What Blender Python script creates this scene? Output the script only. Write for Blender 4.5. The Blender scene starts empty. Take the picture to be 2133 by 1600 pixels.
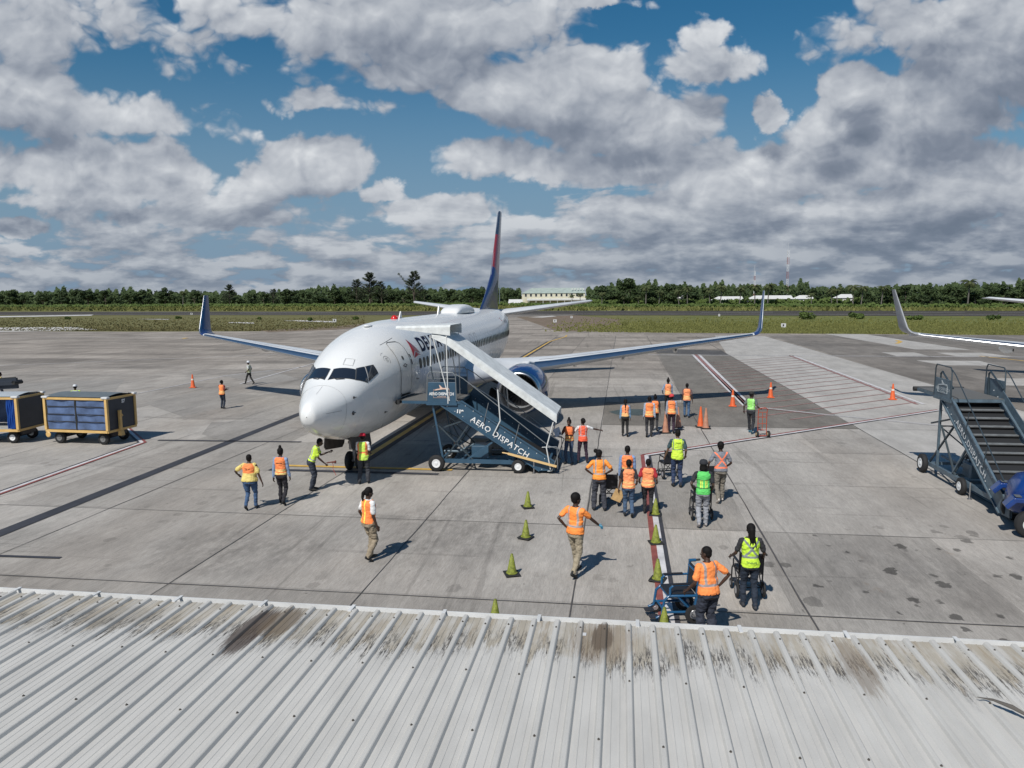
import bpy, bmesh, math, random
import numpy as np
from mathutils import Vector, Matrix, noise as mnoise
from mathutils.bvhtree import BVHTree

random.seed(7)
PI = math.pi
S = bpy.context.scene
COL = S.collection

# ---------------------------------------------------------------- camera
# world frame: X = across the stand towards photo right, Y = away along the airliner, Z = up
CAM = Vector((9.6045, -21.7549, 6.2227))
FPX, PITCH, ROLL = 1574.244, 0.116524, -0.0080663
PORT = (0.989449, -0.144879); AFT = (0.144879, 0.989449)

def cam_basis():
    c, s = math.cos(PITCH), math.sin(PITCH)
    M = np.array([[1, 0, 0], [0, -s, -c], [0, c, -s]])
    cr, sr = math.cos(ROLL), math.sin(ROLL)
    M = np.array([[cr, -sr, 0], [sr, cr, 0], [0, 0, 1]]) @ M
    L = np.array([[PORT[0], PORT[1], 0], [AFT[0], AFT[1], 0], [0, 0, 1]])   # level frame -> world frame
    return M, M @ L.T
LEVEL, CB = cam_basis()

cam_data = bpy.data.cameras.new('camera')
cam = bpy.data.objects.new('camera', cam_data)
COL.objects.link(cam)
cam_data.sensor_width = 36.0
cam_data.sensor_fit = 'HORIZONTAL'
cam_data.lens = 36.0 * FPX / 2133.0
cam_data.clip_start = 0.1
cam_data.clip_end = 6000.0
m = Matrix.Identity(4)
for i in range(3):
    m[i][0] = CB[0][i]; m[i][1] = -CB[1][i]; m[i][2] = -CB[2][i]; m[i][3] = CAM[i]
cam.matrix_world = m
S.camera = cam

def ray_dir(px, py):
    d = CB.T @ np.array([(px - 1066.5) / FPX, (py - 800.0) / FPX, 1.0])
    return Vector(d)
def at(px, py, z=0.0):
    """point of the plane at height z that was measured at this place of the photograph"""
    d = ray_dir(px, py); t = (z - CAM.z) / d.z
    return CAM + d * t
def at_dist(px, py, dist):
    """point at a given horizontal distance from the viewpoint"""
    d = ray_dir(px, py); t = dist / math.hypot(d.x, d.y)
    return CAM + d * t

# ---------------------------------------------------------------- light
SHADOW = Vector((0.337, 0.941, 0)).normalized()      # where shadows fall
SUN_EL = math.radians(48.5)
sun_dir = Vector((-SHADOW.x * math.cos(SUN_EL), -SHADOW.y * math.cos(SUN_EL), math.sin(SUN_EL)))
sd = bpy.data.lights.new('sun', 'SUN'); sd.energy = 4.2; sd.angle = math.radians(0.53); sd.color = (1.0, 0.965, 0.90)
sun = bpy.data.objects.new('sun', sd); COL.objects.link(sun)
sun.rotation_euler = sun_dir.to_track_quat('Z', 'Y').to_euler()
sun.location = (0, -30, 40)
S.view_settings.view_transform = 'Standard'
S.view_settings.look = 'None'
S.view_settings.exposure = 0.0
S.view_settings.gamma = 1.0
S.view_settings.use_curve_mapping = False

# ---------------------------------------------------------------- node expression helper
class NX:
    def __init__(s, tree, sock): s.t = tree; s.s = sock
    def _m(s, op, *o, clamp=False):
        n = s.t.nodes.new('ShaderNodeMath'); n.operation = op; n.use_clamp = clamp
        for i, v in enumerate((s,) + o):
            if isinstance(v, NX): s.t.links.new(v.s, n.inputs[i])
            else: n.inputs[i].default_value = v
        return NX(s.t, n.outputs[0])
    def __add__(s, o): return s._m('ADD', o)
    def __sub__(s, o): return s._m('SUBTRACT', o)
    def __mul__(s, o): return s._m('MULTIPLY', o)
    def __truediv__(s, o): return s._m('DIVIDE', o)
    def rsub(s, a): return (s * -1.0) + a
    def max(s, o): return s._m('MAXIMUM', o)
    def min(s, o): return s._m('MINIMUM', o)
    def smax(s, o, d=0.1): return s._m('SMOOTH_MAX', o, d)
    def abs(s): return s._m('ABSOLUTE')
    def floor(s): return s._m('FLOOR')
    def pow(s, o): return s._m('POWER', o)
    def sqrt(s): return s._m('SQRT')
    def gt(s, o): return s._m('GREATER_THAN', o)
    def lt(s, o): return s._m('LESS_THAN', o)
    def step(s, a, b, lo=0.0, hi=1.0):
        n = s.t.nodes.new('ShaderNodeMapRange'); n.interpolation_type = 'SMOOTHSTEP'; n.clamp = True
        s.t.links.new(s.s, n.inputs[0])
        for k, v in zip((1, 2, 3, 4), (a, b, lo, hi)): n.inputs[k].default_value = v
        return NX(s.t, n.outputs[0])
def xyz(t, x, y, z=0.0):
    n = t.nodes.new('ShaderNodeCombineXYZ')
    for i, v in enumerate((x, y, z)):
        if isinstance(v, NX): t.links.new(v.s, n.inputs[i])
        else: n.inputs[i].default_value = v
    return n.outputs[0]
def sep(t, vec):
    n = t.nodes.new('ShaderNodeSeparateXYZ'); t.links.new(vec, n.inputs[0])
    return NX(t, n.outputs[0]), NX(t, n.outputs[1]), NX(t, n.outputs[2])
def nz(t, vec, scale, detail=4.0, rough=0.5, dist=0.0, color=False):
    n = t.nodes.new('ShaderNodeTexNoise'); t.links.new(vec, n.inputs['Vector'])
    n.inputs['Scale'].default_value = scale; n.inputs['Detail'].default_value = detail
    n.inputs['Roughness'].default_value = rough; n.inputs['Distortion'].default_value = dist
    return n.outputs['Color'] if color else NX(t, n.outputs['Fac'])
def mixc(t, fac, a, b, mode='MIX'):
    n = t.nodes.new('ShaderNodeMix'); n.data_type = 'RGBA'; n.blend_type = mode; n.clamp_factor = True
    if isinstance(fac, NX): t.links.new(fac.s, n.inputs[0])
    else: n.inputs[0].default_value = fac
    for i, v in ((6, a), (7, b)):
        if isinstance(v, (tuple, list)): n.inputs[i].default_value = (*v[:3], 1.0)
        else: t.links.new(v, n.inputs[i])
    return n.outputs[2]
def ramp(t, fac, stops):
    n = t.nodes.new('ShaderNodeValToRGB'); t.links.new(fac.s, n.inputs[0])
    e = n.color_ramp.elements
    while len(e) < len(stops): e.new(0.5)
    for el, (p, c) in zip(e, stops):
        el.position = p; el.color = (*c, 1.0)
    return n.outputs[0]

# ---------------------------------------------------------------- world: Nishita sky with cumulus
W = bpy.data.worlds.new('World'); S.world = W; W.use_nodes = True
t = W.node_tree; t.nodes.clear()

def cloud_group():
    g = bpy.data.node_groups.new('cloud_density', 'ShaderNodeTree')
    g.interface.new_socket('X', in_out='INPUT', socket_type='NodeSocketFloat')
    g.interface.new_socket('Z', in_out='INPUT', socket_type='NodeSocketFloat')
    g.interface.new_socket('D', in_out='OUTPUT', socket_type='NodeSocketFloat')
    gi = g.nodes.new('NodeGroupInput'); go = g.nodes.new('NodeGroupOutput')
    X, Z = NX(g, gi.outputs[0]), NX(g, gi.outputs[1])
    v0 = xyz(g, X, Z * 1.25, 3.1)
    w = nz(g, v0, 4.2, 5, 0.6, 0.0, color=True)
    wx, wy, _ = sep(g, w)
    wb = nz(g, v0, 17.0, 5, 0.65, 0.0, color=True)
    bx_, by_, _ = sep(g, wb)
    Xw = X + (wx - 0.5) * 0.11 + (bx_ - 0.5) * 0.04
    Zw = Z + (wy - 0.5) * 0.06 + (by_ - 0.5) * 0.03
    # measured cloud masses: photo px centre, px radii, density, softness of the base
    B = [(80, 60, 205, 95, .55, 1), (30, 215, 130, 95, .95, 1), (140, 265, 130, 60, .75, 1), (330, 265, 130, 36, .42, 1),
         (100, 360, 190, 62, 1.0, 1), (350, 368, 95, 52, 1.0, 1), (205, 395, 220, 38, .9, 1), (560, 40, 190, 70, .48, 1), (420, 110, 60, 60, .35, 1),
         (840, 55, 300, 110, .85, 1), (900, 150, 180, 90, .6, 1), (1000, 60, 120, 90, .7, 1), (640, 225, 70, 28, .55, 1), (770, 225, 90, 26, .3, 1),
         (1040, 210, 130, 75, 1.0, 1), (1190, 215, 150, 100, 1.2, 1), (1300, 265, 150, 70, 1.2, 1), (1070, 345, 160, 42, .95, 1), (1360, 350, 190, 50, 1.1, 1),
         (655, 358, 108, 62, 1.35, 1), (420, 452, 220, 36, 1.2, 1), (540, 412, 62, 34, 1.1, 1), (905, 450, 115, 42, 1.2, 1), (820, 410, 50, 30, 1.0, 1),
         (25, 475, 75, 26, 1.2, 1), (1230, 4, 90, 16, .6, 1), (1460, 85, 45, 45, .7, 1), (1455, 150, 75, 38, .75, 1), (1590, 250, 32, 34, 1.0, 1),
         (1780, 210, 70, 62, 1.3, 1), (1720, 290, 90, 60, 1.2, 1), (1900, 60, 190, 90, .85, 1), (2090, 130, 170, 130, 1.2, 1), (1960, 240, 170, 80, 1.1, 1),
         (1850, 340, 220, 75, 1.2, 1), (1600, 380, 190, 65, 1.1, 1), (2060, 400, 190, 90, 1.1, 1), (1580, 470, 400, 48, 1.0, 1), (1900, 500, 400, 50, 1.0, 1)]
    D = None
    for cx, cy, rx, ry, s, _ in B:
        d = LEVEL.T @ np.array([(cx - 1066.5) / FPX, (cy - 800.0) / FPX, 1.0])
        X0, Z0 = d[0] / d[1], d[2] / d[1]
        a = (Xw - X0) * (FPX / rx); b = (Zw - Z0)
        b = b.max(0.0) * (FPX / ry) + b.min(0.0) * (FPX / ry * -1.45)
        q = ((a * a + b * b).sqrt().rsub(1.0)) * (0.42 * s) + 0.10 * (s - 0.6)
        D = q if D is None else D.smax(q, 0.07)
    g.links.new(D.s, go.inputs[0])
    return g
def detail_group():
    g = bpy.data.node_groups.new('cloud_detail', 'ShaderNodeTree')
    g.interface.new_socket('X', in_out='INPUT', socket_type='NodeSocketFloat')
    g.interface.new_socket('Z', in_out='INPUT', socket_type='NodeSocketFloat')
    g.interface.new_socket('N', in_out='OUTPUT', socket_type='NodeSocketFloat')
    g.interface.new_socket('L', in_out='OUTPUT', socket_type='NodeSocketFloat')
    gi = g.nodes.new('NodeGroupInput'); go = g.nodes.new('NodeGroupOutput')
    X, Z = NX(g, gi.outputs[0]), NX(g, gi.outputs[1])
    v0 = xyz(g, X, Z * 1.25, 3.1)
    wc = nz(g, v0, 9.0, 3, 0.6, color=True); w1, w2, _ = sep(g, wc)
    vo = g.nodes.new('ShaderNodeTexVoronoi'); vo.feature = 'F1'; vo.voronoi_dimensions = '2D'
    vo.inputs['Scale'].default_value = 1.0; vo.inputs['Detail'].default_value = 2.5; vo.inputs['Roughness'].default_value = 0.55; vo.inputs['Lacunarity'].default_value = 2.3
    g.links.new(xyz(g, X * 12.0 + w1 * 1.1, Z * 15.0 + w2 * 1.1), vo.inputs['Vector'])
    puff = NX(g, vo.outputs['Distance']).rsub(0.90)
    n = puff * 0.24 + (nz(g, v0, 4.6, 7, 0.58) - 0.5) * 0.34 + 0.025 + (nz(g, xyz(g, X, Z * 1.3, 1.2), 2.6, 2, 0.5) - 0.5) * 0.14
    lay = nz(g, xyz(g, X * 5.5, Z * 15.0, 7.7), 1.0, 7, 0.56, 0.3) - 0.49
    lay2 = nz(g, xyz(g, X * 15.0, Z * 50.0, 2.7), 1.0, 5, 0.55) - 0.5
    k = Z.step(0.13, 0.03)
    lay = (lay * 1.7 * (k.rsub(1.0)) + lay2 * 1.3 * k) + puff * 0.14 + Z.step(0.16, 0.02) * 0.14 + X.step(-0.15, 0.5) * 0.12 - Z.step(0.12, 0.26) * 1.4
    g.links.new(n.s, go.inputs[0]); g.links.new(lay.s, go.inputs[1])
    return g
CG = cloud_group()
tc = t.nodes.new('ShaderNodeTexCoord')
dx, dy, dz = sep(t, tc.outputs['Generated'])
fwd = dx * (-0.144879) + dy * 0.989449
rgt = dx * 0.989449 + dy * 0.144879
fa = fwd.abs().max(0.12)
X = rgt / fa; Z = dz / fa
DG = detail_group()
def blobs(x, z):
    n = t.nodes.new('ShaderNodeGroup'); n.node_tree = CG
    t.links.new(x.s, n.inputs[0]); t.links.new(z.s, n.inputs[1]); return NX(t, n.outputs[0])
def det(x, z):
    n = t.nodes.new('ShaderNodeGroup'); n.node_tree = DG
    t.links.new(x.s, n.inputs[0]); t.links.new(z.s, n.inputs[1]); return NX(t, n.outputs[0]), NX(t, n.outputs[1])
b0 = blobs(X, Z); b2 = blobs(X - 0.01, Z + 0.045)
(n0, l0), (n1, l1), (n2, l2) = det(X, Z), det(X - 0.008, Z + 0.016), det(X - 0.01, Z + 0.05)
d0 = (b0 + n0).smax(l0, 0.05); d1 = (b0 * 0.75 + b2 * 0.25 + n1).smax(l1, 0.05); d2 = (b2 + n2).smax(l2, 0.05)
alpha = d0.step(-0.02, 0.12)
alpha = alpha * Z.step(1.25, 0.62)                     # fewer clouds overhead
thick = d0.step(0.04, 0.50)
wl = Z.step(0.17, 0.07)
big = (b0 - b2) * 1.25 * wl.rsub(1.0) + (l0 - l2) * 0.7 * wl
big = big / (big.abs() * 1.5 + 1.0)
rel = ((n0 - n1) * 1.15 + (n0 - n2) * 0.40) * wl.rsub(1.0) + (l0 - l1) * 1.5 * wl
shade = (big + rel.max(-0.3).min(0.3) + 0.57 - thick * 0.14 + X.step(0.1, 0.75) * -0.12).max(0.0).min(1.0)
near_h = Z.step(0.16, 0.01)
ccol = ramp(t, shade, [(0.0, (0.150, 0.185, 0.245)), (0.28, (0.215, 0.25, 0.315)), (0.50, (0.335, 0.37, 0.43)), (0.76, (0.52, 0.55, 0.595)), (0.95, (0.69, 0.715, 0.745))])
ccol = mixc(t, near_h * 0.5, ccol, (0.165, 0.215, 0.285))
sky = t.nodes.new('ShaderNodeTexSky'); sky.sky_type = 'NISHITA'; sky.sun_disc = False
sky.sun_elevation = SUN_EL; sky.sun_rotation = math.atan2(sun_dir.x, sun_dir.y)
sky.altitude = 10; sky.air_density = 1.15; sky.dust_density = 0.6; sky.ozone_density = 2.2
hs = t.nodes.new('ShaderNodeHueSaturation'); hs.inputs['Saturation'].default_value = 1.45; hs.inputs['Hue'].default_value = 0.494; hs.inputs['Value'].default_value = 0.64
t.links.new(sky.outputs[0], hs.inputs['Color'])
blue = mixc(t, Z.step(0.34, 0.02) * 0.85, hs.outputs[0], (1.75, 2.85, 4.3))
c10 = mixc(t, 1.0, ccol, (10, 10, 10), 'MULTIPLY')
final = mixc(t, alpha, blue, c10)
bg = t.nodes.new('ShaderNodeBackground'); bg.inputs['Strength'].default_value = 0.1
t.links.new(final, bg.inputs['Color'])
wo = t.nodes.new('ShaderNodeOutputWorld'); t.links.new(bg.outputs[0], wo.inputs[0])
W.cycles.sampling_method = 'MANUAL'; W.cycles.sample_map_resolution = 512

# ---------------------------------------------------------------- materials
MATS = {}
def mat(name, col, rough=0.6, metal=0.0, var=0.0, vscale=3.0, bump=0.0, bscale=40.0, spec=0.5, coat=0.0, attr=False, alpha=None):
    if name in MATS: return MATS[name]
    M = bpy.data.materials.new(name); M.use_nodes = True
    nt = M.node_tree; b = nt.nodes['Principled BSDF']
    b.inputs['Roughness'].default_value = rough; b.inputs['Metallic'].default_value = metal
    b.inputs['Specular IOR Level'].default_value = spec
    if coat: b.inputs['Coat Weight'].default_value = coat; b.inputs['Coat Roughness'].default_value = 0.08
    tcn = nt.nodes.new('ShaderNodeTexCoord'); vec = tcn.outputs['Object']
    src = (*col, 1.0)
    b.inputs['Base Color'].default_value = src
    if attr:
        a = nt.nodes.new('ShaderNodeAttribute'); a.attribute_name = 'Col'
        base = a.outputs['Color']
    else: base = tuple(col)
    if var > 0:
        n = nz(nt, vec, vscale, 6, 0.6)
        f = n.step(0.25, 0.75, 1.0 - var, 1.0 + var * 0.6)
        base = mixc(nt, 1.0, base, xyz(nt, f, f, f), 'MULTIPLY')
        nt.links.new(base, b.inputs['Base Color'])
    elif attr: nt.links.new(base, b.inputs['Base Color'])
    if bump > 0:
        bn = nt.nodes.new('ShaderNodeBump'); bn.inputs['Strength'].default_value = bump; bn.inputs['Distance'].default_value = 0.02
        nn = nz(nt, vec, bscale, 5, 0.6); nt.links.new(nn.s, bn.inputs['Height']); nt.links.new(bn.outputs[0], b.inputs['Normal'])
    MATS[name] = M
    return M

# ---------------------------------------------------------------- object helpers
def tag(o, label=None, cat=None, group=None, kind=None):
    if label: o['label'] = label
    if cat: o['category'] = cat
    if group: o['group'] = group
    if kind: o['kind'] = kind
    return o
def empty(name, label, cat, loc=(0, 0, 0), rz=0.0, group=None):
    o = bpy.data.objects.new(name, None); COL.objects.link(o)
    o.location = loc; o.rotation_euler = (0, 0, rz); o.empty_display_size = 0.3
    return tag(o, label, cat, group)
def copy_tree(o, parent=None):
    c = o.copy(); COL.objects.link(c)
    if parent is not None: c.parent = parent
    for ch in list(o.children): copy_tree(ch, c)
    return c

TMP = bpy.data.scenes.new('tmp')
def evaluated(o):                                        # evaluate one object alone, without the whole scene
    TMP.collection.objects.link(o)
    with bpy.context.temp_override(scene=TMP, view_layer=TMP.view_layers[0]): dg = bpy.context.evaluated_depsgraph_get()
    dg.update()
    me = bpy.data.meshes.new_from_object(o.evaluated_get(dg)); TMP.collection.objects.unlink(o); return me

class MB:
    def __init__(s): s.v = []; s.f = []
    def add(s, vs, fs):
        o = len(s.v); s.v += [tuple(v) for v in vs]; s.f += [tuple(i + o for i in f) for f in fs]; return s
    def box(s, c, size, R=None, taper=None):
        hx, hy, hz = size[0] / 2, size[1] / 2, size[2] / 2
        vs = []
        for z in (-1, 1):
            k = 1.0 if (taper is None or z < 0) else taper
            for x, y in ((-1, -1), (1, -1), (1, 1), (-1, 1)):
                p = Vector((x * hx * k, y * hy * k, z * hz))
                if R is not None: p = R @ p
                vs.append(p + Vector(c))
        return s.add(vs, [(3, 2, 1, 0), (4, 5, 6, 7), (0, 1, 5, 4), (1, 2, 6, 5), (2, 3, 7, 6), (3, 0, 4, 7)])
    def bb(s, a, b):                                    # box from corner to corner
        c = [(a[i] + b[i]) / 2 for i in range(3)]; return s.box(c, [abs(b[i] - a[i]) for i in range(3)])
    def bar(s, p0, p1, w, h, up=(0, 0, 1)):             # rectangular bar between two points
        p0, p1 = Vector(p0), Vector(p1); d = p1 - p0; L = d.length
        z = d.normalized(); x = Vector(up).cross(z)
        if x.length < 1e-4: x = Vector((1, 0, 0)).cross(z)
        x.normalize(); y = z.cross(x)
        R = Matrix((x, y, z)).transposed()
        return s.box((p0 + p1) / 2, (w, h, L), R)
    def tube(s, pts, r, n=8, closed=False, cap=True):
        pts = [Vector(p) for p in pts]; N = len(pts)
        rs = list(r) if isinstance(r, (list, tuple)) else [r] * N
        rings = []; up = None
        for i, p in enumerate(pts):
            if closed: d = pts[(i + 1) % N] - pts[i - 1]
            elif i == 0: d = pts[1] - pts[0]
            elif i == N - 1: d = pts[-1] - pts[-2]
            else: d = (pts[i + 1] - p).normalized() + (p - pts[i - 1]).normalized()
            if d.length < 1e-9: d = Vector((0, 0, 1))
            d.normalize()
            if up is None:
                up = Vector((0, 0, 1)) if abs(d.z) < 0.9 else Vector((1, 0, 0))
            x = up - d * up.dot(d)
            if x.length < 1e-6: x = d.orthogonal()
            x.normalize(); y = d.cross(x); up = x
            q = rs[i]
            ra, rb = (q if isinstance(q, (tuple, list)) else (q, q))
            rings.append([p + x * (math.cos(a) * ra) + y * (math.sin(a) * rb) for a in [2 * PI * k / n for k in range(n)]])
        vs = [v for rg in rings for v in rg]; fs = []
        M = N if closed else N - 1
        for i in range(M):
            j = (i + 1) % N
            for k in range(n):
                l = (k + 1) % n
                fs.append((i * n + k, i * n + l, j * n + l, j * n + k))
        if cap and not closed:
            fs.append(tuple(range(n - 1, -1, -1))); fs.append(tuple((N - 1) * n + k for k in range(n)))
        return s.add(vs, fs)
    def limb(s, pts, r, n=12):                          # tube with rounded ends, for bodies
        pts = [Vector(p) for p in pts]; r = list(r)
        def g(q): return max(q) if isinstance(q, (tuple, list)) else q
        def sc(q, k): return (q[0] * k, q[1] * k) if isinstance(q, (tuple, list)) else q * k
        d0 = (pts[0] - pts[1]).normalized(); d1 = (pts[-1] - pts[-2]).normalized()
        P = [pts[0] + d0 * g(r[0]) * a for a in (0.95, 0.7)] + pts + [pts[-1] + d1 * g(r[-1]) * a for a in (0.7, 0.95)]
        R = [sc(r[0], .3), sc(r[0], .72)] + r + [sc(r[-1], .72), sc(r[-1], .3)]
        return s.tube(P, R, n)
    def lathe(s, prof, c=(0, 0, 0), axis='z', n=24, R=None):
        vs = []; fs = []
        for (r, h) in prof:
            for k in range(n):
                a = 2 * PI * k / n; x, y = math.cos(a) * r, math.sin(a) * r
                p = {'z': (x, y, h), 'y': (x, h, y), 'x': (h, x, y)}[axis]
                p = Vector(p)
                if R is not None: p = R @ p
                vs.append(p + Vector(c))
        for i in range(len(prof) - 1):
            for k in range(n):
                l = (k + 1) % n; fs.append((i * n + k, i * n + l, (i + 1) * n + l, (i + 1) * n + k))
        fs.append(tuple(range(n - 1, -1, -1))); fs.append(tuple((len(prof) - 1) * n + k for k in range(n)))
        return s.add(vs, fs)
    def prism(s, poly, y0, y1, f=lambda a, b, y: (a, y, b)):   # polygon (a,b) extruded along y
        n = len(poly)
        vs = [f(a, b, y0) for a, b in poly] + [f(a, b, y1) for a, b in poly]
        fs = [tuple(range(n)), tuple(range(2 * n - 1, n - 1, -1))] + [((k + 1) % n, k, k + n, (k + 1) % n + n) for k in range(n)]
        return s.add(vs, fs)
    def sphere(s, c, r, n=14, m_=9, R=None):
        rx, ry, rz = r if isinstance(r, (tuple, list)) else (r, r, r)
        vs = []; fs = []
        for i in range(m_ + 1):
            ph = -PI / 2 + PI * i / m_; cz = math.sin(ph); cr = max(math.cos(ph), 0.02)
            for k in range(n):
                a = 2 * PI * k / n; p = Vector((math.cos(a) * cr * rx, math.sin(a) * cr * ry, cz * rz))
                if R is not None: p = R @ p
                vs.append(p + Vector(c))
        for i in range(m_):
            for k in range(n):
                l = (k + 1) % n; fs.append((i * n + k, i * n + l, (i + 1) * n + l, (i + 1) * n + k))
        fs.append(tuple(range(n - 1, -1, -1))); fs.append(tuple(m_ * n + k for k in range(n)))
        return s.add(vs, fs)
    def grid(s, rows):                                  # rows of equal length -> quads
        n = len(rows[0]); vs = [p for r in rows for p in r]
        fs = [(i * n + k, i * n + k + 1, (i + 1) * n + k + 1, (i + 1) * n + k) for i in range(len(rows) - 1) for k in range(n - 1)]
        return s.add(vs, fs)
    def mesh(s, name):
        me = bpy.data.meshes.new(name); me.from_pydata(s.v, [], s.f); me.validate(); me.update(); return me
    def build(s, name, material, parent=None, smooth=None, fix=True, bevel=0.0):
        me = s.mesh(name)
        if fix:
            bm = bmesh.new(); bm.from_mesh(me); bmesh.ops.recalc_face_normals(bm, faces=bm.faces); bm.to_mesh(me); bm.free()
        if smooth is not None:
            me.shade_smooth()
            if smooth < 179: me.set_sharp_from_angle(angle=math.radians(smooth))
        o = bpy.data.objects.new(name, me); COL.objects.link(o)
        if material: me.materials.append(material)
        if parent is not None: o.parent = parent
        if bevel > 0:
            bv = o.modifiers.new('bevel', 'BEVEL'); bv.width = bevel; bv.segments = 2; bv.limit_method = 'ANGLE'
        return o

def text_mesh(txt, size=1.0, bold=0.0, slices=0, shear=0.0, spacing=1.0, res=3):
    """flat lettering as (verts, faces): x along, y up, starting at 0,0"""
    cu = bpy.data.curves.new('lettering', 'FONT'); cu.body = txt; cu.size = size; cu.offset = bold; cu.shear = shear
    cu.space_character = spacing; cu.resolution_u = res; cu.fill_mode = 'FRONT'
    o = bpy.data.objects.new('lettering', cu); me = evaluated(o)
    bpy.data.objects.remove(o); bpy.data.curves.remove(cu)
    bm = bmesh.new(); bm.from_mesh(me)
    if slices > 0 and len(bm.verts):
        ys = [v.co.y for v in bm.verts]; xs = [v.co.x for v in bm.verts]
        y = min(ys)
        while y < max(ys):
            bmesh.ops.bisect_plane(bm, geom=bm.verts[:] + bm.edges[:] + bm.faces[:], plane_co=(0, y, 0), plane_no=(0, 1, 0)); y += slices
        x = min(xs)
        while x < max(xs):
            bmesh.ops.bisect_plane(bm, geom=bm.verts[:] + bm.edges[:] + bm.faces[:], plane_co=(x, 0, 0), plane_no=(1, 0, 0)); x += slices * 2
    bm.verts.index_update()
    vs = [tuple(v.co) for v in bm.verts]; fs = [tuple(v.index for v in f.verts) for f in bm.faces]
    bm.free(); bpy.data.meshes.remove(me)
    return vs, fs
def lettering(name, txt, size, origin, ux, uy, material, parent, width=None, **kw):
    vs, fs = text_mesh(txt, size, **kw)
    ux, uy, origin = Vector(ux).normalized(), Vector(uy).normalized(), Vector(origin)
    k = 1.0
    if width: k = width / max(1e-6, max(v[0] for v in vs) - min(v[0] for v in vs))
    b = MB(); b.add([origin + ux * (v[0] * k) + uy * v[1] for v in vs], fs)
    return b.build(name, material, parent, fix=False)

def remesh(mb, voxel, name='m'):
    me = mb.mesh(name); o = bpy.data.objects.new(name, me)
    md = o.modifiers.new('r', 'REMESH'); md.mode = 'VOXEL'; md.voxel_size = voxel; md.use_smooth_shade = True
    sm = o.modifiers.new('s', 'SMOOTH'); sm.factor = 0.5; sm.iterations = 2
    out = evaluated(o); out.name = name
    bpy.data.objects.remove(o); bpy.data.meshes.remove(me)
    return out

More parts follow.
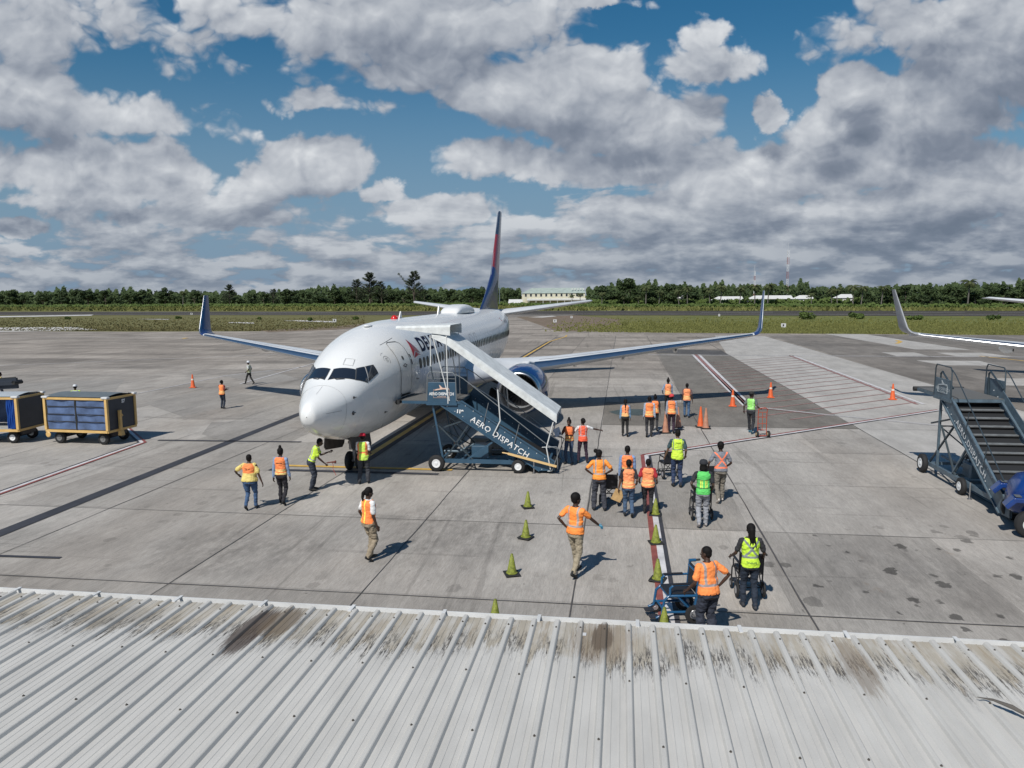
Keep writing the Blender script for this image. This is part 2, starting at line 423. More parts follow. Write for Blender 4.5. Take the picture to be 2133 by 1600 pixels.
# ================================================================ the setting
def ground_mat(name, base, tint=(0.2, 0.17, 0.14), cell=True, streak=0.16, stains=0.0, blotch=0.18, rough=0.85, far=0.0):
    if name in MATS: return MATS[name]
    M = bpy.data.materials.new(name); M.use_nodes = True; nt = M.node_tree; b = nt.nodes['Principled BSDF']
    b.inputs['Roughness'].default_value = rough; b.inputs['Specular IOR Level'].default_value = 0.25
    g = nt.nodes.new('ShaderNodeNewGeometry'); P = g.outputs['Position']
    px, py, pz = sep(nt, P)
    f = nz(nt, xyz(nt, px * 7.0, py * 0.9), 1.0, 7, 0.72).step(0.28, 0.74, 1.0 - streak * .7, 1.0 + streak * 0.45)      # broom strokes
    f2 = nz(nt, xyz(nt, px * 30.0, py * 3.0, 4.0), 1.0, 6, 0.8).step(0.34, 0.66, 1.0 - streak * 0.95, 1.0 + streak * 0.6)
    f3 = nz(nt, xyz(nt, px * 0.7, py * 0.28, 9.0), 1.0, 6, 0.68).step(0.28, 0.74, 1.0 - blotch, 1.0 + blotch * 0.7)
    f4 = nz(nt, P, 38.0, 4, 0.75).step(0.25, 0.75, 0.84, 1.14)
    tot = f * f2 * f3 * f4
    if cell:
        cx = ((px + 0.2) / 4.4).floor(); cy = ((py + 1.7) / 5.22).floor()
        wn = nt.nodes.new('ShaderNodeTexWhiteNoise'); wn.noise_dimensions = '2D'; nt.links.new(xyz(nt, cx, cy), wn.inputs['Vector'])
        tot = tot * NX(nt, wn.outputs['Value']).step(0.0, 1.0, 0.80, 1.10)
    n5 = nz(nt, xyz(nt, px * 0.18, py * 0.05, 2.0), 1.0, 5, 0.6).step(0.38, 0.68)
    col = mixc(nt, n5 * 0.5, base, tint)
    if far > 0:                                          # the older slabs farther out are weathered brown
        col = mixc(nt, py.step(12.0, 60.0) * far, col, tint)
        band = nz(nt, xyz(nt, px * 0.035, py * 0.22, 5.0), 1.0, 5, 0.65).step(0.38, 0.66, 1.06, 0.70)
        k = py.step(14.0, 45.0); tot = tot * (band * k + k.rsub(1.0))
    if stains > 0:                                       # oil drips, scuffs, rust runs
        v = nt.nodes.new('ShaderNodeTexVoronoi'); v.feature = 'F1'; v.inputs['Scale'].default_value = 1.0
        nt.links.new(xyz(nt, px * 2.3 + (nz(nt, P, 6.0, 3) - 0.5) * 0.6, py * 1.7 + (nz(nt, P, 5.0, 3) - 0.5) * 0.6), v.inputs['Vector'])
        rnd = nt.nodes.new('ShaderNodeSeparateColor'); nt.links.new(v.outputs['Color'], rnd.inputs[0])
        rr = NX(nt, rnd.outputs[0]); dist = NX(nt, v.outputs['Distance'])
        blob = (dist - rr.pow(2.0) * 0.42).step(0.05, -0.03) * NX(nt, rnd.outputs[1]).step(0.0, 0.5)
        zone = nz(nt, xyz(nt, px * 0.22, py * 0.22, 8.0), 1.0, 2).step(0.42, 0.62)
        east = px.step(11.0, 15.0) * py.step(0.5, -3.0)
        z2 = (zone * 0.35 + east * 1.1).min(1.0)
        tot = tot * (blob * z2 * (-0.62 * stains) + 1.0)
        tyre = nz(nt, xyz(nt, px * 2.2 + py * .12, py * 0.045, 21.0), 1.0, 4, 0.6).step(0.60, 0.66) * 0.20
        tyre2 = nz(nt, xyz(nt, px * .10, py * 1.6, 31.0), 1.0, 4, 0.6).step(0.62, 0.67) * 0.16
        tot = tot * tyre.max(tyre2).rsub(1.0)
        v2 = nt.nodes.new('ShaderNodeTexVoronoi'); v2.feature = 'F1'; v2.inputs['Scale'].default_value = 2.3
        nt.links.new(xyz(nt, px * 1.1, py), v2.inputs['Vector'])
        sp = NX(nt, v2.outputs['Distance']).step(0.10, 0.05) * nz(nt, xyz(nt, px, py, 3.3), 1.3, 2).step(0.5, 0.62)
        tot = tot * (sp * -0.4 + 1.0)
        # soot-dark scuffed areas left of the nose and by the cones
        scuff = None
        for (x0, y0, rx, ry, a) in ((0.2, -4.6, 2.8, 2.2, .42), (5.2, -2.2, 2.6, 3.4, .40), (-6.5, -4.8, 4.0, 1.2, .18), (5.6, 2.6, 1.8, 2.4, .18), (15.8, -4.6, 3.4, 2.6, .30)):
            qx = (px - x0) / rx; qy = (py - y0) / ry
            q = (qx * qx + qy * qy).step(1.3, 0.1) * a
            scuff = q if scuff is None else scuff.max(q)
        sn = nz(nt, xyz(nt, px * 2.6, py * 1.0, 6.0), 1.0, 6, 0.7).step(0.30, 0.72)
        tot = tot * (scuff * sn).rsub(1.0)
        rust = nz(nt, xyz(nt, px * 1.1, py * 0.5, 12.0), 1.0, 4, 0.6).step(0.63, 0.74) * east * 0.45
        col = mixc(nt, rust, col, (0.34, 0.20, 0.10))
    col = mixc(nt, 1.0, col, xyz(nt, tot, tot, tot), 'MULTIPLY')
    nt.links.new(col, b.inputs['Base Color'])
    bn = nt.nodes.new('ShaderNodeBump'); bn.inputs['Strength'].default_value = 0.35; bn.inputs['Distance'].default_value = 0.01
    nt.links.new((f2 + f4 * 0.6).s, bn.inputs['Height']); nt.links.new(bn.outputs[0], b.inputs['Normal'])
    MATS[name] = M; return M

def sheet(name, pts, z, material, label=None, kind='structure'):
    b = MB(); b.add([(p[0], p[1], z) for p in pts], [tuple(range(len(pts)))])
    o = b.build(name, material, fix=False)
    if o.data.polygons[0].normal.z < 0: o.data.flip_normals()
    return tag(o, label, None, None, kind)
def L(*pts):                                             # list of photo-measured ground points
    return [at(*p)[:2] for p in pts]
def stripe(b, p, q, w, z, jit=0.0, seg=1.0):
    p, q = Vector((p[0], p[1])), Vector((q[0], q[1])); d = q - p; n = max(1, int(d.length / seg)) if jit else 1
    nrm = Vector((-d.y, d.x)).normalized(); rows = []
    for i in range(n + 1):
        c = p + d * (i / n) + nrm * random.uniform(-jit, jit); ww = w * (1 + (random.uniform(-.35, .35) if jit else 0))
        rows.append([(c.x - nrm.x * ww / 2, c.y - nrm.y * ww / 2, z), (c.x + nrm.x * ww / 2, c.y + nrm.y * ww / 2, z)])
    b.grid(rows)
def up(o):
    me = o.data
    if me.polygons and sum(p.normal.z for p in me.polygons) < 0: me.flip_normals()
    return o

# ground far out: rough grass and scrub soil
def grass_mat(name, a, b_, c, sc=0.05):
    M = bpy.data.materials.new(name); M.use_nodes = True; nt = M.node_tree; b = nt.nodes['Principled BSDF']
    b.inputs['Roughness'].default_value = 0.95; b.inputs['Specular IOR Level'].default_value = 0.1
    g = nt.nodes.new('ShaderNodeNewGeometry'); P = g.outputs['Position']; px, py, pz = sep(nt, P)
    n1 = nz(nt, xyz(nt, px * sc, py * sc * 2.2), 1.0, 6, 0.65)
    n2 = nz(nt, xyz(nt, px * 0.5, py * 0.9, 2.0), 1.0, 5, 0.7).step(0.25, 0.75, 0.72, 1.25)
    col = ramp(nt, n1, [(0.30, a), (0.52, b_), (0.70, c)])
    # drier, browner ground towards the left, greener to the right
    col = mixc(nt, px.step(55.0, -25.0) * 0.55, col, (0.155, 0.132, 0.070))
    col = mixc(nt, 1.0, col, xyz(nt, n2, n2, n2), 'MULTIPLY')
    nt.links.new(col, b.inputs['Base Color']); MATS[name] = M; return M
G_FIELD = grass_mat('field_grass', (0.095, 0.112, 0.036), (0.145, 0.158, 0.050), (0.21, 0.19, 0.085))
sheet('ground', [(-2500, -300), (3000, -300), (3000, 4500), (-2500, 4500)], -0.06, G_FIELD, 'rough grass plain reaching the horizon')

CONC = ground_mat('concrete', (0.405, 0.378, 0.345), (0.335, 0.292, 0.25), stains=1.0, far=0.85)
CONC_L = ground_mat('concrete_pale', (0.435, 0.415, 0.388), (0.385, 0.36, 0.33), cell=False, streak=0.10)
CONC_D = ground_mat('concrete_dark', (0.205, 0.188, 0.166), (0.17, 0.15, 0.128), cell=False, streak=0.14, blotch=0.22)
CONC_B = ground_mat('concrete_brown', (0.225, 0.204, 0.182), (0.19, 0.166, 0.143), cell=True, streak=0.14, blotch=0.25)
TAR = mat('joint_tar', (0.085, 0.08, 0.078), 0.8, var=.35, vscale=1.5)
P_BLACK = mat('paint_black', (0.042, 0.043, 0.052), 0.75, var=0.25, vscale=1.5)
P_WHITE = mat('paint_white', (0.62, 0.60, 0.60), 0.6, var=0.25, vscale=2.5)
P_RED = mat('paint_red', (0.26, 0.075, 0.065), 0.65, var=0.3, vscale=2.5)
P_PINK = mat('paint_faded_red', (0.30, 0.15, 0.14), 0.7, var=0.25, vscale=2.0)
P_YEL = mat('paint_yellow', (0.62, 0.39, 0.09), 0.65, var=0.3, vscale=1.2)

edge = L((-900, 688), (-300, 689), (0, 690), (300, 691), (600, 690), (700, 686), (790, 678), (880, 668), (960, 662), (1075, 660), (1110, 672), (1160, 690), (1280, 691), (1500, 694), (1800, 696), (2133, 697.5), (3100, 704))
ap = [Vector((-330, -60)), *edge, Vector((420, -60))]
sheet('apron', ap, 0.0, CONC, 'broad weathered concrete aircraft apron with slab joints')
# patches of other concrete
def patch(name, pts, m_, z=0.004): return sheet(name, pts, z, m_)
patch('apron_patch', [(20.42, -60), (30.4, -60), (30.4, 60), (30.3, 93), (23.4, 95.5), (20.45, 60)], CONC_L)
patch('apron_patch', [(8.68, 14.42), (20.38, 14.38), (20.4, 60.8), (13.35, 62.5), (13.28, 22.4), (8.66, 22.4)], CONC_D)
patch('apron_patch', [(30.4, 15), (150, 15), *L((2500, 699), (2133, 698), (1800, 697))[:3], (30.9, 96)], CONC_B)
patch('apron_patch', [(13.3, 60.2), (20.4, 57.0), (20.4, 64), (13.4, 66.5)], mat('old_asphalt', (0.085, 0.08, 0.078), .9, var=.3, vscale=.8), 0.007)
for q in ([(1718, 695.5), (1800, 696), (2022, 729), (1905, 728)], [(1836, 734), (1905, 734.5), (1935, 742), (1868, 742)], [(1950, 735), (2048, 735), (2108, 743), (1995, 742.5)],
          [(1908, 751), (2040, 752), (2082, 762), (1965, 761)], [(2058, 788), (2300, 790), (2300, 806), (2080, 803)]):
    patch('apron_patch', L(*q), CONC_L, 0.008)
for q in ([(1060, 735), (1330, 735), (1285, 790), (1000, 800)],):
    pass
for q in ([(420, 905), (440, 880), (560, 874), (640, 905), (500, 925)], [(455, 783), (560, 771), (625, 790), (560, 800)], [(300, 840), (430, 812), (560, 826), (380, 868)], [(30, 800), (260, 790), (240, 815), (60, 828)]):
    patch('apron_patch', L(*q), ground_mat('concrete_mid', (0.315, 0.295, 0.27), (0.28, 0.255, 0.23), cell=False), 0.004)
patch('oil_stain', L((1268, 858), (1300, 852), (1345, 853), (1362, 862), (1330, 866), (1285, 864)), mat('oil_green', (0.055, 0.075, 0.07), .5, var=.3, vscale=2.), 0.008)

# joints between the slabs
jb = MB()
for x, w in ((-50, .03), (-41, .03), (-32.6, .03), (-27.6, .03), (-23.4, .025), (-19.0, .03), (-14.7, .03), (-9.9, .022), (-5.5, .035), (-.2, .03), (4.2, .035), (8.64, .05), (13.25, .055), (20.42, .05), (30.4, .05), (40, .03), (52, .03)):
    w *= .72
    stripe(jb, (x, -40), (x, 60), w, 0.012, 0.012, 1.2)
    if x > -24: stripe(jb, (x, 60), (x, 94), w * 1.6, 0.012, 0.02, 5)
for y, w in ((-12.3, .03), (-7.05, .035), (-1.75, .022), (3.45, .018), (8.72, .02), (14.42, .035), (20.8, .02), (27, .02), (34, .03), (44, .03), (57.5, .05), (72, .06)):
    for x0 in range(-60, 60, 10): stripe(jb, (x0, y), (x0 + 10, y), w * .8, 0.0125, 0.008, 1.3)
up(tag(jb.build('apron_joints', TAR, fix=False), 'dark sealed joints between the apron slabs', kind='structure'))

# painted markings
def marking(name, segs, m_, z, label, jit=0.0):
    b = MB()
    for p, q, w in segs: stripe(b, p, q, w, z, jit)
    return up(tag(b.build(name, m_, fix=False), label, kind='structure'))
cl = [(-.25, 5.0), (-.25, 16), (-.33, 46), (-.1, 80), (1.2, 92), (1.0, 96)]
marking('yellow_line', [(cl[i], cl[i + 1], .26) for i in range(5)] + [((-2.7, 4.3), (3.6, 4.28), .24)], P_YEL, .020, 'yellow stand centreline with black edges')
marking('black_line', [(cl[i], cl[i + 1], .78) for i in range(3)] + [((-3.05, 3.62), (3.25, 3.6), .26), ((-6.86, -9), (-6.84, -4.3), .47), ((-6.84, -4.3), (-7.03, 2.2), .46), ((-7.03, 2.2), (-7.5, 16.4), .44), ((-7.5, 16.4), (-8.2, 34), .42),
        ((-10.6, 8.45), (-4.1, 8.75), .2)] + [(at(-60, 1157)[:2], at(126, 1163)[:2], .13)], P_BLACK, .016, 'black overpainted lines on the apron')
c0 = (10.42, 7.62)
dv = Vector((24.44 - 10.42, 19.35 - 7.62)).normalized(); nv = Vector((-dv.y, dv.x)); far_c = Vector(c0) + dv * 20.6
def tri(b_off, w): # parallel offset of the corner line towards the inside
    a = Vector((c0[0] + b_off, c0[1] - b_off * 0.25)); e = far_c - nv * b_off
    k = Vector((c0[0] + b_off, -9.5)); c = Vector((c0[0] + b_off, c0[1] - b_off * 0.43))
    return [(k, c, w), (c, e, w)]
marking('red_line', tri(0.0, .15), P_RED, .020, 'red edge of the stand boundary line')
marking('white_line', tri(0.15, .16), P_WHITE, .0205, 'white middle of the stand boundary line')
marking('black_line', tri(0.275, .10), P_BLACK, .021, 'black inner edge of the stand boundary line')
lc = Vector((-10.88, 7.95)); ld = (Vector((-10.16, -.65)) - lc).normalized(); le = (Vector((-15.4, 12.79)) - lc).normalized()
def tri2(off, w):
    n1 = Vector((ld.y, -ld.x)) * off; c = lc + Vector((-abs(off), -abs(off) * .35)) * (1 if off else 0)
    return [(c, c + ld * 16, w), (c, c + le * 9, w)]
marking('red_line', tri2(0.0, .13), P_RED, .020, 'red edge of the left stand boundary line')
marking('white_line', tri2(0.13, .15), P_WHITE, .0205, 'white middle of the left stand boundary line')
marking('black_line', tri2(0.25, .10), P_BLACK, .021, 'black inner edge of the left stand boundary line')
hp = [at(1652, 741), at(1925, 843)]
h0, h1 = Vector(hp[0][:2]), Vector(hp[1][:2])
seg_w = [(h0, h1, .22), (h0 + Vector((.55, 0)), h1 + Vector((.75, .3)), .0)]
ox = Vector((-.35, 0))
marking('white_line', [(h0, h1, .22)] + [(at(1443, 739)[:2], at(1552, 846)[:2], .26), (at(1456, 739)[:2], at(1562, 845)[:2], .26), (at(1552, 846)[:2], at(1700, 862)[:2], .16), (at(1700, 862)[:2], at(2060, 897)[:2], .12), (at(1700, 863.5)[:2], at(2060, 898.5)[:2], .05)]
        + [(at(1350, 739.5)[:2], at(2200, 744.5)[:2], .3)], P_WHITE, .020, 'white lines of the hatched safety area')
marking('faded_red_line', [(h0 + ox, h1 + ox, .18), (at(1449, 739)[:2], at(1557, 846)[:2], .3), (at(1552, 848)[:2], at(1700, 864)[:2], .1)], P_PINK, .020, 'faded red lines beside the white ones')
hs_ = []
for k in range(17):
    tt = (k + .5) / 17.0; tt = tt ** 1.0
    p = h1 + (h0 - h1) * tt; ln = 13.5 if k > 0 else 11
    hs_.append((p, p - dv * ln, .12))
marking('red_hatching', hs_, mat('paint_hatching', (0.34, 0.185, 0.17), .7, var=.3, vscale=2.), .0195, 'thin red hatching lines across pale slabs')
marking('white_line', [(at(500, 800 - 0)[:2], at(655, 757)[:2], .14), (at(0, 762)[:2], at(640, 736)[:2], .16), (at(200, 838)[:2], at(470, 783)[:2], .12), (at(470, 783)[:2], at(655, 762)[:2], .14), (at(560, 700.5)[:2], at(0, 705)[:2], .2)], P_WHITE, .020, 'thin white lines left of the airliner')
marking('yellow_line', [(at(2040, 742)[:2], at(2260, 766)[:2], .3), (at(1868, 709)[:2], at(1876, 712)[:2], .5), (at(1876, 712)[:2], at(1868, 716)[:2], .5), (at(380, 706)[:2], at(390, 704)[:2], .5)], P_YEL, .020, 'yellow taxi line on the far right of the apron')

# runway and taxiway
ASPH = ground_mat('asphalt', (0.062, 0.055, 0.048), (0.095, 0.082, 0.066), cell=False, streak=0.1)
BROWN = ground_mat('bare_soil', (0.20, 0.15, 0.11), (0.17, 0.14, 0.09), cell=False, streak=0.1)
SAND = mat('pale_sand', (0.55, 0.53, 0.50), .9, var=.3, vscale=.4)
sheet('taxiway', L((880, 668), (960, 660), (1040, 655.5), (1200, 655.3), (1130, 664), (1090, 676), (1060, 690), (900, 690)), -0.010, CONC_B, 'taxiway joining the apron to the runway')
sheet('runway', L((-800, 653), (0, 656.5), (700, 656.2), (1400, 656.8), (2133, 658.5), (2900, 661), (2900, 646.5), (2133, 646), (1400, 647), (700, 649), (0, 649.8), (-800, 648)), -0.02, ASPH, 'dark asphalt runway crossing behind the grass')
marking('runway_line', [(at(-300, 655.6)[:2], at(700, 654.2)[:2], .9), (at(700, 654.2)[:2], at(1400, 654.2)[:2], .8), (at(1400, 654.2)[:2], at(2900, 658.2)[:2], .7),
        *[(at(x, 650.6)[:2], at(x + 150, 650.5)[:2], .9) for x in (1460, 1860, 2080)], (at(230, 650.3)[:2], at(400, 650.2)[:2], 1.2), (at(500, 651.5)[:2], at(700, 651.2)[:2], 1.2),
        (at(1040, 647.8)[:2], at(1330, 647.6)[:2], 1.0)], P_WHITE, .0, 'white runway edge and centre lines')
sheet('taxiway', L((-400, 661), (0, 661), (190, 657.5), (195, 655.5), (0, 658.5), (-400, 659)), .0, SAND, 'pale taxiway bend at the far left')
sheet('sand_strip', L((-400, 690), (0, 691), (110, 689), (205, 687), (150, 681.5), (0, 682), (-400, 682)), .004, SAND, 'pale sandy strip along the apron edge')
sheet('sand_strip', L((1100, 661), (1150, 658), (1160, 659), (1130, 661.5)), .004, SAND)
sheet('bare_ground', L((1075, 660), (1200, 657), (1290, 665), (1300, 691), (1160, 690.5), (1110, 672)), -.006, BROWN, 'bare brown earth at the apron edge')
sheet('bare_ground', L((560, 692), (700, 687), (880, 669), (900, 663), (860, 664), (700, 680), (540, 688.5)), .006, BROWN)
for q in ([(475, 672.5), (530, 674), (528, 671.5), (480, 671)], [(283, 664.5), (350, 666), (355, 664.5)], [(590, 668), (700, 672), (690, 669), (620, 667)], [(1390, 687), (1450, 689.5), (1430, 686)]):
    sheet('bare_ground', L(*q), -.004, SAND)

# long grass with leaf-sized blades
def leaf_mat(name, a, b_, trans=0.25):
    if name in MATS: return MATS[name]
    M = bpy.data.materials.new(name); M.use_nodes = True; nt = M.node_tree; b = nt.nodes['Principled BSDF']
    b.inputs['Roughness'].default_value = 0.7; b.inputs['Specular IOR Level'].default_value = 0.2
    oi = nt.nodes.new('ShaderNodeObjectInfo'); g = nt.nodes.new('ShaderNodeNewGeometry')
    n = nz(nt, g.outputs['Position'], 0.55, 4, 0.65)
    r = NX(nt, g.outputs['Random Per Island']); f = (n.step(0.3, 0.7) * 0.55 + r * 0.35 + NX(nt, oi.outputs['Random']) * 0.25).min(1.0)
    col = mixc(nt, f, a, b_); nt.links.new(col, b.inputs['Base Color'])
    MATS[name] = M; return M
LEAF = leaf_mat('foliage', (0.016, 0.032, 0.013), (0.058, 0.085, 0.030))
LEAF_L = leaf_mat('foliage_scrub', (0.036, 0.062, 0.016), (0.095, 0.135, 0.034))
LEAF_C = leaf_mat('foliage_feathery', (0.045, 0.060, 0.040), (0.10, 0.12, 0.075))
LEAF_P = leaf_mat('foliage_palm', (0.035, 0.055, 0.02), (0.105, 0.12, 0.05))
BLADE = leaf_mat('grass_blades', (0.115, 0.13, 0.040), (0.205, 0.205, 0.068))
BARK = mat('bark', (0.11, 0.09, 0.07), .9, var=.3)
BARK_P = mat('palm_bark', (0.15, 0.14, 0.12), .9, var=.3)
rg = random.Random(11)
def tufts(n, pick, h0, h1, w, name, m_, label):
    b = MB(); vs = []; fs = []
    for _ in range(n):
        p = pick()
        if p is None: continue
        h = rg.uniform(h0, h1)
        for k in range(3):
            a = rg.uniform(0, PI); c, s_ = math.cos(a) * w / 2, math.sin(a) * w / 2; lx, ly = rg.uniform(-.3, .3) * h, rg.uniform(-.3, .3) * h
            o = len(vs); z0 = -.05
            vs += [(p[0] - c, p[1] - s_, z0), (p[0] + c, p[1] + s_, z0), (p[0] + lx, p[1] + ly, h * rg.uniform(.7, 1))]; fs.append((o, o + 1, o + 2))
    b.v = vs; b.f = fs
    return tag(b.build(name, m_, fix=False), label, kind='stuff')
def pick_right():
    x = 1130 + 1220 * rg.random() ** .8; x = x if rg.random() < (x - 1130) / 260 else rg.uniform(1350, 2350); y = 691 + (x - 1280) * .0068 + 1.5 - abs(rg.gauss(0, 1)) * 12
    return at(x, y) if y > 660.5 else None
def pick_left():
    x = rg.uniform(-200, 760); y = (689 if x < 600 else 689 - (x - 600) * .06) - rg.random() ** 1.5 * 27
    return at(x, y) if y > 658 else None
tufts(26000, pick_right, .12, .42, .42, 'long_grass', BLADE, 'long green grass between apron and runway on the right')
tufts(7000, pick_left, .06, .22, .5, 'long_grass', leaf_mat('grass_dry', (0.11, 0.105, 0.042), (0.19, 0.165, 0.08)), 'short dry grass between apron and runway on the left')
def pick_far():
    x = rg.uniform(-250, 2400); y = rg.uniform(640.5, 647.5); return at(x, y)
tufts(9000, pick_far, .5, 1.6, 2.4, 'long_grass', BLADE, 'tall grass strip between runway and tree line')

# ---------------------------------------------------------------- foliage
def crown_mb(blobs, n, leaf, seed, flat=.8, droop=0.0):
    r = random.Random(seed); vs = []; fs = []
    tot = sum(b[3] * b[3] for b in blobs)
    for (cx, cy, cz, R) in blobs:
        k = int(n * R * R / tot)
        for _ in range(k):
            d = Vector((r.gauss(0, 1), r.gauss(0, 1), r.gauss(0, 1))).normalized(); rad = R * (0.55 + .5 * r.random() ** .6)
            p = Vector((cx, cy, cz)) + Vector((d.x * rad, d.y * rad, d.z * rad * flat))
            nrm = (d + Vector((r.gauss(0, .5), r.gauss(0, .5), r.gauss(0, .5) + .25))).normalized()
            x = nrm.orthogonal().normalized(); a = r.uniform(0, 2 * PI); y = nrm.cross(x)
            x, y = x * math.cos(a) + y * math.sin(a), y * math.cos(a) - x * math.sin(a)
            s_ = leaf * r.uniform(.6, 1.4); o = len(vs)
            vs += [p - x * s_, p - y * s_ * .55, p + x * s_, p + y * s_ * .55 - Vector((0, 0, droop * s_))]; fs.append((o, o + 1, o + 2, o + 3))
    b = MB(); b.v = [tuple(v) for v in vs]; b.f = fs; return b
def broad_proto(k):
    r = random.Random(100 + k); H = 10.0; bl = []
    nb = r.randint(8, 12); wide = r.uniform(2.6, 4.0); base = (1.6, 2.6, 4.0)[k % 3]
    for i in range(nb):
        a = r.uniform(0, 2 * PI); rr = wide * math.sqrt(r.random()); zz = r.uniform(base + 1, 8.6) - rr * .35
        bl.append((math.cos(a) * rr, math.sin(a) * rr, max(base, zz), r.uniform(1.0, 1.9)))
    bl.append((0, 0, 8.4, 1.5))
    cm = crown_mb(bl, 1500, .42, 50 + k).mesh('crown')
    tb = MB(); tb.limb([(0, 0, -.2), (.1, 0, 2.5), (.2, .1, 5)], [.26, .2, .12], 7)
    for b_ in bl[:6]: tb.limb([(.1, .05, 2.2 + r.random() * 1.5), (b_[0] * .5, b_[1] * .5, b_[2] * .7), (b_[0], b_[1], b_[2])], [.12, .08, .04], 5)
    return cm, tb.mesh('trunk')
def palm_proto(k):
    r = random.Random(200 + k); lean = r.uniform(-.6, .6); Ht = 9.0
    tb = MB(); tb.limb([(0, 0, -.2), (lean * .3, 0, 3), (lean * .8, .1, 6.5), (lean, .1, Ht)], [.24, .17, .15, .13], 7)
    vs = []; fs = []
    for i in range(24):
        a = 2 * PI * i / 24 * 2.4 + r.uniform(-.2, .2); el = r.uniform(-.5, 1.1); Ln = r.uniform(2.1, 2.9); p = Vector((lean, .1, Ht)); prev = None
        d = Vector((math.cos(a), math.sin(a), 0))
        for j in range(8):
            q = p.copy(); ang = el - j * .24; stp = Ln / 8; side = d.cross(Vector((0, 0, 1)))
            p = p + (d * math.cos(ang) + Vector((0, 0, math.sin(ang)))) * stp
            w = .62 * math.sin(PI * (j + 1.2) / 9.5)
            for s_ in (-1, 1):
                o = len(vs); tip = q.lerp(p, .6) + side * s_ * w - Vector((0, 0, w * .75)) + d * .15
                vs += [q, p, tip]; fs.append((o, o + 1, o + 2))
    c = MB(); c.v = [tuple(v) for v in vs]; c.f = fs
    return c.mesh('fronds'), tb.mesh('trunk')
def feather_proto(k):
    r = random.Random(300 + k); vs = []; fs = []; tb = MB(); H = 17.0
    tb.limb([(0, 0, -.2), (.2, 0, 6), (.1, 0, 12), (.3, 0, H - 1)], [.3, .22, .12, .05], 7)
    for i in range(60):
        z = 3.5 + (H - 4) * (i / 60) ** .9 + r.uniform(-.3, .3); a = r.uniform(0, 2 * PI); Ln = (1 - (z / H) ** 1.6) * 3.6 + .9
        d = Vector((math.cos(a), math.sin(a), r.uniform(.5, 1.1))).normalized(); e = Vector((.15, 0, z)) + d * Ln
        tb.limb([(.15, 0, z), e], [.05, .02], 4)
        for j in range(60):
            t_ = r.uniform(.25, 1.08); p = Vector((.15, 0, z)).lerp(e, t_) + Vector((r.gauss(0, .18), r.gauss(0, .18), r.gauss(0, .15)))
            q = p + (d * .5 + Vector((r.gauss(0, .3), r.gauss(0, .3), r.uniform(-.5, .3)))) * .8; s_ = (q - p).cross(Vector((r.gauss(0, 1), r.gauss(0, 1), 1))).normalized() * .13
            o = len(vs); vs += [p - s_, p + s_, q]; fs.append((o, o + 1, o + 2))
    c = MB(); c.v = [tuple(v) for v in vs]; c.f = fs
    return c.mesh('crown'), tb.mesh('trunk')
PROTO = {'b': [broad_proto(k) for k in range(6)], 'p': [palm_proto(k) for k in range(4)], 'c': [feather_proto(k) for k in range(2)]}
BASEH = {'b': 10.0, 'p': 11.0, 'c': 17.0}
for k, ms in (('b', LEAF), ('p', LEAF_P), ('c', LEAF_C)):
    for cm, tm in PROTO[k]: cm.materials.append(ms); tm.materials.append(BARK_P if k == 'p' else BARK)
def plant(kind, idx, loc, h, label, group=None, w=1.0):
    nm = {'b': 'broadleaf_tree', 'p': 'palm_tree', 'c': 'casuarina_tree'}[kind]; cm, tm = PROTO[kind][idx % len(PROTO[kind])]
    e = empty(nm, label, 'palm' if kind == 'p' else 'tree', (loc[0], loc[1], 0), rg.uniform(0, 2 * PI), group)
    s_ = h / BASEH[kind]; e.scale = (s_ * w, s_ * w, s_)
    for n_, me in (('trunk', tm), ('fronds' if kind == 'p' else 'crown', cm)):
        o = bpy.data.objects.new(n_, me); COL.objects.link(o); o.parent = e
    return e
def base_y(x):                                           # foot of the tree line in the photograph
    return float(np.interp(x, [-200, 0, 350, 700, 1050, 1240, 1500, 2133, 2400], [641, 641, 639.5, 639.5, 637, 642, 642.5, 645.5, 646]))
def top_y(x):
    return float(np.interp(x, [-200, 0, 150, 300, 460, 560, 680, 760, 900, 1000, 1080, 1235, 1300, 1350, 1450, 1650, 1700, 1800, 1950, 2133, 2400],
                           [606, 607, 603, 604, 607, 607, 596, 596, 601, 600, 601, 597, 583, 589, 592, 590, 594, 597, 591, 589, 590]))
def tree_at(kind, idx, px, topy, label, group, w=1.0, back=0.0, basey=None):
    b_ = at(px, basey or base_y(px)); d = math.hypot(b_.x - CAM.x, b_.y - CAM.y) * (1 + back)
    g = at_dist(px, 620, d); tp = at_dist(px, topy, d)
    return plant(kind, idx, g, max(2.0, tp.z), label, group, w)
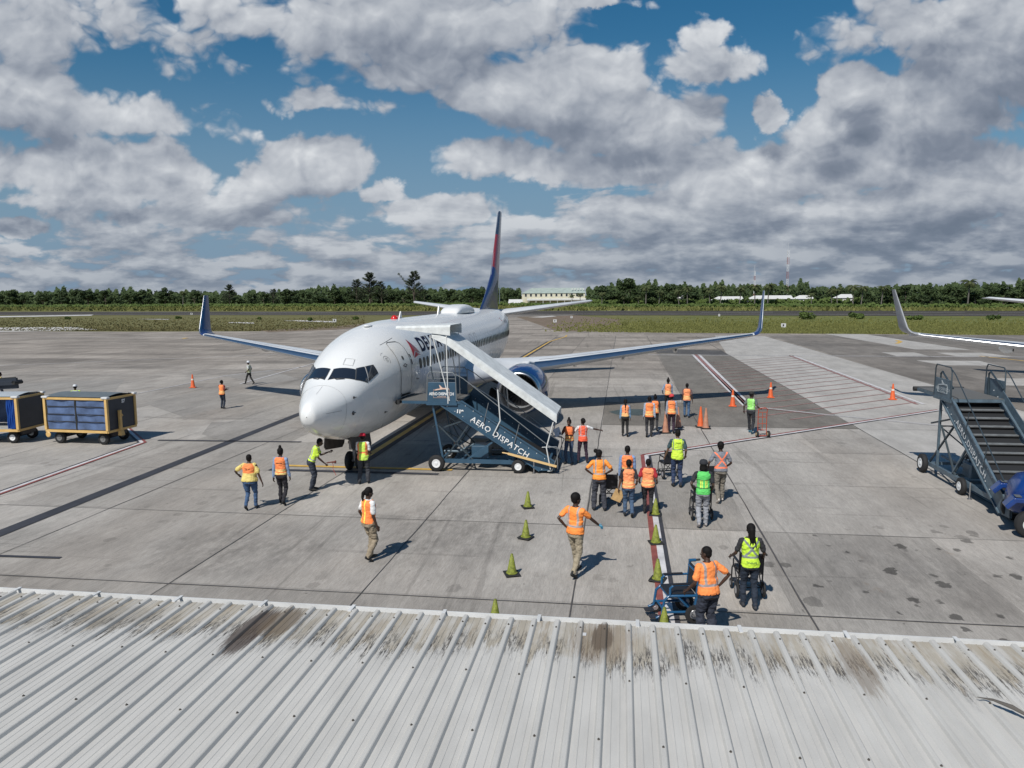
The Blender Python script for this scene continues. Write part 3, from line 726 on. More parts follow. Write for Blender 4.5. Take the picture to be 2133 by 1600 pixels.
# the mass of the wood behind, and scrub along its foot
def wood(name, m_, label, back, n, leaf, hfac, y_off=0.0, lo=0.0, seed=5, x0=-260, x1=2420, skip=()):
    r = random.Random(seed); vs = []; fs = []
    for _ in range(n):
        x = r.uniform(x0, x1)
        if any(a < x < b_ for a, b_ in skip): continue
        b0 = at(x, base_y(x) + y_off); d = math.hypot(b0.x - CAM.x, b0.y - CAM.y) * (1 + back * r.uniform(.6, 1.4))
        g = at_dist(x, 620, d); H = max(.5, at_dist(x, top_y(x) + 4, d).z) if hfac > 0 else -hfac
        H *= abs(hfac) if hfac > 0 else 1
        H *= .90 + .28 * mnoise.noise(Vector((x * .035, seed, 0))) + .30 * mnoise.noise(Vector((x * .13, seed, 3)))
        z = lo + (H - lo) * r.random() ** .8
        nrm = Vector((r.gauss(0, .6), -1 + r.gauss(0, .5), .6 + r.gauss(0, .5))).normalized(); xx = nrm.orthogonal().normalized(); a = r.uniform(0, 6.28); yy = nrm.cross(xx)
        xx, yy = xx * math.cos(a) + yy * math.sin(a), yy * math.cos(a) - xx * math.sin(a)
        s_ = leaf * r.uniform(.6, 1.5) * d / 300; p = Vector((g.x, g.y, max(.1, z))); o = len(vs)
        vs += [p - xx * s_, p - yy * s_ * .6, p + xx * s_, p + yy * s_ * .6]; fs.append((o, o + 1, o + 2, o + 3))
    b = MB(); b.v = [tuple(v) for v in vs]; b.f = fs
    return tag(b.build(name, m_, fix=False), label, kind='stuff')
wood('woodland', LEAF, 'dense dark wood reaching back beyond the airfield', .16, 60000, .55, 1.12, seed=5, skip=((1085, 1222),))
wood('undergrowth', LEAF_L, 'low green scrub along the foot of the tree line', .02, 17000, .5, -2.1, 1.2, seed=8)
wood('undergrowth', LEAF_L, 'bushy green hedge in front of the white roofed houses', .05, 12000, .5, -4.0, .5, seed=9, x0=1230, x1=1800)
for i in range(64):
    x = -230 + i * 41.5 + rg.uniform(-14, 14)
    if 1075 < x < 1232 or 1478 < x < 1550 or 1556 < x < 1650: continue
    if 560 < x < 1050: g_ = 'left'
    ty = top_y(x) + rg.uniform(-5, 7)
    tree_at('b', i * 7 + rg.randint(0, 5), x, ty, 'bushy broadleaf tree in the dense tree line beyond the runway', 'broadleaf trees along the tree line', rg.uniform(.9, 1.35), rg.uniform(.02, .1))
for i in range(44):
    x = -230 + i * 60 + rg.uniform(-20, 20)
    if 1070 < x < 1236 or 1400 < x < 1432 or 1470 < x < 1700 or 1730 < x < 1780: continue
    ty = base_y(x) - (base_y(x) - top_y(x)) * rg.uniform(.45, .75)
    tree_at('b', i * 5 + rg.randint(0, 5), x, ty, 'low rounded tree at the front of the tree line beyond the runway', 'low trees at the front of the tree line', rg.uniform(1.2, 1.8), rg.uniform(0.0, .04))
for x, ty, lab in ((162, 600, 'flat topped broadleaf tree rising above the wood at far left'), (344, 597, 'dark rounded tree standing above the wood left of the blue winglet'),
                   (1309, 577, 'tallest dark broadleaf crown right of the cream building'), (1075, 604, 'dark broadleaf tree between the tail fin and the cream building')):
    tree_at('b', int(x), x, ty, lab, None, 1.0, .01)
for x, ty, w_, lab in ((770, 568, 1.0, 'tall feathery casuarina with two neighbours above the wood left of the fin'), (744, 582, .8, 'shorter feathery casuarina left of the tallest one'), (795, 586, .8, 'shorter feathery casuarina right of the tallest one'),
                   (864, 565, .9, 'tall thin casuarina with a bare leaning limb'), (478, 593, 1.0, 'feathery casuarina right of the blue winglet'), (570, 602, .9, 'small feathery casuarina between winglet and airliner roof')):
    tree_at('c', int(x), x, ty, lab, None, w_ * 1.7, .01)
lt = MB(); q0 = at(864, base_y(864)); dd = math.hypot(q0.x - CAM.x, q0.y - CAM.y); pa, pb = at_dist(860, 606, dd), at_dist(831, 571, dd)
leaning = empty('casuarina_tree', 'bare leaning casuarina left of the tall thin one', 'tree', (q0.x, q0.y, 0))
lt.limb([(0, 0, 0), pa - Vector((q0.x, q0.y, 0)), pb - Vector((q0.x, q0.y, 0))], [.35, .25, .1], 6); lt.build('trunk', BARK, leaning)
cb = crown_mb([(*(pb.lerp(pa, k * .14) - Vector((q0.x, q0.y, 0))), .9) for k in range(5)], 150, .35, 3); cb.build('crown', LEAF_C, leaning, fix=False)
palms = [(1193, 610), (1254, 604), (1345, 588), (1372, 600), (1415, 598), (1432, 592), (1479, 594), (1500, 587), (1540, 591), (1572, 586), (1599, 585), (1300, 614), (1330, 615), (1733, 596), (1777, 587), (1794, 588), (1836, 588), (2016, 573), (1690, 606), (1745, 594), (380, 602), (1210, 606)]
for i, (x, ty) in enumerate(palms):
    lab = 'tall lone palm rising above the wood near the right edge' if x == 2016 else 'coconut palm above the tree line to the right of the airliner'
    if x == 380: lab = 'small palm top showing above the wood left of the blue winglet'
    if x in (1300, 1330): lab = 'spreading palm in front of the dark wood right of the cream building'
    grp = 'coconut palms above the tree line' if 'coconut' in lab else ('spreading palms right of the cream building' if 'spreading' in lab else None)
    tree_at('p', i, x, ty, lab, grp, 1.35, .0)
def bush(px, py, w, h, label):
    p = at(px, py); k = math.hypot(p.x - CAM.x, p.y - CAM.y) / FPX; R_ = w * k / 2; Hh = h * k
    r = random.Random(int(px)); bl = [(r.uniform(-.6, .6) * R_, r.uniform(-.4, .4) * R_, Hh * r.uniform(.3, .6), min(R_ * .5, Hh * .5)) for _ in range(6)]
    o = crown_mb(bl, 500, .22 * k * 10, int(px)).build('bush', LEAF_L, fix=False); o.location = (p.x, p.y, 0)
    return tag(o, label, 'bush')
bush(1680, 665, 36, 17, 'large round green bush on the verge beside the runway')
bush(1778, 664, 48, 13, 'wide low green bush on the verge beside the runway')
bush(1905, 666, 34, 9, 'small straggling bush behind the neighbouring winglet')
bush(2060, 666, 46, 9, 'low spreading bush near the right edge of the verge')
bush(646, 669, 13, 8, 'small dark bush in the dry field left of the airliner')
bush(741, 666, 11, 6, 'small bush in the dry field just left of the red sign')
bush(141, 665, 16, 4, 'flat dark shrub at far left of the field')
bush(371, 664, 11, 4, 'tiny shrub in the field left of the winglet')
bush(540, 665, 9, 4, 'tiny shrub in the field right of the winglet')

# ---------------------------------------------------------------- distant buildings and masts
def frame_at(px, py):                                    # base point, metres per photo pixel there
    p = at(px, py); d = math.hypot(p.x - CAM.x, p.y - CAM.y); return p, d / FPX * 1.0
def facing(p): return math.atan2(p.x - CAM.x, p.y - CAM.y)
CREAM = mat('cream_wall', (0.60, 0.57, 0.44), .8, var=.12, vscale=.3)
ROOFG = mat('roof_green_grey', (0.36, 0.42, 0.38), .6, var=.15, vscale=.5)
WHITE = mat('white_plaster', (0.62, 0.62, 0.60), .7, var=.08, vscale=.5)
GLASS_D = mat('dark_window', (0.035, 0.04, 0.045), .25)
TEAL = mat('teal_roof', (0.35, 0.55, 0.52), .5)
def building(px0, px1, pbase, ptop, depth, label, name, wall_m, roof_m, roofh, over=.4, windows=(), lean=False, rot=0.0, hip=True):
    p, k = frame_at((px0 + px1) / 2, pbase); w = (px1 - px0) * k; h = (pbase - ptop) * k * 1.01
    e = empty(name, label, 'building', (p.x, p.y, 0), -facing(p) + rot)
    b = MB(); b.bb((-w / 2, 0, 0), (w / 2, depth, h - roofh)); b.build('wall', wall_m, e)
    r = MB(); z = h - roofh; a = over
    ins = depth * .35 if hip else 0
    r.add([(-w / 2 - a, -a, z + .003), (w / 2 + a, -a, z + .003), (w / 2 + a, depth + a, z + .003), (-w / 2 - a, depth + a, z + .003), (-w / 2 + ins, depth / 2, h), (w / 2 - ins * .2, depth / 2, h)],
          [(3, 2, 1, 0), (0, 1, 5, 4), (2, 3, 4, 5), (1, 2, 5), (3, 0, 4)])
    r.build('roof', roof_m, e)
    for (fx, fz, ww, hh) in windows:
        x = -w / 2 + fx * w; z_ = fz * h
        f_ = MB(); f_.bb((x - ww / 2 - .08, -.06, z_ - hh / 2 - .08), (x + ww / 2 + .08, -.002, z_ + hh / 2 + .08)); wn = f_.build('window', WHITE, e)
        g_ = MB(); g_.bb((x - ww / 2, -.09, z_ - hh / 2), (x + ww / 2, -.062, z_ + hh / 2)); g_.build('pane', GLASS_D, wn)
    return e, w, h, k
e, w, h, k = building(1088, 1218, 637, 600.5, 16, 'long cream two storey building with grey green roof behind the tail', 'hangar_building', CREAM, ROOFG, 3.2,
    windows=[(.06 + i * .081, .60, 1.1, 1.7) for i in range(12)])
b = MB(); b.prism([(-w / 2 + 3, .36 * h), (w / 2 + .5, .36 * h), (w / 2 + .5, .30 * h), (-w / 2 + 3, .30 * h)], -4.0, -.1, lambda a, c, y: (a, y, c + (y + 4) * .12)); b.build('lean_to_roof', WHITE, e)
b = MB(); [b.bb((-w / 2 + 4 + i * 4.2, -3.9, 0), (-w / 2 + 4.3 + i * 4.2, -3.6, .3 * h)) for i in range(7)]; b.build('veranda_posts', WHITE, e)
b = MB(); [b.bb((w / 2 - 8 + i * 1.7, 2 + (i % 2), h - 1.2), (w / 2 - 7.2 + i * 1.7, 2.6 + (i % 2), h - .4)) for i in range(5)]; b.build('roof_vents', WHITE, e)
building(1060, 1088, 638, 624, 8, 'small cream house with pale gable roof right of the fin', 'house', mat('peach_wall', (0.62, .5, .32), .8), WHITE, 2.2, hip=False, windows=[(.55, .35, 1.2, 1.2)])
building(1222, 1238, 636, 614, 9, 'narrow white house behind the end of the cream building', 'house', WHITE, ROOFG, 3.0, windows=[(.5, .45, 1.2, 1.2)])
for (a, c, pb_, pt, lab, rm) in ((1484, 1545, 632, 615.5, 'long low white roofed shed left of the winglet tip', WHITE), (1560, 1645, 633, 614, 'long white gabled building beside the winglet tip', WHITE),
        (1652, 1690, 631, 614, 'small white building half hidden in trees right of the winglet', WHITE), (1738, 1772, 630, 612.5, 'white block house among palms', WHITE), (1412, 1428, 630, 612, 'small white gable among trees left of the sheds', WHITE),
        (488, 512, 632, 618, 'small house with pale teal roof right of the blue winglet', TEAL), (364, 400, 629, 619, 'low cream house in the trees left of the blue winglet', WHITE), (788, 800, 634, 628, 'tiny white hut in front of the wood', WHITE)):
    if a > 1400: pb_ = base_y((a + c) / 2) - 1.0; pt += 3.5
    building(a, c, pb_, pt, 8, lab, 'house', WHITE, rm, 1.5, windows=[(.25, .35, 1.2, 1.0), (.7, .35, 1.2, 1.0)])
def mast(px, pyt, pyb, wd, label):
    p, k = frame_at(px, pyb); H_ = (pyb - pyt) * k; e = empty('radio_mast', label, 'radio mast', (p.x, p.y, 0))
    mr, mw = mat('mast_red', (0.36, .14, .12), .6), mat('mast_white', (0.7, .7, .7), .6); n = 8
    for i in range(n):
        b = MB(); z0, z1 = H_ * i / n, H_ * (i + 1) / n
        for a in range(3):
            x, y = math.cos(a * 2.094) * wd, math.sin(a * 2.094) * wd; x2, y2 = math.cos((a + 1) * 2.094) * wd, math.sin((a + 1) * 2.094) * wd
            b.tube([(x, y, z0), (x, y, z1)], .05, 5)
            for j in range(4):
                za, zb = z0 + (z1 - z0) * j / 4, z0 + (z1 - z0) * (j + 1) / 4; b.tube([(x, y, za), (x2, y2, zb)], .03, 4)
        b.build('lattice_section', mr if i % 2 == 0 else mw, e)
    b = MB(); b.tube([(0, 0, H_), (0, 0, H_ + 3)], .04, 5); b.build('antenna', mw, e)
mast(1638, 530, 640, .55, 'tall red and white lattice radio mast above the trees')
mast(1570, 570, 640, .4, 'shorter red and white radio mast left of the tall one')

# airfield signs
SGN = mat('sign_white', (0.6, .6, .6), .5); RSGN = mat('sign_red', (0.45, .03, .03), .5); DARK = mat('dark_metal', (0.03, 0.03, 0.035), .5)
def box_marker(px, py, w, h, label):
    p, k = frame_at(px, py); w *= k; h *= k; e = empty('runway_marker', label, 'marker', (p.x, p.y, 0), -facing(p))
    b = MB(); b.bb((-w / 2, -.06, .15), (w / 2, .06, .15 + h)); b.build('board', SGN, e)
    b = MB(); b.bb((-w * .2, -.075, .15 + h * .28), (w * .12, -.063, .15 + h * .8)); b.build('dark_panel', DARK, e)
    for s_ in (-1, 1): b = MB(); b.tube([(s_ * w * .35, 0, -.05), (s_ * w * .35, 0, .15)], .04, 6); b.build('leg', DARK, e)
box_marker(1632, 684, 9, 8, 'white framed marker board at the grass edge below the winglet'); box_marker(1156, 673, 7, 6, 'white marker board on bare earth right of the tail')
box_marker(1190.5, 664, 4, 4.5, 'small white marker in the grass, farther right of the tail'); box_marker(1498, 660, 3.5, 4.5, 'small white marker beside the runway edge line')
box_marker(697, 672, 7, 6, 'white two legged marker in the dry field left of the airliner'); box_marker(399, 656.5, 4, 3.5, 'small pale marker left of the blue winglet')
p, k = frame_at(825, 666); e = empty('runway_sign', 'red runway sign with white lettering just behind the airliner roof', 'sign', (p.x, p.y, 0), -facing(p))
b = MB(); b.bb((-8 * k, -.15, .3), (8 * k, .15, .3 + 6 * k)); sg = b.build('board', RSGN, e)
lettering('lettering', '07-25', 5.6 * k, (-6.6 * k, -.16, .3 + 1.2 * k), (1, 0, 0), (0, 0, 1), SGN, sg, width=13 * k)
for s_ in (-1, 1): b = MB(); b.tube([(s_ * 6 * k, 0, -.05), (s_ * 6 * k, 0, .3)], .06, 6); b.build('leg', DARK, e)

# ---------------------------------------------------------------- the terminal roof in the foreground
ZR, EAVE, PITCH_RIB = 2.6, -13.7, 0.2605
RX0, RX1, RY0 = -6.0, 24.0, -24.5
def roof_mat():
    M = bpy.data.materials.new('painted_roof_sheet'); M.use_nodes = True; nt = M.node_tree; b = nt.nodes['Principled BSDF']
    b.inputs['Roughness'].default_value = 0.6; b.inputs['Specular IOR Level'].default_value = 0.2
    g = nt.nodes.new('ShaderNodeNewGeometry'); P = g.outputs['Position']; px, py, pz = sep(nt, P)
    d = (py * -1.0) + EAVE                                                    # distance from the eave
    base = (0.53, 0.515, 0.485)
    n0 = nz(nt, xyz(nt, px * 3.0, py * .8), 1.0, 6, .6).step(.3, .7, .90, 1.05)
    fine = nz(nt, P, 90.0, 3, .7).step(.25, .75, .95, 1.04)
    # beige bare strip near the eave, with ragged edge running along the ribs
    pr = (px - 9.7) / PITCH_RIB; fx = pr - pr.floor(); side = (fx - .5).abs()
    pan = side.step(.375, .35)                                                # the ribs keep their paint
    hug = side.step(.24, .34) * pan
    rag = nz(nt, xyz(nt, px * 46.0, py * 2.6, 1.0), 1.0, 7, .78); big = nz(nt, xyz(nt, px * 1.3, py * .3, 5.0), 1.0, 3, .5)
    mid = nz(nt, xyz(nt, px * 9.0, py * .4, 15.0), 1.0, 2, .5)
    lim = (rag - .5) * .8 + (big - .5) * .9 + (mid - .5) * .8 + .82
    eave = (d - lim).step(.05, -.05) * pan
    patchy = nz(nt, xyz(nt, px * 6.0, py * 1.0, 4.0), 1.0, 5, .65).step(.36, .60)
    col = mixc(nt, eave * (patchy * .8 + .2), base, (0.40, 0.36, 0.295))
    # black mildew where the paint lifts: crisp flecks drawn out along the ribs, thickest beside them
    streak = nz(nt, xyz(nt, px * 52.0, py * 5.0, 2.0), 1.0, 7, .85).step(.485, .53)
    where = nz(nt, xyz(nt, px * 5.0, py * .5, 7.0), 1.0, 3, .55).step(.36, .54)
    fringe = ((d - lim + .10) * 2.6).abs().step(1.0, .25) * pan
    col = mixc(nt, fringe * streak * (where * .85 + hug * .45 + .10), col, (0.085, 0.08, 0.075))
    spk = nz(nt, xyz(nt, px * 70.0, py * 9.0, 3.0), 1.0, 5, .85).step(.51, .56)
    hugw = nz(nt, xyz(nt, px * 3.0, py * .8, 27.0), 1.0, 3, .5).step(.45, .6)
    col = mixc(nt, (d - lim * 1.25).step(.25, -.05) * hug * spk * (hugw * .8 + .15), col, (0.10, 0.09, 0.08))
    far_spk = nz(nt, P, 80.0, 5, .85).step(.58, .66)
    col = mixc(nt, far_spk * side.step(.30, .40) * .45, col, (0.27, 0.22, 0.17))
    # burnt and rusty spots, with a round grey smudge as the last entry
    for (x0, y0, rx, ry, c, a) in ((5.62, -14.35, .19, .62, (0.07, 0.05, 0.04), .85), (5.85, -14.1, .22, .42, (0.15, 0.115, 0.08), .8), (9.42, -14.05, .12, .36, (0.055, 0.045, 0.04), .95), (9.42, -14.15, .36, .50, (0.26, 0.20, 0.14), .5),
                                   (11.9, -14.35, .15, .60, (0.24, 0.195, 0.15), .6), (3.9, -14.2, .5, .3, (.22, .2, .17), .4), (7.3, -17.3, .3, .3, (.1, .1, .1), .5)):
        qx = (px - x0) / rx; qy = (py - y0) / ry
        q = ((qx * qx + qy * qy).sqrt() + (rag - .5) * 2.0).step(1.10, .75) * a
        col = mixc(nt, q, col, c)
    rustn = nz(nt, xyz(nt, px * 9.0, py * .9, 3.0), 1.0, 5, .65).step(.56, .66) * eave * .5
    col = mixc(nt, rustn, col, (0.30, 0.24, 0.165))
    f = n0 * fine
    col = mixc(nt, 1.0, col, xyz(nt, f, f, f), 'MULTIPLY'); nt.links.new(col, b.inputs['Base Color'])
    MATS['roof'] = M; return M
roof = empty('terminal_roof', 'white ribbed sheet metal roof with mildew streaks in the foreground', 'roof', (9.0, -16.0, 0))
RO = Vector((9.0, -16.0, 0))
prof = []
k0 = int(RX0 / PITCH_RIB); k1 = int(RX1 / PITCH_RIB)
for k in range(k0, k1):
    x = 9.7 + (k - int(9.7 / PITCH_RIB)) * PITCH_RIB
    prof += [(x - .038, 0), (x - .023, .026), (x - .015, .031), (x + .015, .031), (x + .023, .026), (x + .038, 0), (x + .085, 0), (x + .089, .004), (x + .099, .004), (x + .103, 0), (x + .158, 0), (x + .162, .004), (x + .172, .004), (x + .176, 0)]
b = MB(); rows = []
ys = [EAVE - i * .9 for i in range(13)]
for y in ys: rows.append([(x - RO.x, y - RO.y, ZR + z + .002 * math.sin(x * 3 + y)) for x, z in prof])
b.grid(rows)
o = b.build('roof_sheet', roof_mat(), roof, smooth=25, fix=False)
if sum(p.normal.z for p in o.data.polygons) < 0: o.data.flip_normals()
sc = MB()
for k in range(k0, k1):
    x = 9.7 + (k - int(9.7 / PITCH_RIB)) * PITCH_RIB
    for j, y in enumerate((-13.9, -14.97, -15.97, -17.0, -18.0)):
        if j == 0 or (k + j) % 2 == 0: sc.lathe([(.011, 0), (.011, .006), (.006, .007), (.006, .013)], (x - RO.x + random.uniform(-.004, .004), y - RO.y + random.uniform(-.03, .03), ZR + .031), n=8)
tag(sc.build('roof_screws', mat('screw', (0.07, .06, .05), .6), roof), kind='stuff')
WG = mat('gutter_white', (0.64, .64, .63), .5, var=.15, vscale=2.)
b = MB()
gp = [(EAVE + .005, -.03), (EAVE + .005, -.15), (EAVE + .12, -.15), (EAVE + .135, .0), (EAVE + .12, .0), (EAVE + .108, -.138), (EAVE + .02, -.138), (EAVE + .02, -.03)]
b.prism([(y - RO.y, z + ZR) for y, z in gp], RX0 - RO.x, RX1 - RO.x, lambda a, c, y: (y, a, c)); b.build('gutter', WG, roof)
for i in range(26):
    x = RX0 + 1.1 * i + .4; b = MB(); b.bb((x - .02 - RO.x, EAVE - .03 - RO.y, ZR + .001), (x + .02 - RO.x, EAVE + .15 - RO.y, ZR + .012)); b.build('gutter_strap', WG, roof)
b = MB(); b.bb((RX0 + .2 - RO.x, RY0 - RO.y, 0), (RX1 - .2 - RO.x, EAVE - .9 - RO.y, ZR - .12)); b.build('wall', WHITE, roof)
b = MB(); b.bb((9.22 - .05, -13.98 - .04, ZR + .006), (9.22 + .03, -13.98 + .03, ZR + .009)); o = b.build('paper_scrap', SGN); tag(o, 'small scrap of white paper on the roof near the gutter', 'paper'); 
q1, q2 = at(2035, 1452, ZR + .04), at(2150, 1496, ZR + .05); b = MB()
dr = (q2 - q1); sd_ = Vector((-dr.y, dr.x, 0)).normalized()
b.tube([q1, q1.lerp(q2, .3) + Vector((0, 0, .03)), q1.lerp(q2, .65) + Vector((0, 0, .03)), q2], [.003, .012, .022, .012], 6); o = b.build('dry_palm_leaf', mat('dry_leaf', (.10, .09, .08), .8), smooth=60); tag(o, 'dry grey palm leaf lying on the roof at the right edge', 'leaf')

# ================================================================ the airliner
FST = np.array([(0.0, 2.578, 2.578, 0.0, 2.578), (0.06, 2.8, 2.36, 0.2, 2.586), (0.2, 2.95, 2.22, 0.3, 2.603), (0.5, 3.092, 2.045, 0.46, 2.645), (1.0, 3.271, 1.819, 0.671, 2.722), (1.5, 3.471, 1.672, 0.844, 2.82), (1.9, 3.669, 1.547, 0.987, 2.909), (2.3, 3.907, 1.452, 1.096, 3.009), (3.0, 4.309, 1.325, 1.264, 3.151), (4.0, 4.698, 1.252, 1.498, 3.296), (5.0, 4.947, 1.235, 1.683, 3.4), (6.0, 5.125, 1.242, 1.785, 3.48), (7.0, 5.223, 1.266, 1.825, 3.5), (8.2, 5.272, 1.295, 1.844, 3.5), (16.0, 5.3, 1.3, 1.844, 3.5), (27.0, 5.3, 1.3, 1.844, 3.5), (29.0, 5.3, 1.515, 1.794, 3.58), (31.0, 5.302, 1.965, 1.644, 3.75), (33.0, 5.282, 2.565, 1.384, 4.0), (35.0, 5.232, 3.215, 1.034, 4.3), (37.0, 5.132, 3.965, 0.564, 4.65), (38.0, 5.012, 4.465, 0.234, 4.85)])
def fprof(y):
    y = min(max(y, 0), 38); xs = FST[:, 0]; i = min(int(np.searchsorted(xs, y, side='right')) - 1, len(xs) - 2)
    x0, x1 = xs[i], xs[i + 1]; t_ = (y - x0) / (x1 - x0); h = x1 - x0
    def mm(k):
        if k == 0 or k == len(xs) - 1:
            a, b = (0, 1) if k == 0 else (k - 1, k)
            return (FST[b, 1:] - FST[a, 1:]) / (xs[b] - xs[a])
        dl = (FST[k, 1:] - FST[k - 1, 1:]) / (xs[k] - xs[k - 1]); dr_ = (FST[k + 1, 1:] - FST[k, 1:]) / (xs[k + 1] - xs[k])
        return np.where(dl * dr_ > 0, 2 * dl * dr_ / np.where(np.abs(dl + dr_) < 1e-9, 1, dl + dr_), 0)
    return (2 * t_**3 - 3 * t_**2 + 1) * FST[i, 1:] + (t_**3 - 2 * t_**2 + t_) * h * mm(i) + (-2 * t_**3 + 3 * t_**2) * FST[i + 1, 1:] + (t_**3 - t_**2) * h * mm(i + 1)
def fring(y, n=72, off=0.0):
    zt, zb, hw, zc = fprof(y); r = []
    for k in range(n):
        a = 2 * PI * k / n; c, s_ = math.cos(a), math.sin(a); e = 2.0 if s_ >= 0 else 2.25
        X_ = math.copysign(abs(c) ** (2 / e), c) * (hw + off); Z_ = math.copysign(abs(s_) ** (2 / e), s_) * ((zt - zc if s_ >= 0 else zc - zb) + off)
        r.append((X_, y, zc + Z_))
    return r
def fside(y, z, side=1, off=0.006):                      # point on the skin at station y and height z
    zt, zb, hw, zc = fprof(y); h = (zt - zc) if z > zc else (zc - zb); e = 2.0 if z > zc else 2.25
    q = min(abs((z - zc) / h), .9999) ** e; return Vector((side * (hw * (1 - q) ** (1 / e) + off), y, z))
def fradial(P, off=0.006):                               # push a point radially on to the skin
    x, y, z = P; zt, zb, hw, zc = fprof(y); h = (zt - zc) if z > zc else (zc - zb); e = 2.0 if z > zc else 2.25
    g = (abs(x / hw) ** e + abs((z - zc) / h) ** e) ** (1 / e); R_ = math.hypot(x, z - zc); k = 1 / max(g, 1e-6) + off / max(R_, 1e-6)
    return Vector((x * k, y, zc + (z - zc) * k))

AW = mat('aircraft_white', (0.80, 0.80, 0.79), 0.28, var=0.05, vscale=1.2, coat=0.35)
def fus_mat():
    M = bpy.data.materials.new('fuselage_paint'); M.use_nodes = True; nt = M.node_tree; b = nt.nodes['Principled BSDF']
    tcn = nt.nodes.new('ShaderNodeTexCoord'); x, y, z = sep(nt, tcn.outputs['Object'])
    n = nz(nt, xyz(nt, x, y * .35, z * 1.2), .8, 3, .5).step(.3, .75, .97, 1.01)
    grime = nz(nt, xyz(nt, x * 2.0, y * 1.4, z * 5.0), 1.0, 6, .7).step(.42, .72) * z.step(2.6, 1.5) * .16
    fr = (y / 2.52); fr = (fr - fr.floor() - .5).abs().step(.4965, .4985) * .24 * y.step(6.0, 7.0)
    lap = (z - 4.32).abs().step(.012, .005) * .2 * y.step(6.0, 7.0)
    f = n * (grime + fr.max(lap)).rsub(1.0)
    col = mixc(nt, 1.0, (0.78, 0.785, 0.775), xyz(nt, f, f, f), 'MULTIPLY'); nt.links.new(col, b.inputs['Base Color'])
    r = nz(nt, tcn.outputs['Object'], .9, 2, .5).step(.3, .7, .24, .30); nt.links.new(r.s, b.inputs['Roughness'])
    b.inputs['Coat Weight'].default_value = .4; b.inputs['Coat Roughness'].default_value = .06
    return M
FUSP = fus_mat()
GLASS = mat('cockpit_glass', (0.018, 0.024, 0.036), 0.06, spec=0.9)
SEAL = mat('window_seal', (0.085, 0.09, 0.095), 0.6, spec=.2)
SEAM = mat('panel_seam', (0.16, 0.165, 0.17), 0.6)
NAVY = mat('livery_navy', (0.012, 0.022, 0.070), 0.22, coat=.5)
LRED = mat('livery_red', (0.42, 0.018, 0.028), 0.5, spec=.3)
LRED_D = mat('livery_dark_red', (0.20, 0.010, 0.020), 0.3, coat=.3)
METAL = mat('bare_metal', (0.62, 0.63, 0.65), 0.28, 1.0, var=.08)
WINGM = mat('wing_grey', (0.62, 0.64, 0.66), 0.38, 0.1, var=.12, vscale=.9)
TYRE = mat('tyre', (0.018, 0.018, 0.019), 0.8, bump=.2)
HUB = mat('hub_grey', (0.55, .55, .54), .45, var=.2)
DKG = mat('dark_gear', (0.06, 0.062, 0.068), .55, var=.3)
COWL = mat('engine_blue', (0.012, 0.034, 0.145), 0.16, coat=.7)
WGL_B = mat('winglet_blue', (0.022, 0.048, 0.15), 0.3, coat=.3, var=.12)
WGL_G = mat('winglet_grey', (0.30, 0.31, 0.33), 0.45, var=.15)

plane = empty('airliner', 'white twin engine airliner with blue engines parked nose towards the terminal', 'airliner', (0.081, -0.089, 0.0), 0.001, 'white airliners with upturned winglets')
plane['label'] = 'white twin engine airliner with blue engines standing nose towards the roof'
ys_ = [0.002, .02, .06, .12, .2, .3, .42, .56, .72, .9, 1.1, 1.3, 1.5, 1.7, 1.9, 2.1, 2.3, 2.6, 2.9, 3.3, 3.7, 4.1, 4.6, 5.1, 5.6, 6.2, 7, 8, 9.5, 12, 15, 18, 21, 24, 26, 27, 28, 29, 30, 31, 32, 33, 34, 35, 36, 36.8, 37.5, 38]
b = MB(); rows = []
for y in ys_:
    r = fring(max(y, .004), 96); rows.append(r + [r[0]])
b.grid(rows); n_ = len(rows[0]); b.f.append(tuple(range((len(rows) - 1) * n_, (len(rows) - 1) * n_ + n_ - 1)))
fus = b.build('fuselage', FUSP, plane, smooth=180, fix=True)
bm = bmesh.new(); bm.from_mesh(fus.data); bmesh.ops.remove_doubles(bm, verts=bm.verts, dist=.0004); bmesh.ops.recalc_face_normals(bm, faces=bm.faces); bm.to_mesh(fus.data); bm.free()
# wing-body fairing
b = MB(); rows = []
for i in range(17):
    u_ = i / 16; y = 12.6 + u_ * 11.5; k = math.sin(PI * u_) ** .6
    rows.append([(math.copysign(abs(math.cos(a)) ** .8, math.cos(a)) * (0.6 + 1.62 * k), y, 2.15 - math.sin(a) * (0.2 + .98 * k)) for a in [PI * j / 20 for j in range(-3, 24)]])
b.grid(rows); b.build('wing_fairing', AW, plane, smooth=180)

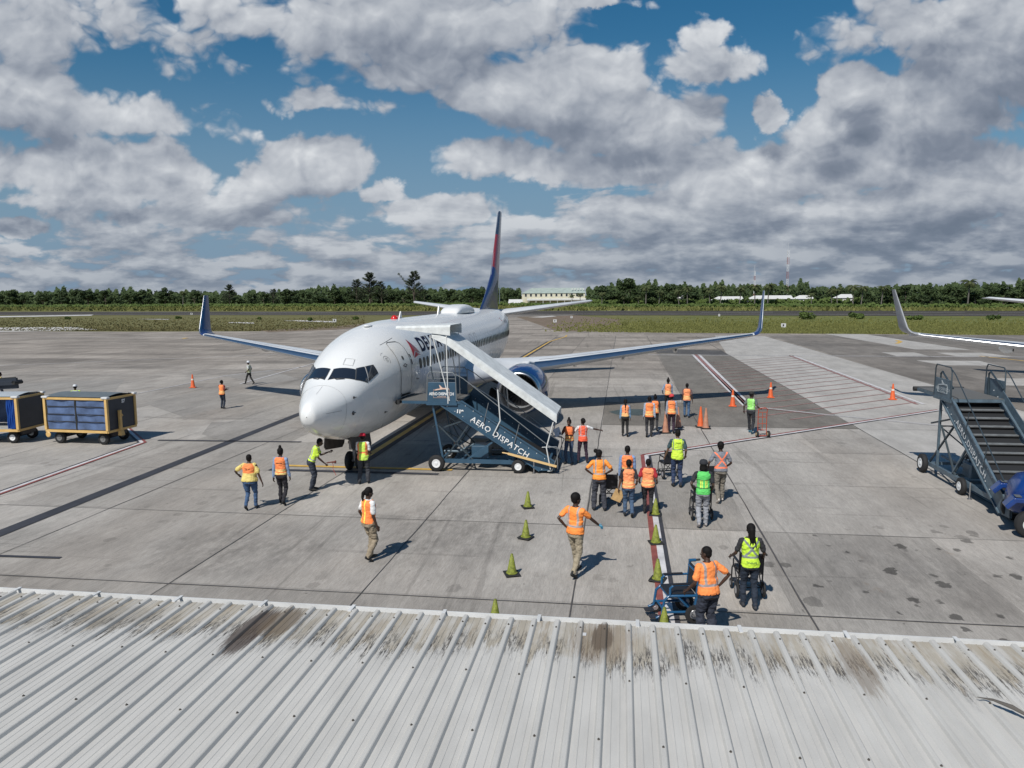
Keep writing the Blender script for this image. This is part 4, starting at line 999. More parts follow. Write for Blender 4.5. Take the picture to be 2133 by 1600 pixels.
def seam(name, pts, w, parent, m_=SEAM, off=.004, closed=False, rad=False):
    """thin dark seam line laid on the skin along (y, z) points"""
    b = MB(); rows = []
    N = len(pts); P = []
    for i in range(N if closed else N - 1):
        a, c = pts[i], pts[(i + 1) % N]; n = max(1, int(math.dist(a, c) / .08))
        P += [tuple(a[k] + (c[k] - a[k]) * j / n for k in range(len(a))) for j in range(n)]
    P.append(pts[0] if closed else pts[-1])
    Q = [fradial(p, off) if rad else fside(p[0], p[1], 1, off) for p in P]
    for i, q in enumerate(Q):
        d = (Q[min(i + 1, len(Q) - 1)] - Q[max(i - 1, 0)])
        zc = fprof(q.y)[3]; nr = Vector((q.x, 0, q.z - zc)).normalized(); s_ = d.cross(nr).normalized() * w / 2
        rows.append([q - s_, q + s_])
    b.grid(rows); return b.build(name, m_, parent, fix=False)
def skin_patch(name, corners, m_, parent, off, n=8, mirror=False, shrink=0.0):
    c = [Vector(p) for p in corners]; cen = sum(c, Vector()) / 4
    c = [p + (cen - p).normalized() * shrink for p in c]
    rows = []
    for i in range(n + 1):
        a = c[0].lerp(c[3], i / n); d = c[1].lerp(c[2], i / n); row = [fradial(a.lerp(d, j / n), off) for j in range(n + 1)]
        rows.append([(-p.x if mirror else p.x, p.y, p.z) for p in row])
    b = MB(); b.grid(rows); return b.build(name, m_, parent, fix=False, smooth=180)
WS = [(0.075, 2.19, 3.83), (0.70, 2.46, 3.815), (0.79, 2.12, 3.515), (0.065, 1.66, 3.54)]
W2 = [(0.735, 2.52, 3.835), (0.895, 2.80, 3.86), (1.085, 2.53, 3.375), (0.825, 2.14, 3.505)]
W3 = [(0.925, 2.86, 3.86), (1.07, 3.20, 3.885), (1.215, 3.20, 3.62), (1.107, 2.60, 3.40)]
for mir in (False, True):
    for q in (WS, W2, W3):
        fr_ = skin_patch('cockpit_window', q, SEAL, plane, .010, mirror=mir, shrink=-.03)
        skin_patch('pane', q, GLASS, fr_, .018, mirror=mir, shrink=.0)
b = MB()
for sx in (1, -1):
    q = [fradial(p, .03) for p in ((.50 * sx, 1.88, 3.52), (.30 * sx, 1.72, 3.53), (.12 * sx, 1.80, 3.60))]; b.tube(q, .012, 6)
b.build('wipers', DARK, plane)
# radome seam, door, hatches
seam('radome_seam', [(math.cos(a), 1.33, 2.8 + math.sin(a)) for a in [2 * PI * k / 40 for k in range(40)]], .014, plane, closed=True, rad=True)
for x0, x1 in ((0, 0),): seam('radome_strip', [(0.02, 1.28, 3.4), (0.02, .75, 3.2)], .008, plane, rad=True)
seam('radome_strip', [(.74, 1.1, 2.62), (.5, .45, 2.62)], .010, plane, rad=True)
for x in (.28, .30):
    seam('eyebrow_hatch', [(x, 2.45, 3.98), (x + .34, 2.55, 3.98), (x + .32, 2.85, 4.2), (x, 2.75, 4.22)], .007, plane, closed=True, rad=True)
door = skin_patch('passenger_door', [(1.6, 4.70, 4.50), (1.6, 5.50, 4.50), (1.6, 5.62, 2.72), (1.6, 4.88, 2.72)], FUSP, plane, .008, n=14)
door.data.clear_geometry()
rows = [[fside(y, z, 1, .010) for y in np.linspace(4.66, 5.56, 8)] for z in np.linspace(2.70, 4.53, 16)]
b = MB(); b.grid(rows); bpy.data.objects.remove(door); door = b.build('passenger_door', FUSP, plane, fix=False, smooth=180)
dp = [(4.80, 2.66), (4.68, 2.75), (4.64, 3.0), (4.64, 4.35), (4.72, 4.52), (4.85, 4.57), (5.35, 4.57), (5.50, 4.50), (5.58, 4.3), (5.58, 2.8), (5.5, 2.66)]
seam('door_seam', dp, .030, door, SEAL, .014, closed=True)
seam('door_seam', [(4.35, 4.50), (5.45, 4.70)], .018, plane, SEAL)
b = MB(); b.tube([fside(4.9, 3.72, 1, .02), fside(5.06, 3.66, 1, .035), fside(5.22, 3.72, 1, .02), fside(5.06, 3.78, 1, .03), fside(4.9, 3.72, 1, .02)], .012, 6); b.build('handle', DARK, door)
b = MB(); b.grid([[fside(5.05 + math.cos(a) * r, 3.99 + math.sin(a) * r, 1, .016) for a in [2 * PI * k / 16 for k in range(17)]] for r in (.001, .075)]); dwin = b.build('door_window', SEAL, door, fix=False)
seam('door_threshold', [(4.7, 2.63), (5.6, 2.63)], .06, plane, DARK, .03)
# cabin windows, both sides
CABG = mat('cabin_glass', (0.02, 0.023, 0.028), .35, spec=.25)
b = MB()
def win_mb(y, z, side, rw, rh, off):
    b = MB(); ring = []
    for k in range(20):
        a = 2 * PI * k / 20; c, s_ = math.cos(a), math.sin(a)
        p = fside(y + math.copysign(abs(c) ** .7, c) * rw, z + math.copysign(abs(s_) ** .7, s_) * rh, side, off); ring.append(p)
    b.add(ring, [tuple(range(20)) if side > 0 else tuple(reversed(range(20)))]); return b
i = 0; y = 6.70
while y < 32.2:
    for side in (1, -1):
        o_ = win_mb(y, 3.645, side, .155, .205, .006).build('cabin_window', SEAL, plane, fix=False)
        if side > 0: win_mb(y, 3.645, side, .115, .165, .011).build('pane', CABG, o_, fix=False)
    y += .508
for yy in (16.9, 18.05):
    seam('exit_seam', [(yy - .3, 3.25), (yy - .3, 4.15), (yy - .2, 4.25), (yy + .2, 4.25), (yy + .3, 4.15), (yy + .3, 3.25)], .02, plane, SEAL, .008, closed=True)
# lettering on the skin
def skin_text(name, txt, y0, z0, wid, hgt, m_, side=1, bold=0.02, slices=.08, off=.008, shear=0.0, spacing=1.0):
    vs, fs = text_mesh(txt, 1.0, bold, slices, shear, spacing)
    x0, x1 = min(v[0] for v in vs), max(v[0] for v in vs); w0, w1 = min(v[1] for v in vs), max(v[1] for v in vs)
    b = MB(); b.add([fside(y0 + (v[0] - x0) / (x1 - x0) * wid, z0 + (v[1] - w0) / (w1 - w0) * hgt, side, off) for v in vs], fs)
    return b.build(name, m_, plane, fix=False)
NAVY_L = mat('lettering_navy', (0.008, 0.014, 0.045), .7, spec=.15)
skin_text('airline_name', 'DELTA', 7.22, 4.06, 3.35, .55, NAVY_L, bold=.035, spacing=1.12)
def skin_poly(name, pts, m_, off=.009, n=10):
    # subdivided triangle or quad in (y,z)
    a = [Vector((p[0], p[1])) for p in pts]
    if len(a) == 3: a.append(a[2].copy())
    rows = [[fside(*(a[0].lerp(a[3], i / n).lerp(a[1].lerp(a[2], i / n), j / n)), 1, off) for j in range(n + 1)] for i in range(n + 1)]
    b = MB(); b.grid(rows); return b.build(name, m_, plane, fix=False)
skin_poly('emblem', [(6.24, 4.60), (6.24, 4.60), (6.02, 3.94), (6.38, 4.16)], LRED)
skin_poly('emblem', [(6.24, 4.60), (6.24, 4.60), (6.92, 4.04), (6.38, 4.16)], LRED_D)
skin_poly('emblem', [(6.46, 4.12), (6.46, 4.12), (6.08, 3.90), (6.60, 3.97)], LRED)
skin_poly('emblem', [(6.46, 4.12), (6.46, 4.12), (6.93, 3.96), (6.60, 3.97)], LRED_D)
ring_c = (4.04, 4.0)
seam('alliance_roundel', [(ring_c[0] + .16 * math.cos(a), ring_c[1] + .13 * math.sin(a)) for a in [2 * PI * k / 24 - 1.2 for k in range(18)]], .014, plane, SEAL)
for k in (-1, 0, 1): seam('alliance_roundel', [(4.04 + k * .05 + .05, 4.07), (4.0 + k * .05, 4.03), (4.06 + k * .05, 3.97), (4.0 + k * .05, 3.92)], .014, plane, SEAL)
seam('alliance_roundel', [(3.86, 4.15), (3.95, 4.22), (4.06, 4.24)], .02, plane, mat('grey_letters', (.35, .36, .38), .5))
for k in range(7): seam('placard_text', [(5.50 + k * .012, 4.37 - k * .05), (5.58 + k * .012, 4.37 - k * .05)], .02, plane, SEAL)
skin_poly('placard', [(5.66, 4.08), (5.74, 4.08), (5.76, 3.96), (5.68, 3.96)], SEAL); skin_poly('placard', [(5.66, 3.90), (5.76, 3.90), (5.78, 3.70), (5.68, 3.70)], SEAL)
for k in range(4): seam('flag', [(28.55, 4.72 - k * .085), (29.15, 4.72 - k * .085)], .035, plane, LRED if k % 2 == 0 else NAVY)
skin_text('registration', 'N3746H', 29.6, 4.36, 1.7, .22, mat('grey_letters', (.35, .36, .38), .5), slices=.1)
# probes, antennas, beacon, satcom dome
b = MB()
for (x, y, z, r) in ((.889, 1.68, 2.97, .05), (.866, 1.66, 2.47, .07), (1.30, 3.75, 2.16, .04), (1.78, 6.18, 3.1, .025)):
    p = fradial((x, y, z), .012); b.sphere(p, (r * .5, r, r), 10, 6); b.tube([p, p + Vector((.05, .10, 0))], .012, 6)
b.build('probes', DARK, plane, smooth=60)
b = MB(); b.prism([(9.95, 0), (10.35, 0), (10.3, .30), (10.2, .30)], -.02, .02, lambda a, c, y: (y, a, 5.28 + c)); b.build('antenna', AW, plane)
b = MB(); b.sphere((0, 5.9, 5.13), (.16, .3, .05), 14, 6); b.build('antenna', AW, plane, smooth=180)
b = MB(); b.prism([(16.9, 0), (17.4, 0), (17.3, .42), (17.15, .42)], -.025, .025, lambda a, c, y: (y, a, 5.28 + c)); b.build('antenna', AW, plane)
b = MB(); b.lathe([(.15, 0), (.15, .05), (.09, .13), (.02, .17)], (0, 9.3, 5.27), n=16); b.build('beacon', mat('beacon_red', (.55, .02, .02), .2), plane, smooth=40)
b = MB(); rows = []
for i in range(15):
    u_ = i / 14; hgt = min(1, math.sin(PI * min(max(u_, .0), 1.0)) ** .42) * .50; y = 19.5 + u_ * 5.0
    rows.append([(math.copysign(abs(math.cos(a)) ** .5, math.cos(a)) * .62 * (.75 + .5 * hgt), y, 5.24 + (math.sin(a)) ** .55 * hgt) for a in [PI * j / 18 for j in range(19)]])
b.grid(rows); b.build('satcom_dome', AW, plane, smooth=180)

# ---- aerofoil surfaces
AF = [(1, .0), (.85, .032), (.6, .072), (.35, .098), (.18, .088), (.07, .060), (.02, .034), (0, 0.0), (.02, -.024), (.07, -.036), (.18, -.046), (.35, -.050), (.6, -.034), (.85, -.012)]
def foil(sections, name, m_, parent, tk=1.0, cap=True, smooth=50):
    """sections: (leading edge, trailing edge, up vector, thickness factor)"""
    b = MB(); rows = []
    for le, te, upv, k in sections:
        le, te, upv = Vector(le), Vector(te), Vector(upv).normalized(); c = te - le
        rows.append([le + c * a + upv * (c.length * bb * k * tk) for a, bb in AF])
        rows[-1].append(rows[-1][0])
    b.grid(rows); n = len(rows[0])
    if cap: b.f.append(tuple(range(n - 1))); b.f.append(tuple((len(rows) - 1) * n + q for q in range(n - 1)))
    return b.build(name, m_, parent, smooth=smooth)
def le_y(x): return 15.6 + .52 * (x - 1.85)
def wing_z(x): return 2.08 + .116 * (x - 1.85)
def te_y(x): return 22.3 - .1 * (x - 1.2) if x < 5.9 else 21.83 + (25.1 - 21.83) * (x - 5.9) / 11.2
for sx in (1, -1):
    secs = [((sx * x, le_y(x) - (1.6 * max(0, (4.0 - x) / 3.0)), wing_z(x)), (sx * x, te_y(x), wing_z(x) - .12), (0, 0, 1), 1.25 - .02 * x) for x in (1.0, 2.2, 3.0, 4.0, 5.9, 8.5, 11.5, 14.5, 17.1)]
    w_ = foil(secs, 'wing', WINGM, plane)
    # leading edge slat line and flap line
    def on_wing(x, f, dz=.0):
        le, te = le_y(x), te_y(x); c = te - le; k = 1.25 - .02 * x; th = np.interp(f, [0, .02, .07, .18, .35, .6, .85, 1], [0, .034, .06, .088, .098, .072, .032, 0]) * c * k
        return Vector((sx * x, le + c * f, wing_z(x) - .12 * f + th + dz))
    for (xa, xb, f) in ((5.2, 16.9, .13), (2.3, 5.7, .74), (5.9, 12.2, .72), (12.4, 16.6, .74)):
        q = MB(); q.grid([[on_wing(xa + (xb - xa) * i / 12, f, .004), on_wing(xa + (xb - xa) * i / 12, f + .012, .004)] for i in range(13)]); q.build('panel_line', SEAM, w_, fix=False)
    q = MB(); q.grid([[on_wing(5.0 + 12.0 * i / 12, ff, .003) for ff in (.0, .005, .02, .045, .07)] for i in range(13)]); q.build('polished_edge', METAL, w_, fix=False, smooth=180)
    # blended winglet
    ws = []
    x0, z0 = 17.1, wing_z(17.1); le0, te0 = le_y(17.1), te_y(17.1)
    for i in range(9):
        u_ = i / 8
        if u_ < .5: a = math.radians(80) * (u_ / .5); r = .48; px_, pz_ = x0 + r * math.sin(a), z0 + r * (1 - math.cos(a))
        else: v_ = (u_ - .5) / .5; px_ = x0 + .48 * math.sin(math.radians(80)) + .32 * v_; pz_ = z0 + .48 * (1 - math.cos(math.radians(80))) + 2.15 * v_; a = math.radians(82)
        hgt_ = (pz_ - z0) / 2.6; le_ = le0 + (px_ - x0) * .4 + hgt_ * 1.45; ch = (te0 - le0) * (1 - .66 * hgt_)
        ws.append(((sx * px_, le_, pz_), (sx * px_, le_ + ch, pz_), (-sx * math.sin(a), 0, math.cos(a)), .8))
    wl = foil(ws, 'winglet', WGL_B, plane)
    q = MB(); rows_ = []
    for le, te, upv, k in ws[2:]:
        le, te, upv = Vector(le), Vector(te), Vector(upv); c = te - le
        rows_.append([le + c * a + upv * (c.length * bb * .85) - Vector((0, .004, 0)) for a, bb in ((.10, .07), (.02, .036), (-.004, 0), (.02, -.028), (.08, -.04))])
    q.grid(rows_); q.build('polished_edge', METAL, wl, fix=False, smooth=180)
    for x in (6.9, 9.6, 12.6):                           # flap track fairings
        q = MB(); rows_ = []; c = te_y(x) - le_y(x)
        for i in range(9):
            u_ = i / 8; r = .19 * math.sin(PI * min(1, u_ * .92 + .06)) ** .7; yy = le_y(x) + c * (.52 + .62 * u_)
            rows_.append([(sx * x + math.cos(a) * r * .75, yy, wing_z(x) - .28 + math.sin(a) * r * 1.3) for a in [2 * PI * j / 12 for j in range(13)]])
        q.grid(rows_); q.build('flap_fairing', AW, plane, smooth=180)
    # tailplane
    foil([((sx * .3, 33.4, 4.85), (sx * .3, 37.5, 4.8), (0, 0, 1), .9), ((sx * 1.4, 34.0, 4.98), (sx * 1.4, 37.7, 4.93), (0, 0, 1), .9), ((sx * 7.05, 37.6, 5.74), (sx * 7.05, 39.1, 5.72), (0, 0, 1), .8), ((sx * 7.2, 38.1, 5.77), (sx * 7.2, 39.1, 5.75), (0, 0, 1), .4)], 'tailplane', WINGM, plane)
# fin with painted tail design
def fin_mat():
    M = bpy.data.materials.new('tail_design'); M.use_nodes = True; nt = M.node_tree; b = nt.nodes['Principled BSDF']
    tcn = nt.nodes.new('ShaderNodeTexCoord'); x, y, z = sep(nt, tcn.outputs['Object'])
    lo = z - (y - 34.0) * -.62 - 8.35                     # diagonal lower edge of the red field
    red = (z.lt(10.85)) * (lo.gt(0.0))
    band = ((y - 34.0) * 1.5 + z * -1.0 + 5.4).step(-.1, .1)
    rc = mixc(nt, band, (0.235, 0.035, 0.045), (0.19, 0.06, 0.08))
    up_ = z.step(10.8, 10.9)
    bl = mixc(nt, up_, (0.020, 0.036, 0.13), (0.035, 0.05, 0.085))
    nt.links.new(mixc(nt, red, bl, rc), b.inputs['Base Color']); b.inputs['Roughness'].default_value = .3; b.inputs['Coat Weight'].default_value = .4
    return M
fn = foil([((0, 28.6, 5.22), (0, 36.4, 5.2), (1, 0, 0), .16), ((0, 30.6, 6.15), (0, 36.55, 6.1), (1, 0, 0), .35), ((0, 32.2, 6.98), (0, 36.85, 6.9), (1, 0, 0), .62), ((0, 33.5, 7.75), (0, 37.05, 7.7), (1, 0, 0), .8),
      ((0, 37.0, 12.55), (0, 38.7, 12.6), (1, 0, 0), .8), ((0, 37.4, 12.75), (0, 38.7, 12.78), (1, 0, 0), .4)], 'fin', fin_mat(), plane)
q = MB(); q.grid([[(s_ * t2, y + f, z) for s_, t2, f in ((-1, .075, .16), (-1, .03, .03), (0, 0, -.008), (1, .03, .03), (1, .075, .16))] for (y, z) in ((33.5, 7.76), (35.3, 10.2), (37.0, 12.55))]); q.build('polished_edge', METAL, fn, fix=False, smooth=180)
q = MB(); q.grid([[(.14, 36.2 + .028 * i, 5.6 + .43 * i), (.14, 36.5 + .028 * i, 5.6 + .43 * i)] for i in range(5)]); q.build('rudder_edge', AW, fn, fix=False)
# engines
for sx in (1, -1):
    ex, ey, ez = sx * 4.83, 12.55, 1.74
    def er(r, y, k=.95, n=40): return [(ex + math.cos(a) * r, y, ez + math.sin(a) * r * (1.0 if math.sin(a) > 0 else k)) for a in [2 * PI * j / n for j in range(n + 1)]]
    def shell(prof_, name, m_, parent): q = MB(); q.grid([er(r, ey + y) for y, r in prof_]); return q.build(name, m_, parent, smooth=60, fix=False)
    c = shell([(.28, 1.045), (.6, 1.13), (1.2, 1.20), (2.0, 1.22), (2.9, 1.13), (3.7, .97), (3.72, .93)], 'engine_cowl', COWL, plane)
    shell([(.46, .79), (.30, .815), (.10, .865), (.0, .93), (.02, .975), (.10, 1.01), (.28, 1.047)], 'intake_lip', METAL, c)
    shell([(1.25, .80), (.8, .785), (.46, .79)], 'intake_duct', mat('duct_grey', (.32, .33, .34), .5, .3), c)
    q = MB(); q.lathe([(.80, 1.27), (.79, 1.28)], (ex, ey, ez), 'y', 32); q.build('fan_backing', DARK, c)
    q = MB(); fm = mat('fan_blades', (.12, .12, .13), .35, .8)
    for k in range(24):
        a = 2 * PI * k / 24; a2 = a + .16; rr = lambda aa, r, y: (ex + math.cos(aa) * r, ey + y, ez + math.sin(aa) * r)
        q.add([rr(a, .22, 1.05), rr(a2, .24, 1.22), rr(a2 + .05, .78, 1.22), rr(a - .02, .78, 1.02)], [(0, 1, 2, 3)])
    q.build('fan_blades', fm, c, fix=False)
    q = MB(); q.lathe([(.002, .72), (.10, .80), (.19, .95), (.24, 1.12), (.24, 1.2)], (ex, ey, ez), 'y', 20); q.build('spinner', mat('spinner_grey', (.14, .14, .15), .4), c, smooth=60)
    q = MB(); q.lathe([(.62, 3.5), (.58, 4.3), (.44, 4.9), (.30, 4.9), (.16, 5.5), (.02, 5.9)], (ex, ey, ez), 'y', 28); q.build('exhaust', METAL, c, smooth=50)
    q = MB(); q.prism([(14.3, 2.88), (15.3, 3.0), (17.8, 2.75), (19.2, 2.3), (17.2, 2.1), (15.0, 2.55)], ex - .20, ex + .20, lambda a, c_, y: (y, a, c_)); q.build('pylon', AW, plane, bevel=.06)
    # main gear
    for off_ in (-.43, .43):
        q = MB(); q.lathe([(.22, -.19), (.46, -.19), (.54, -.14), (.565, 0), (.54, .14), (.46, .19), (.22, .19)], (sx * 2.86 + off_, 19.75, .563), 'x', 28); wh = q.build('wheel', TYRE, plane, smooth=50)
        q = MB(); q.lathe([(.25, -.17), (.25, .17)], (sx * 2.86 + off_, 19.75, .563), 'x', 20); q.build('rim', HUB, wh)
    q = MB(); q.tube([(sx * 2.86, 19.75, .56), (sx * 2.86, 19.75, 2.3)], .11, 12); q.tube([(sx * 2.45, 19.75, .56), (sx * 3.27, 19.75, .56)], .07, 10); q.tube([(sx * 2.86, 19.75, 1.3), (sx * 1.4, 19.6, 1.9)], .06, 8)
    q.bb((sx * 3.12, 19.3, 1.0), (sx * 3.16, 20.2, 2.1)); q.build('main_gear_leg', DKG, plane)
# nose gear with bay doors
for off_ in (-.20, .20):
    q = MB(); q.lathe([(.13, -.095), (.28, -.095), (.33, -.06), (.345, 0), (.33, .06), (.28, .095), (.13, .095)], (off_, 4.05, .345), 'x', 26); wh = q.build('wheel', TYRE, plane, smooth=50)
    q = MB(); q.lathe([(.15, -.09), (.15, .09)], (off_, 4.05, .345), 'x', 18); q.build('rim', HUB, wh)
q = MB(); q.tube([(0, 4.05, .34), (0, 4.0, 1.6)], .075, 12); q.tube([(-.2, 4.05, .345), (.2, 4.05, .345)], .045, 8); q.tube([(0, 4.0, .95), (0, 3.1, 1.45)], .035, 8); q.bb((-.14, 3.86, .78), (.14, 3.98, .98)); q.sphere((.10, 3.85, 1.05), .07); q.sphere((-.10, 3.85, 1.05), .07)
q.build('nose_gear_leg', mat('gear_grey', (.35, .35, .36), .4, .2), plane, smooth=40)
for sx in (-1, 1):
    q = MB(); q.prism([(2.45, 1.52), (4.35, 1.40), (4.38, .93), (4.2, .80), (2.62, 1.02), (2.46, 1.15)], sx * .44, sx * .475, lambda a, c_, y: (y + (1.4 - c_) * sx * .12, a, c_)); q.build('nose_gear_door', mat('gear_door_inner', (.085, .075, .07), .7, var=.4, vscale=4.), plane)
q = MB(); q.bb((-.42, 2.5, 1.42), (.42, 4.5, 1.50)); q.build('gear_bay', DARK, plane)
# anti-smash white strip antenna under the belly
q = MB(); q.prism([(9.2, 1.30), (9.6, 1.30), (9.5, 1.02), (9.38, 1.02)], -.02, .02, lambda a, c_, y: (y, a, c_)); q.prism([(7.0, 1.30), (7.3, 1.30), (7.25, 1.12), (7.1, 1.12)], -.02, .02, lambda a, c_, y: (y, a, c_)); q.build('belly_antennas', AW, plane)

# second airliner on the next stand: wing tip, winglet and tailplane reach into the frame
plane2 = copy_tree(plane); plane2.location = (43.25, 0.2, 0); plane2['label'] = 'neighbouring white airliner reaching in from the right edge with a grey winglet'
for ch in plane2.children:
    if ch.name.startswith('winglet'):
        for g_ in ch.children: g_.data = g_.data.copy(); g_.data.materials.clear(); g_.data.materials.append(WGL_G)
    if ch.name.startswith('winglet'): ch.data = ch.data.copy(); ch.data.materials.clear(); ch.data.materials.append(WGL_G)
del plane['group']; del plane2['group']

# ================================================================ passenger stairs
TEALB = mat('stair_blue', (0.036, 0.085, 0.138), 0.42, var=.18, vscale=2.5)
GALV = mat('stair_faded_blue', (0.115, 0.165, 0.205), 0.45, .2, var=.28, vscale=3.5)
RAILW = mat('rail_white', (0.62, .63, .62), .4)
RAILD = mat('rail_dark', (0.05, .07, .085), .4, .3)
CANOPY = mat('canopy_white', (0.68, 0.70, 0.69), .45, var=.18, vscale=4.0)
LETW = mat('letters_white', (0.75, .76, .76), .5)
TREAD = mat('tread_grey', (0.115, .115, .112), .85, bump=.3)
YTAN = mat('cart_yellow', (0.66, 0.43, 0.16), .5, var=.15, vscale=3.)
RUB = mat('black_rubber', (0.02, 0.02, 0.02), .7)
ORANGE = mat('cone_orange', (0.72, 0.13, 0.035), .5, var=.12, vscale=6.)
def wheel(parent, c, r, w, axis='y', hubm=None, name='wheel'):
    q = MB(); q.lathe([(r * .5, -w / 2), (r * .85, -w / 2), (r * .97, -w * .36), (r, 0), (r * .97, w * .36), (r * .85, w / 2), (r * .5, w / 2)], c, axis, 24); t_ = q.build(name, TYRE, parent, smooth=50)
    q = MB(); q.lathe([(r * .16, -w * .60), (r * .20, -w * .515), (r * .42, -w * .515), (r * .50, -w * .56), (r * .52, -w * .50), (r * .52, w * .50), (r * .50, w * .56), (r * .42, w * .515), (r * .20, w * .515), (r * .16, w * .60)], c, axis, 18); q.build('rim', hubm or HUB, t_, smooth=30)
    return t_
def stairs(label, loc, rz, zt, slope, W_, dx0, px0, px1, ph, rail_h, blue, canopy, wheel_r, wx, cx, lw, sign_m, num):
    e = empty('passenger_stairs', label, 'airstairs', loc, rz)
    run = (zt - .12) / slope; sh = .60 if not canopy else .63
    zl = lambda x: zt - .02 - x * slope                  # lower edge of the stringers
    for yy, nm in ((0, 'near'), (W_, 'far')):
        q = MB(); y0, y1 = yy - .03, yy + .03
        q.prism([(0, zl(0)), (run, .10), (run + .55, .12), (run + .55, .42), (sh / slope, zt - .02)], y0, y1)
        s_ = q.build('stringer', blue, e)
        q = MB()                                         # flanges along the two long edges
        for (a, c) in (((0, zl(0)), (run, .10)), ((sh / slope, zt), (run + .55, .44))):
            q.bar((a[0], yy - .045, a[1]), (c[0], yy - .045, c[1]), .05, .05, (0, 1, 0))
        q.build('flange', blue, s_)
        if yy == 0:
            dirv = Vector((1, 0, -slope)).normalized(); nrm = Vector((slope, 0, 1)).normalized()
            o_ = Vector((1.2 if canopy else 1.35, -.052, zl(1.2 if canopy else 1.35))) + nrm * .14
            lettering('lettering', 'AERO DISPATCH', .27, o_, dirv, nrm, LETW, s_, width=lw, spacing=1.15, bold=.004)
            lettering('lettering', num, .17, (.78 if canopy else .55, -.052, zt - .42 if canopy else zt - .5), dirv if not canopy else (1, 0, -.12), nrm if not canopy else (.12, 0, 1), LETW, s_, bold=.012)
        q = MB()
        for k in range(13):
            x = .45 + k * .28; q.lathe([(.014, -.01), (.014, .01)], (x, yy - .035, zl(x) + .12), 'y', 6); q.lathe([(.014, -.01), (.014, .01)], (x + .1, yy - .035, zl(x) + .5), 'y', 6)
        q.build('rivets', LETW, s_)
    # parapet panel standing on the far stringer
    if canopy:
        q = MB(); q.prism([(sh / slope - .1, zt - .03), (run + .45, .40), (run + .55, .78), (sh / slope + .1, zt + .28)], W_ + .035, W_ + .055); q.build('side_panel', blue, e)
        q = MB(); q.bar((sh / slope + .05, W_ + .045, zt + .31), (run + .55, W_ + .045, .80), .03, .03, (0, 1, 0)); q.build('panel_edge', RAILW, e)
    else:
        q = MB(); q.prism([(sh / slope - .5, zt + .05), (run + .45, .44), (run + .55, .80), (sh / slope - .35, zt + .45)], W_ + .035, W_ + .055); q.build('side_panel', blue, e)
    n = 13; 
    for k in range(n):                                   # treads
        tm = TREAD if canopy else mat('tread_pale', (.17, .18, .185), .8, var=.3, vscale=5.)
        z = zt - .02 - (k + .5) * (zt - .2) / n; x = sh / slope * (.10 if canopy else .62) + (zt - z) / slope - .05
        q = MB(); q.bb((x - .06, .035, z - .025), (x + .23, W_ - .035, z)); st_ = q.build('step', tm, e)
        q = MB(); q.bb((x + .205, .035, z - .055), (x + .235, W_ - .035, z - .026)); q.build('step_nosing', RUB, st_)
    q = MB(); q.prism([(sh / slope * (.06 if canopy else .60) + .02, zt - .16), (sh / slope * (.06 if canopy else .60) + .22, zt - .16), (run + .62, .16), (run + .42, .16)], .04, W_ - .04); q.build('riser_plate', mat('riser_dark', (.012, .013, .015), .8), e)
    # deck, bumper, side shields with signs
    q = MB(); q.bb((dx0 + .15, -.05, zt - .12), (px1 + .12, W_ + .05, zt - .02)); q.build('deck_frame', blue, e)
    q = MB(); q.bb((dx0 + .12, -.02, zt - .018), (px1 + .10, W_ + .02, zt - .002)); q.build('deck', TREAD, e)
    q = MB(); q.tube([(dx0, -.12, zt - .07), (dx0, W_ + .12, zt - .07)], .085, 12); q.build('bumper', RUB, e, smooth=50)
    for yy, s_ in ((0, -1), (W_, 1)):
        y0, y1 = yy + s_ * .05, yy + s_ * .075
        q = MB(); q.prism([(px0, zt - .10), (px1, zt - .10), (px1 - .03, zt + ph), (px0 + .06, zt + ph)], y0, y1); pn = q.build('side_shield', blue, e, bevel=.01)
        q = MB(); q.bb((px0 - .02, min(y0, y1) - .02, zt - .16), (px1 + .02, max(y0, y1) + .02, zt - .07)); q.build('shield_sill', blue, pn)
        if yy == 0:
            wdt = px1 - px0
            lettering('lettering', 'AERO DISPATCH', .14, (px0 + wdt * .08, y0 - .028, zt + ph * .30), (1, 0, 0), (0, 0, 1), sign_m, pn, width=wdt * .84, bold=.004)
            q = MB()                                     # aeroplane emblem in a frame
            cx_, cz_ = px0 + wdt * .5, zt + ph * .38; fw, fh = wdt * .27, ph * .22
            for a, c in (((-fw, -fh), (fw, -fh)), ((fw, -fh), (fw, fh)), ((-fw, fh), (-fw, -fh)), ((-fw, fh), (-fw * .6, fh)), ((fw * .7, fh), (fw, fh))):
                q.bar((cx_ + a[0], y0 - .032, cz_ + a[1]), (cx_ + c[0], y0 - .032, cz_ + c[1]), .006, .016, (0, 1, 0))
            for k in range(7): q.bb((cx_ - fw * .5 + k * fw * .16, y0 - .036, cz_ - fh * .8), (cx_ - fw * .42 + k * fw * .16, y0 - .03, cz_ - fh * .62))
            q.prism([(-fw * .9, .0), (fw * .2, .05), (fw * 1.0, .05), (fw * .9, .09), (fw * .15, .10), (-fw * .2, .20), (-fw * .28, .20), (-fw * .15, .08), (-fw * .7, .05)], y0 - .038, y0 - .03, lambda a, c, y: (cx_ + a, y, cz_ + fh * .75 + c))
            q.build('emblem', mat('sign_peach', (.72, .50, .40), .5) if canopy else sign_m, pn)
        q = MB(); zz = zt + rail_h
        q.tube([(px0, y1, zt), (px0 + .04, y1, zz - .12), (px0 + .12, y1, zz), (px1 - .12, y1, zz - .02), (px1 - .02, y1, zz - .14), (px1, y1, zt)], .022, 8)
        if canopy: q.tube([(px0 + .02, y1, zt + ph + .14), (px1 - .02, y1, zt + ph + .12)], .012, 6)
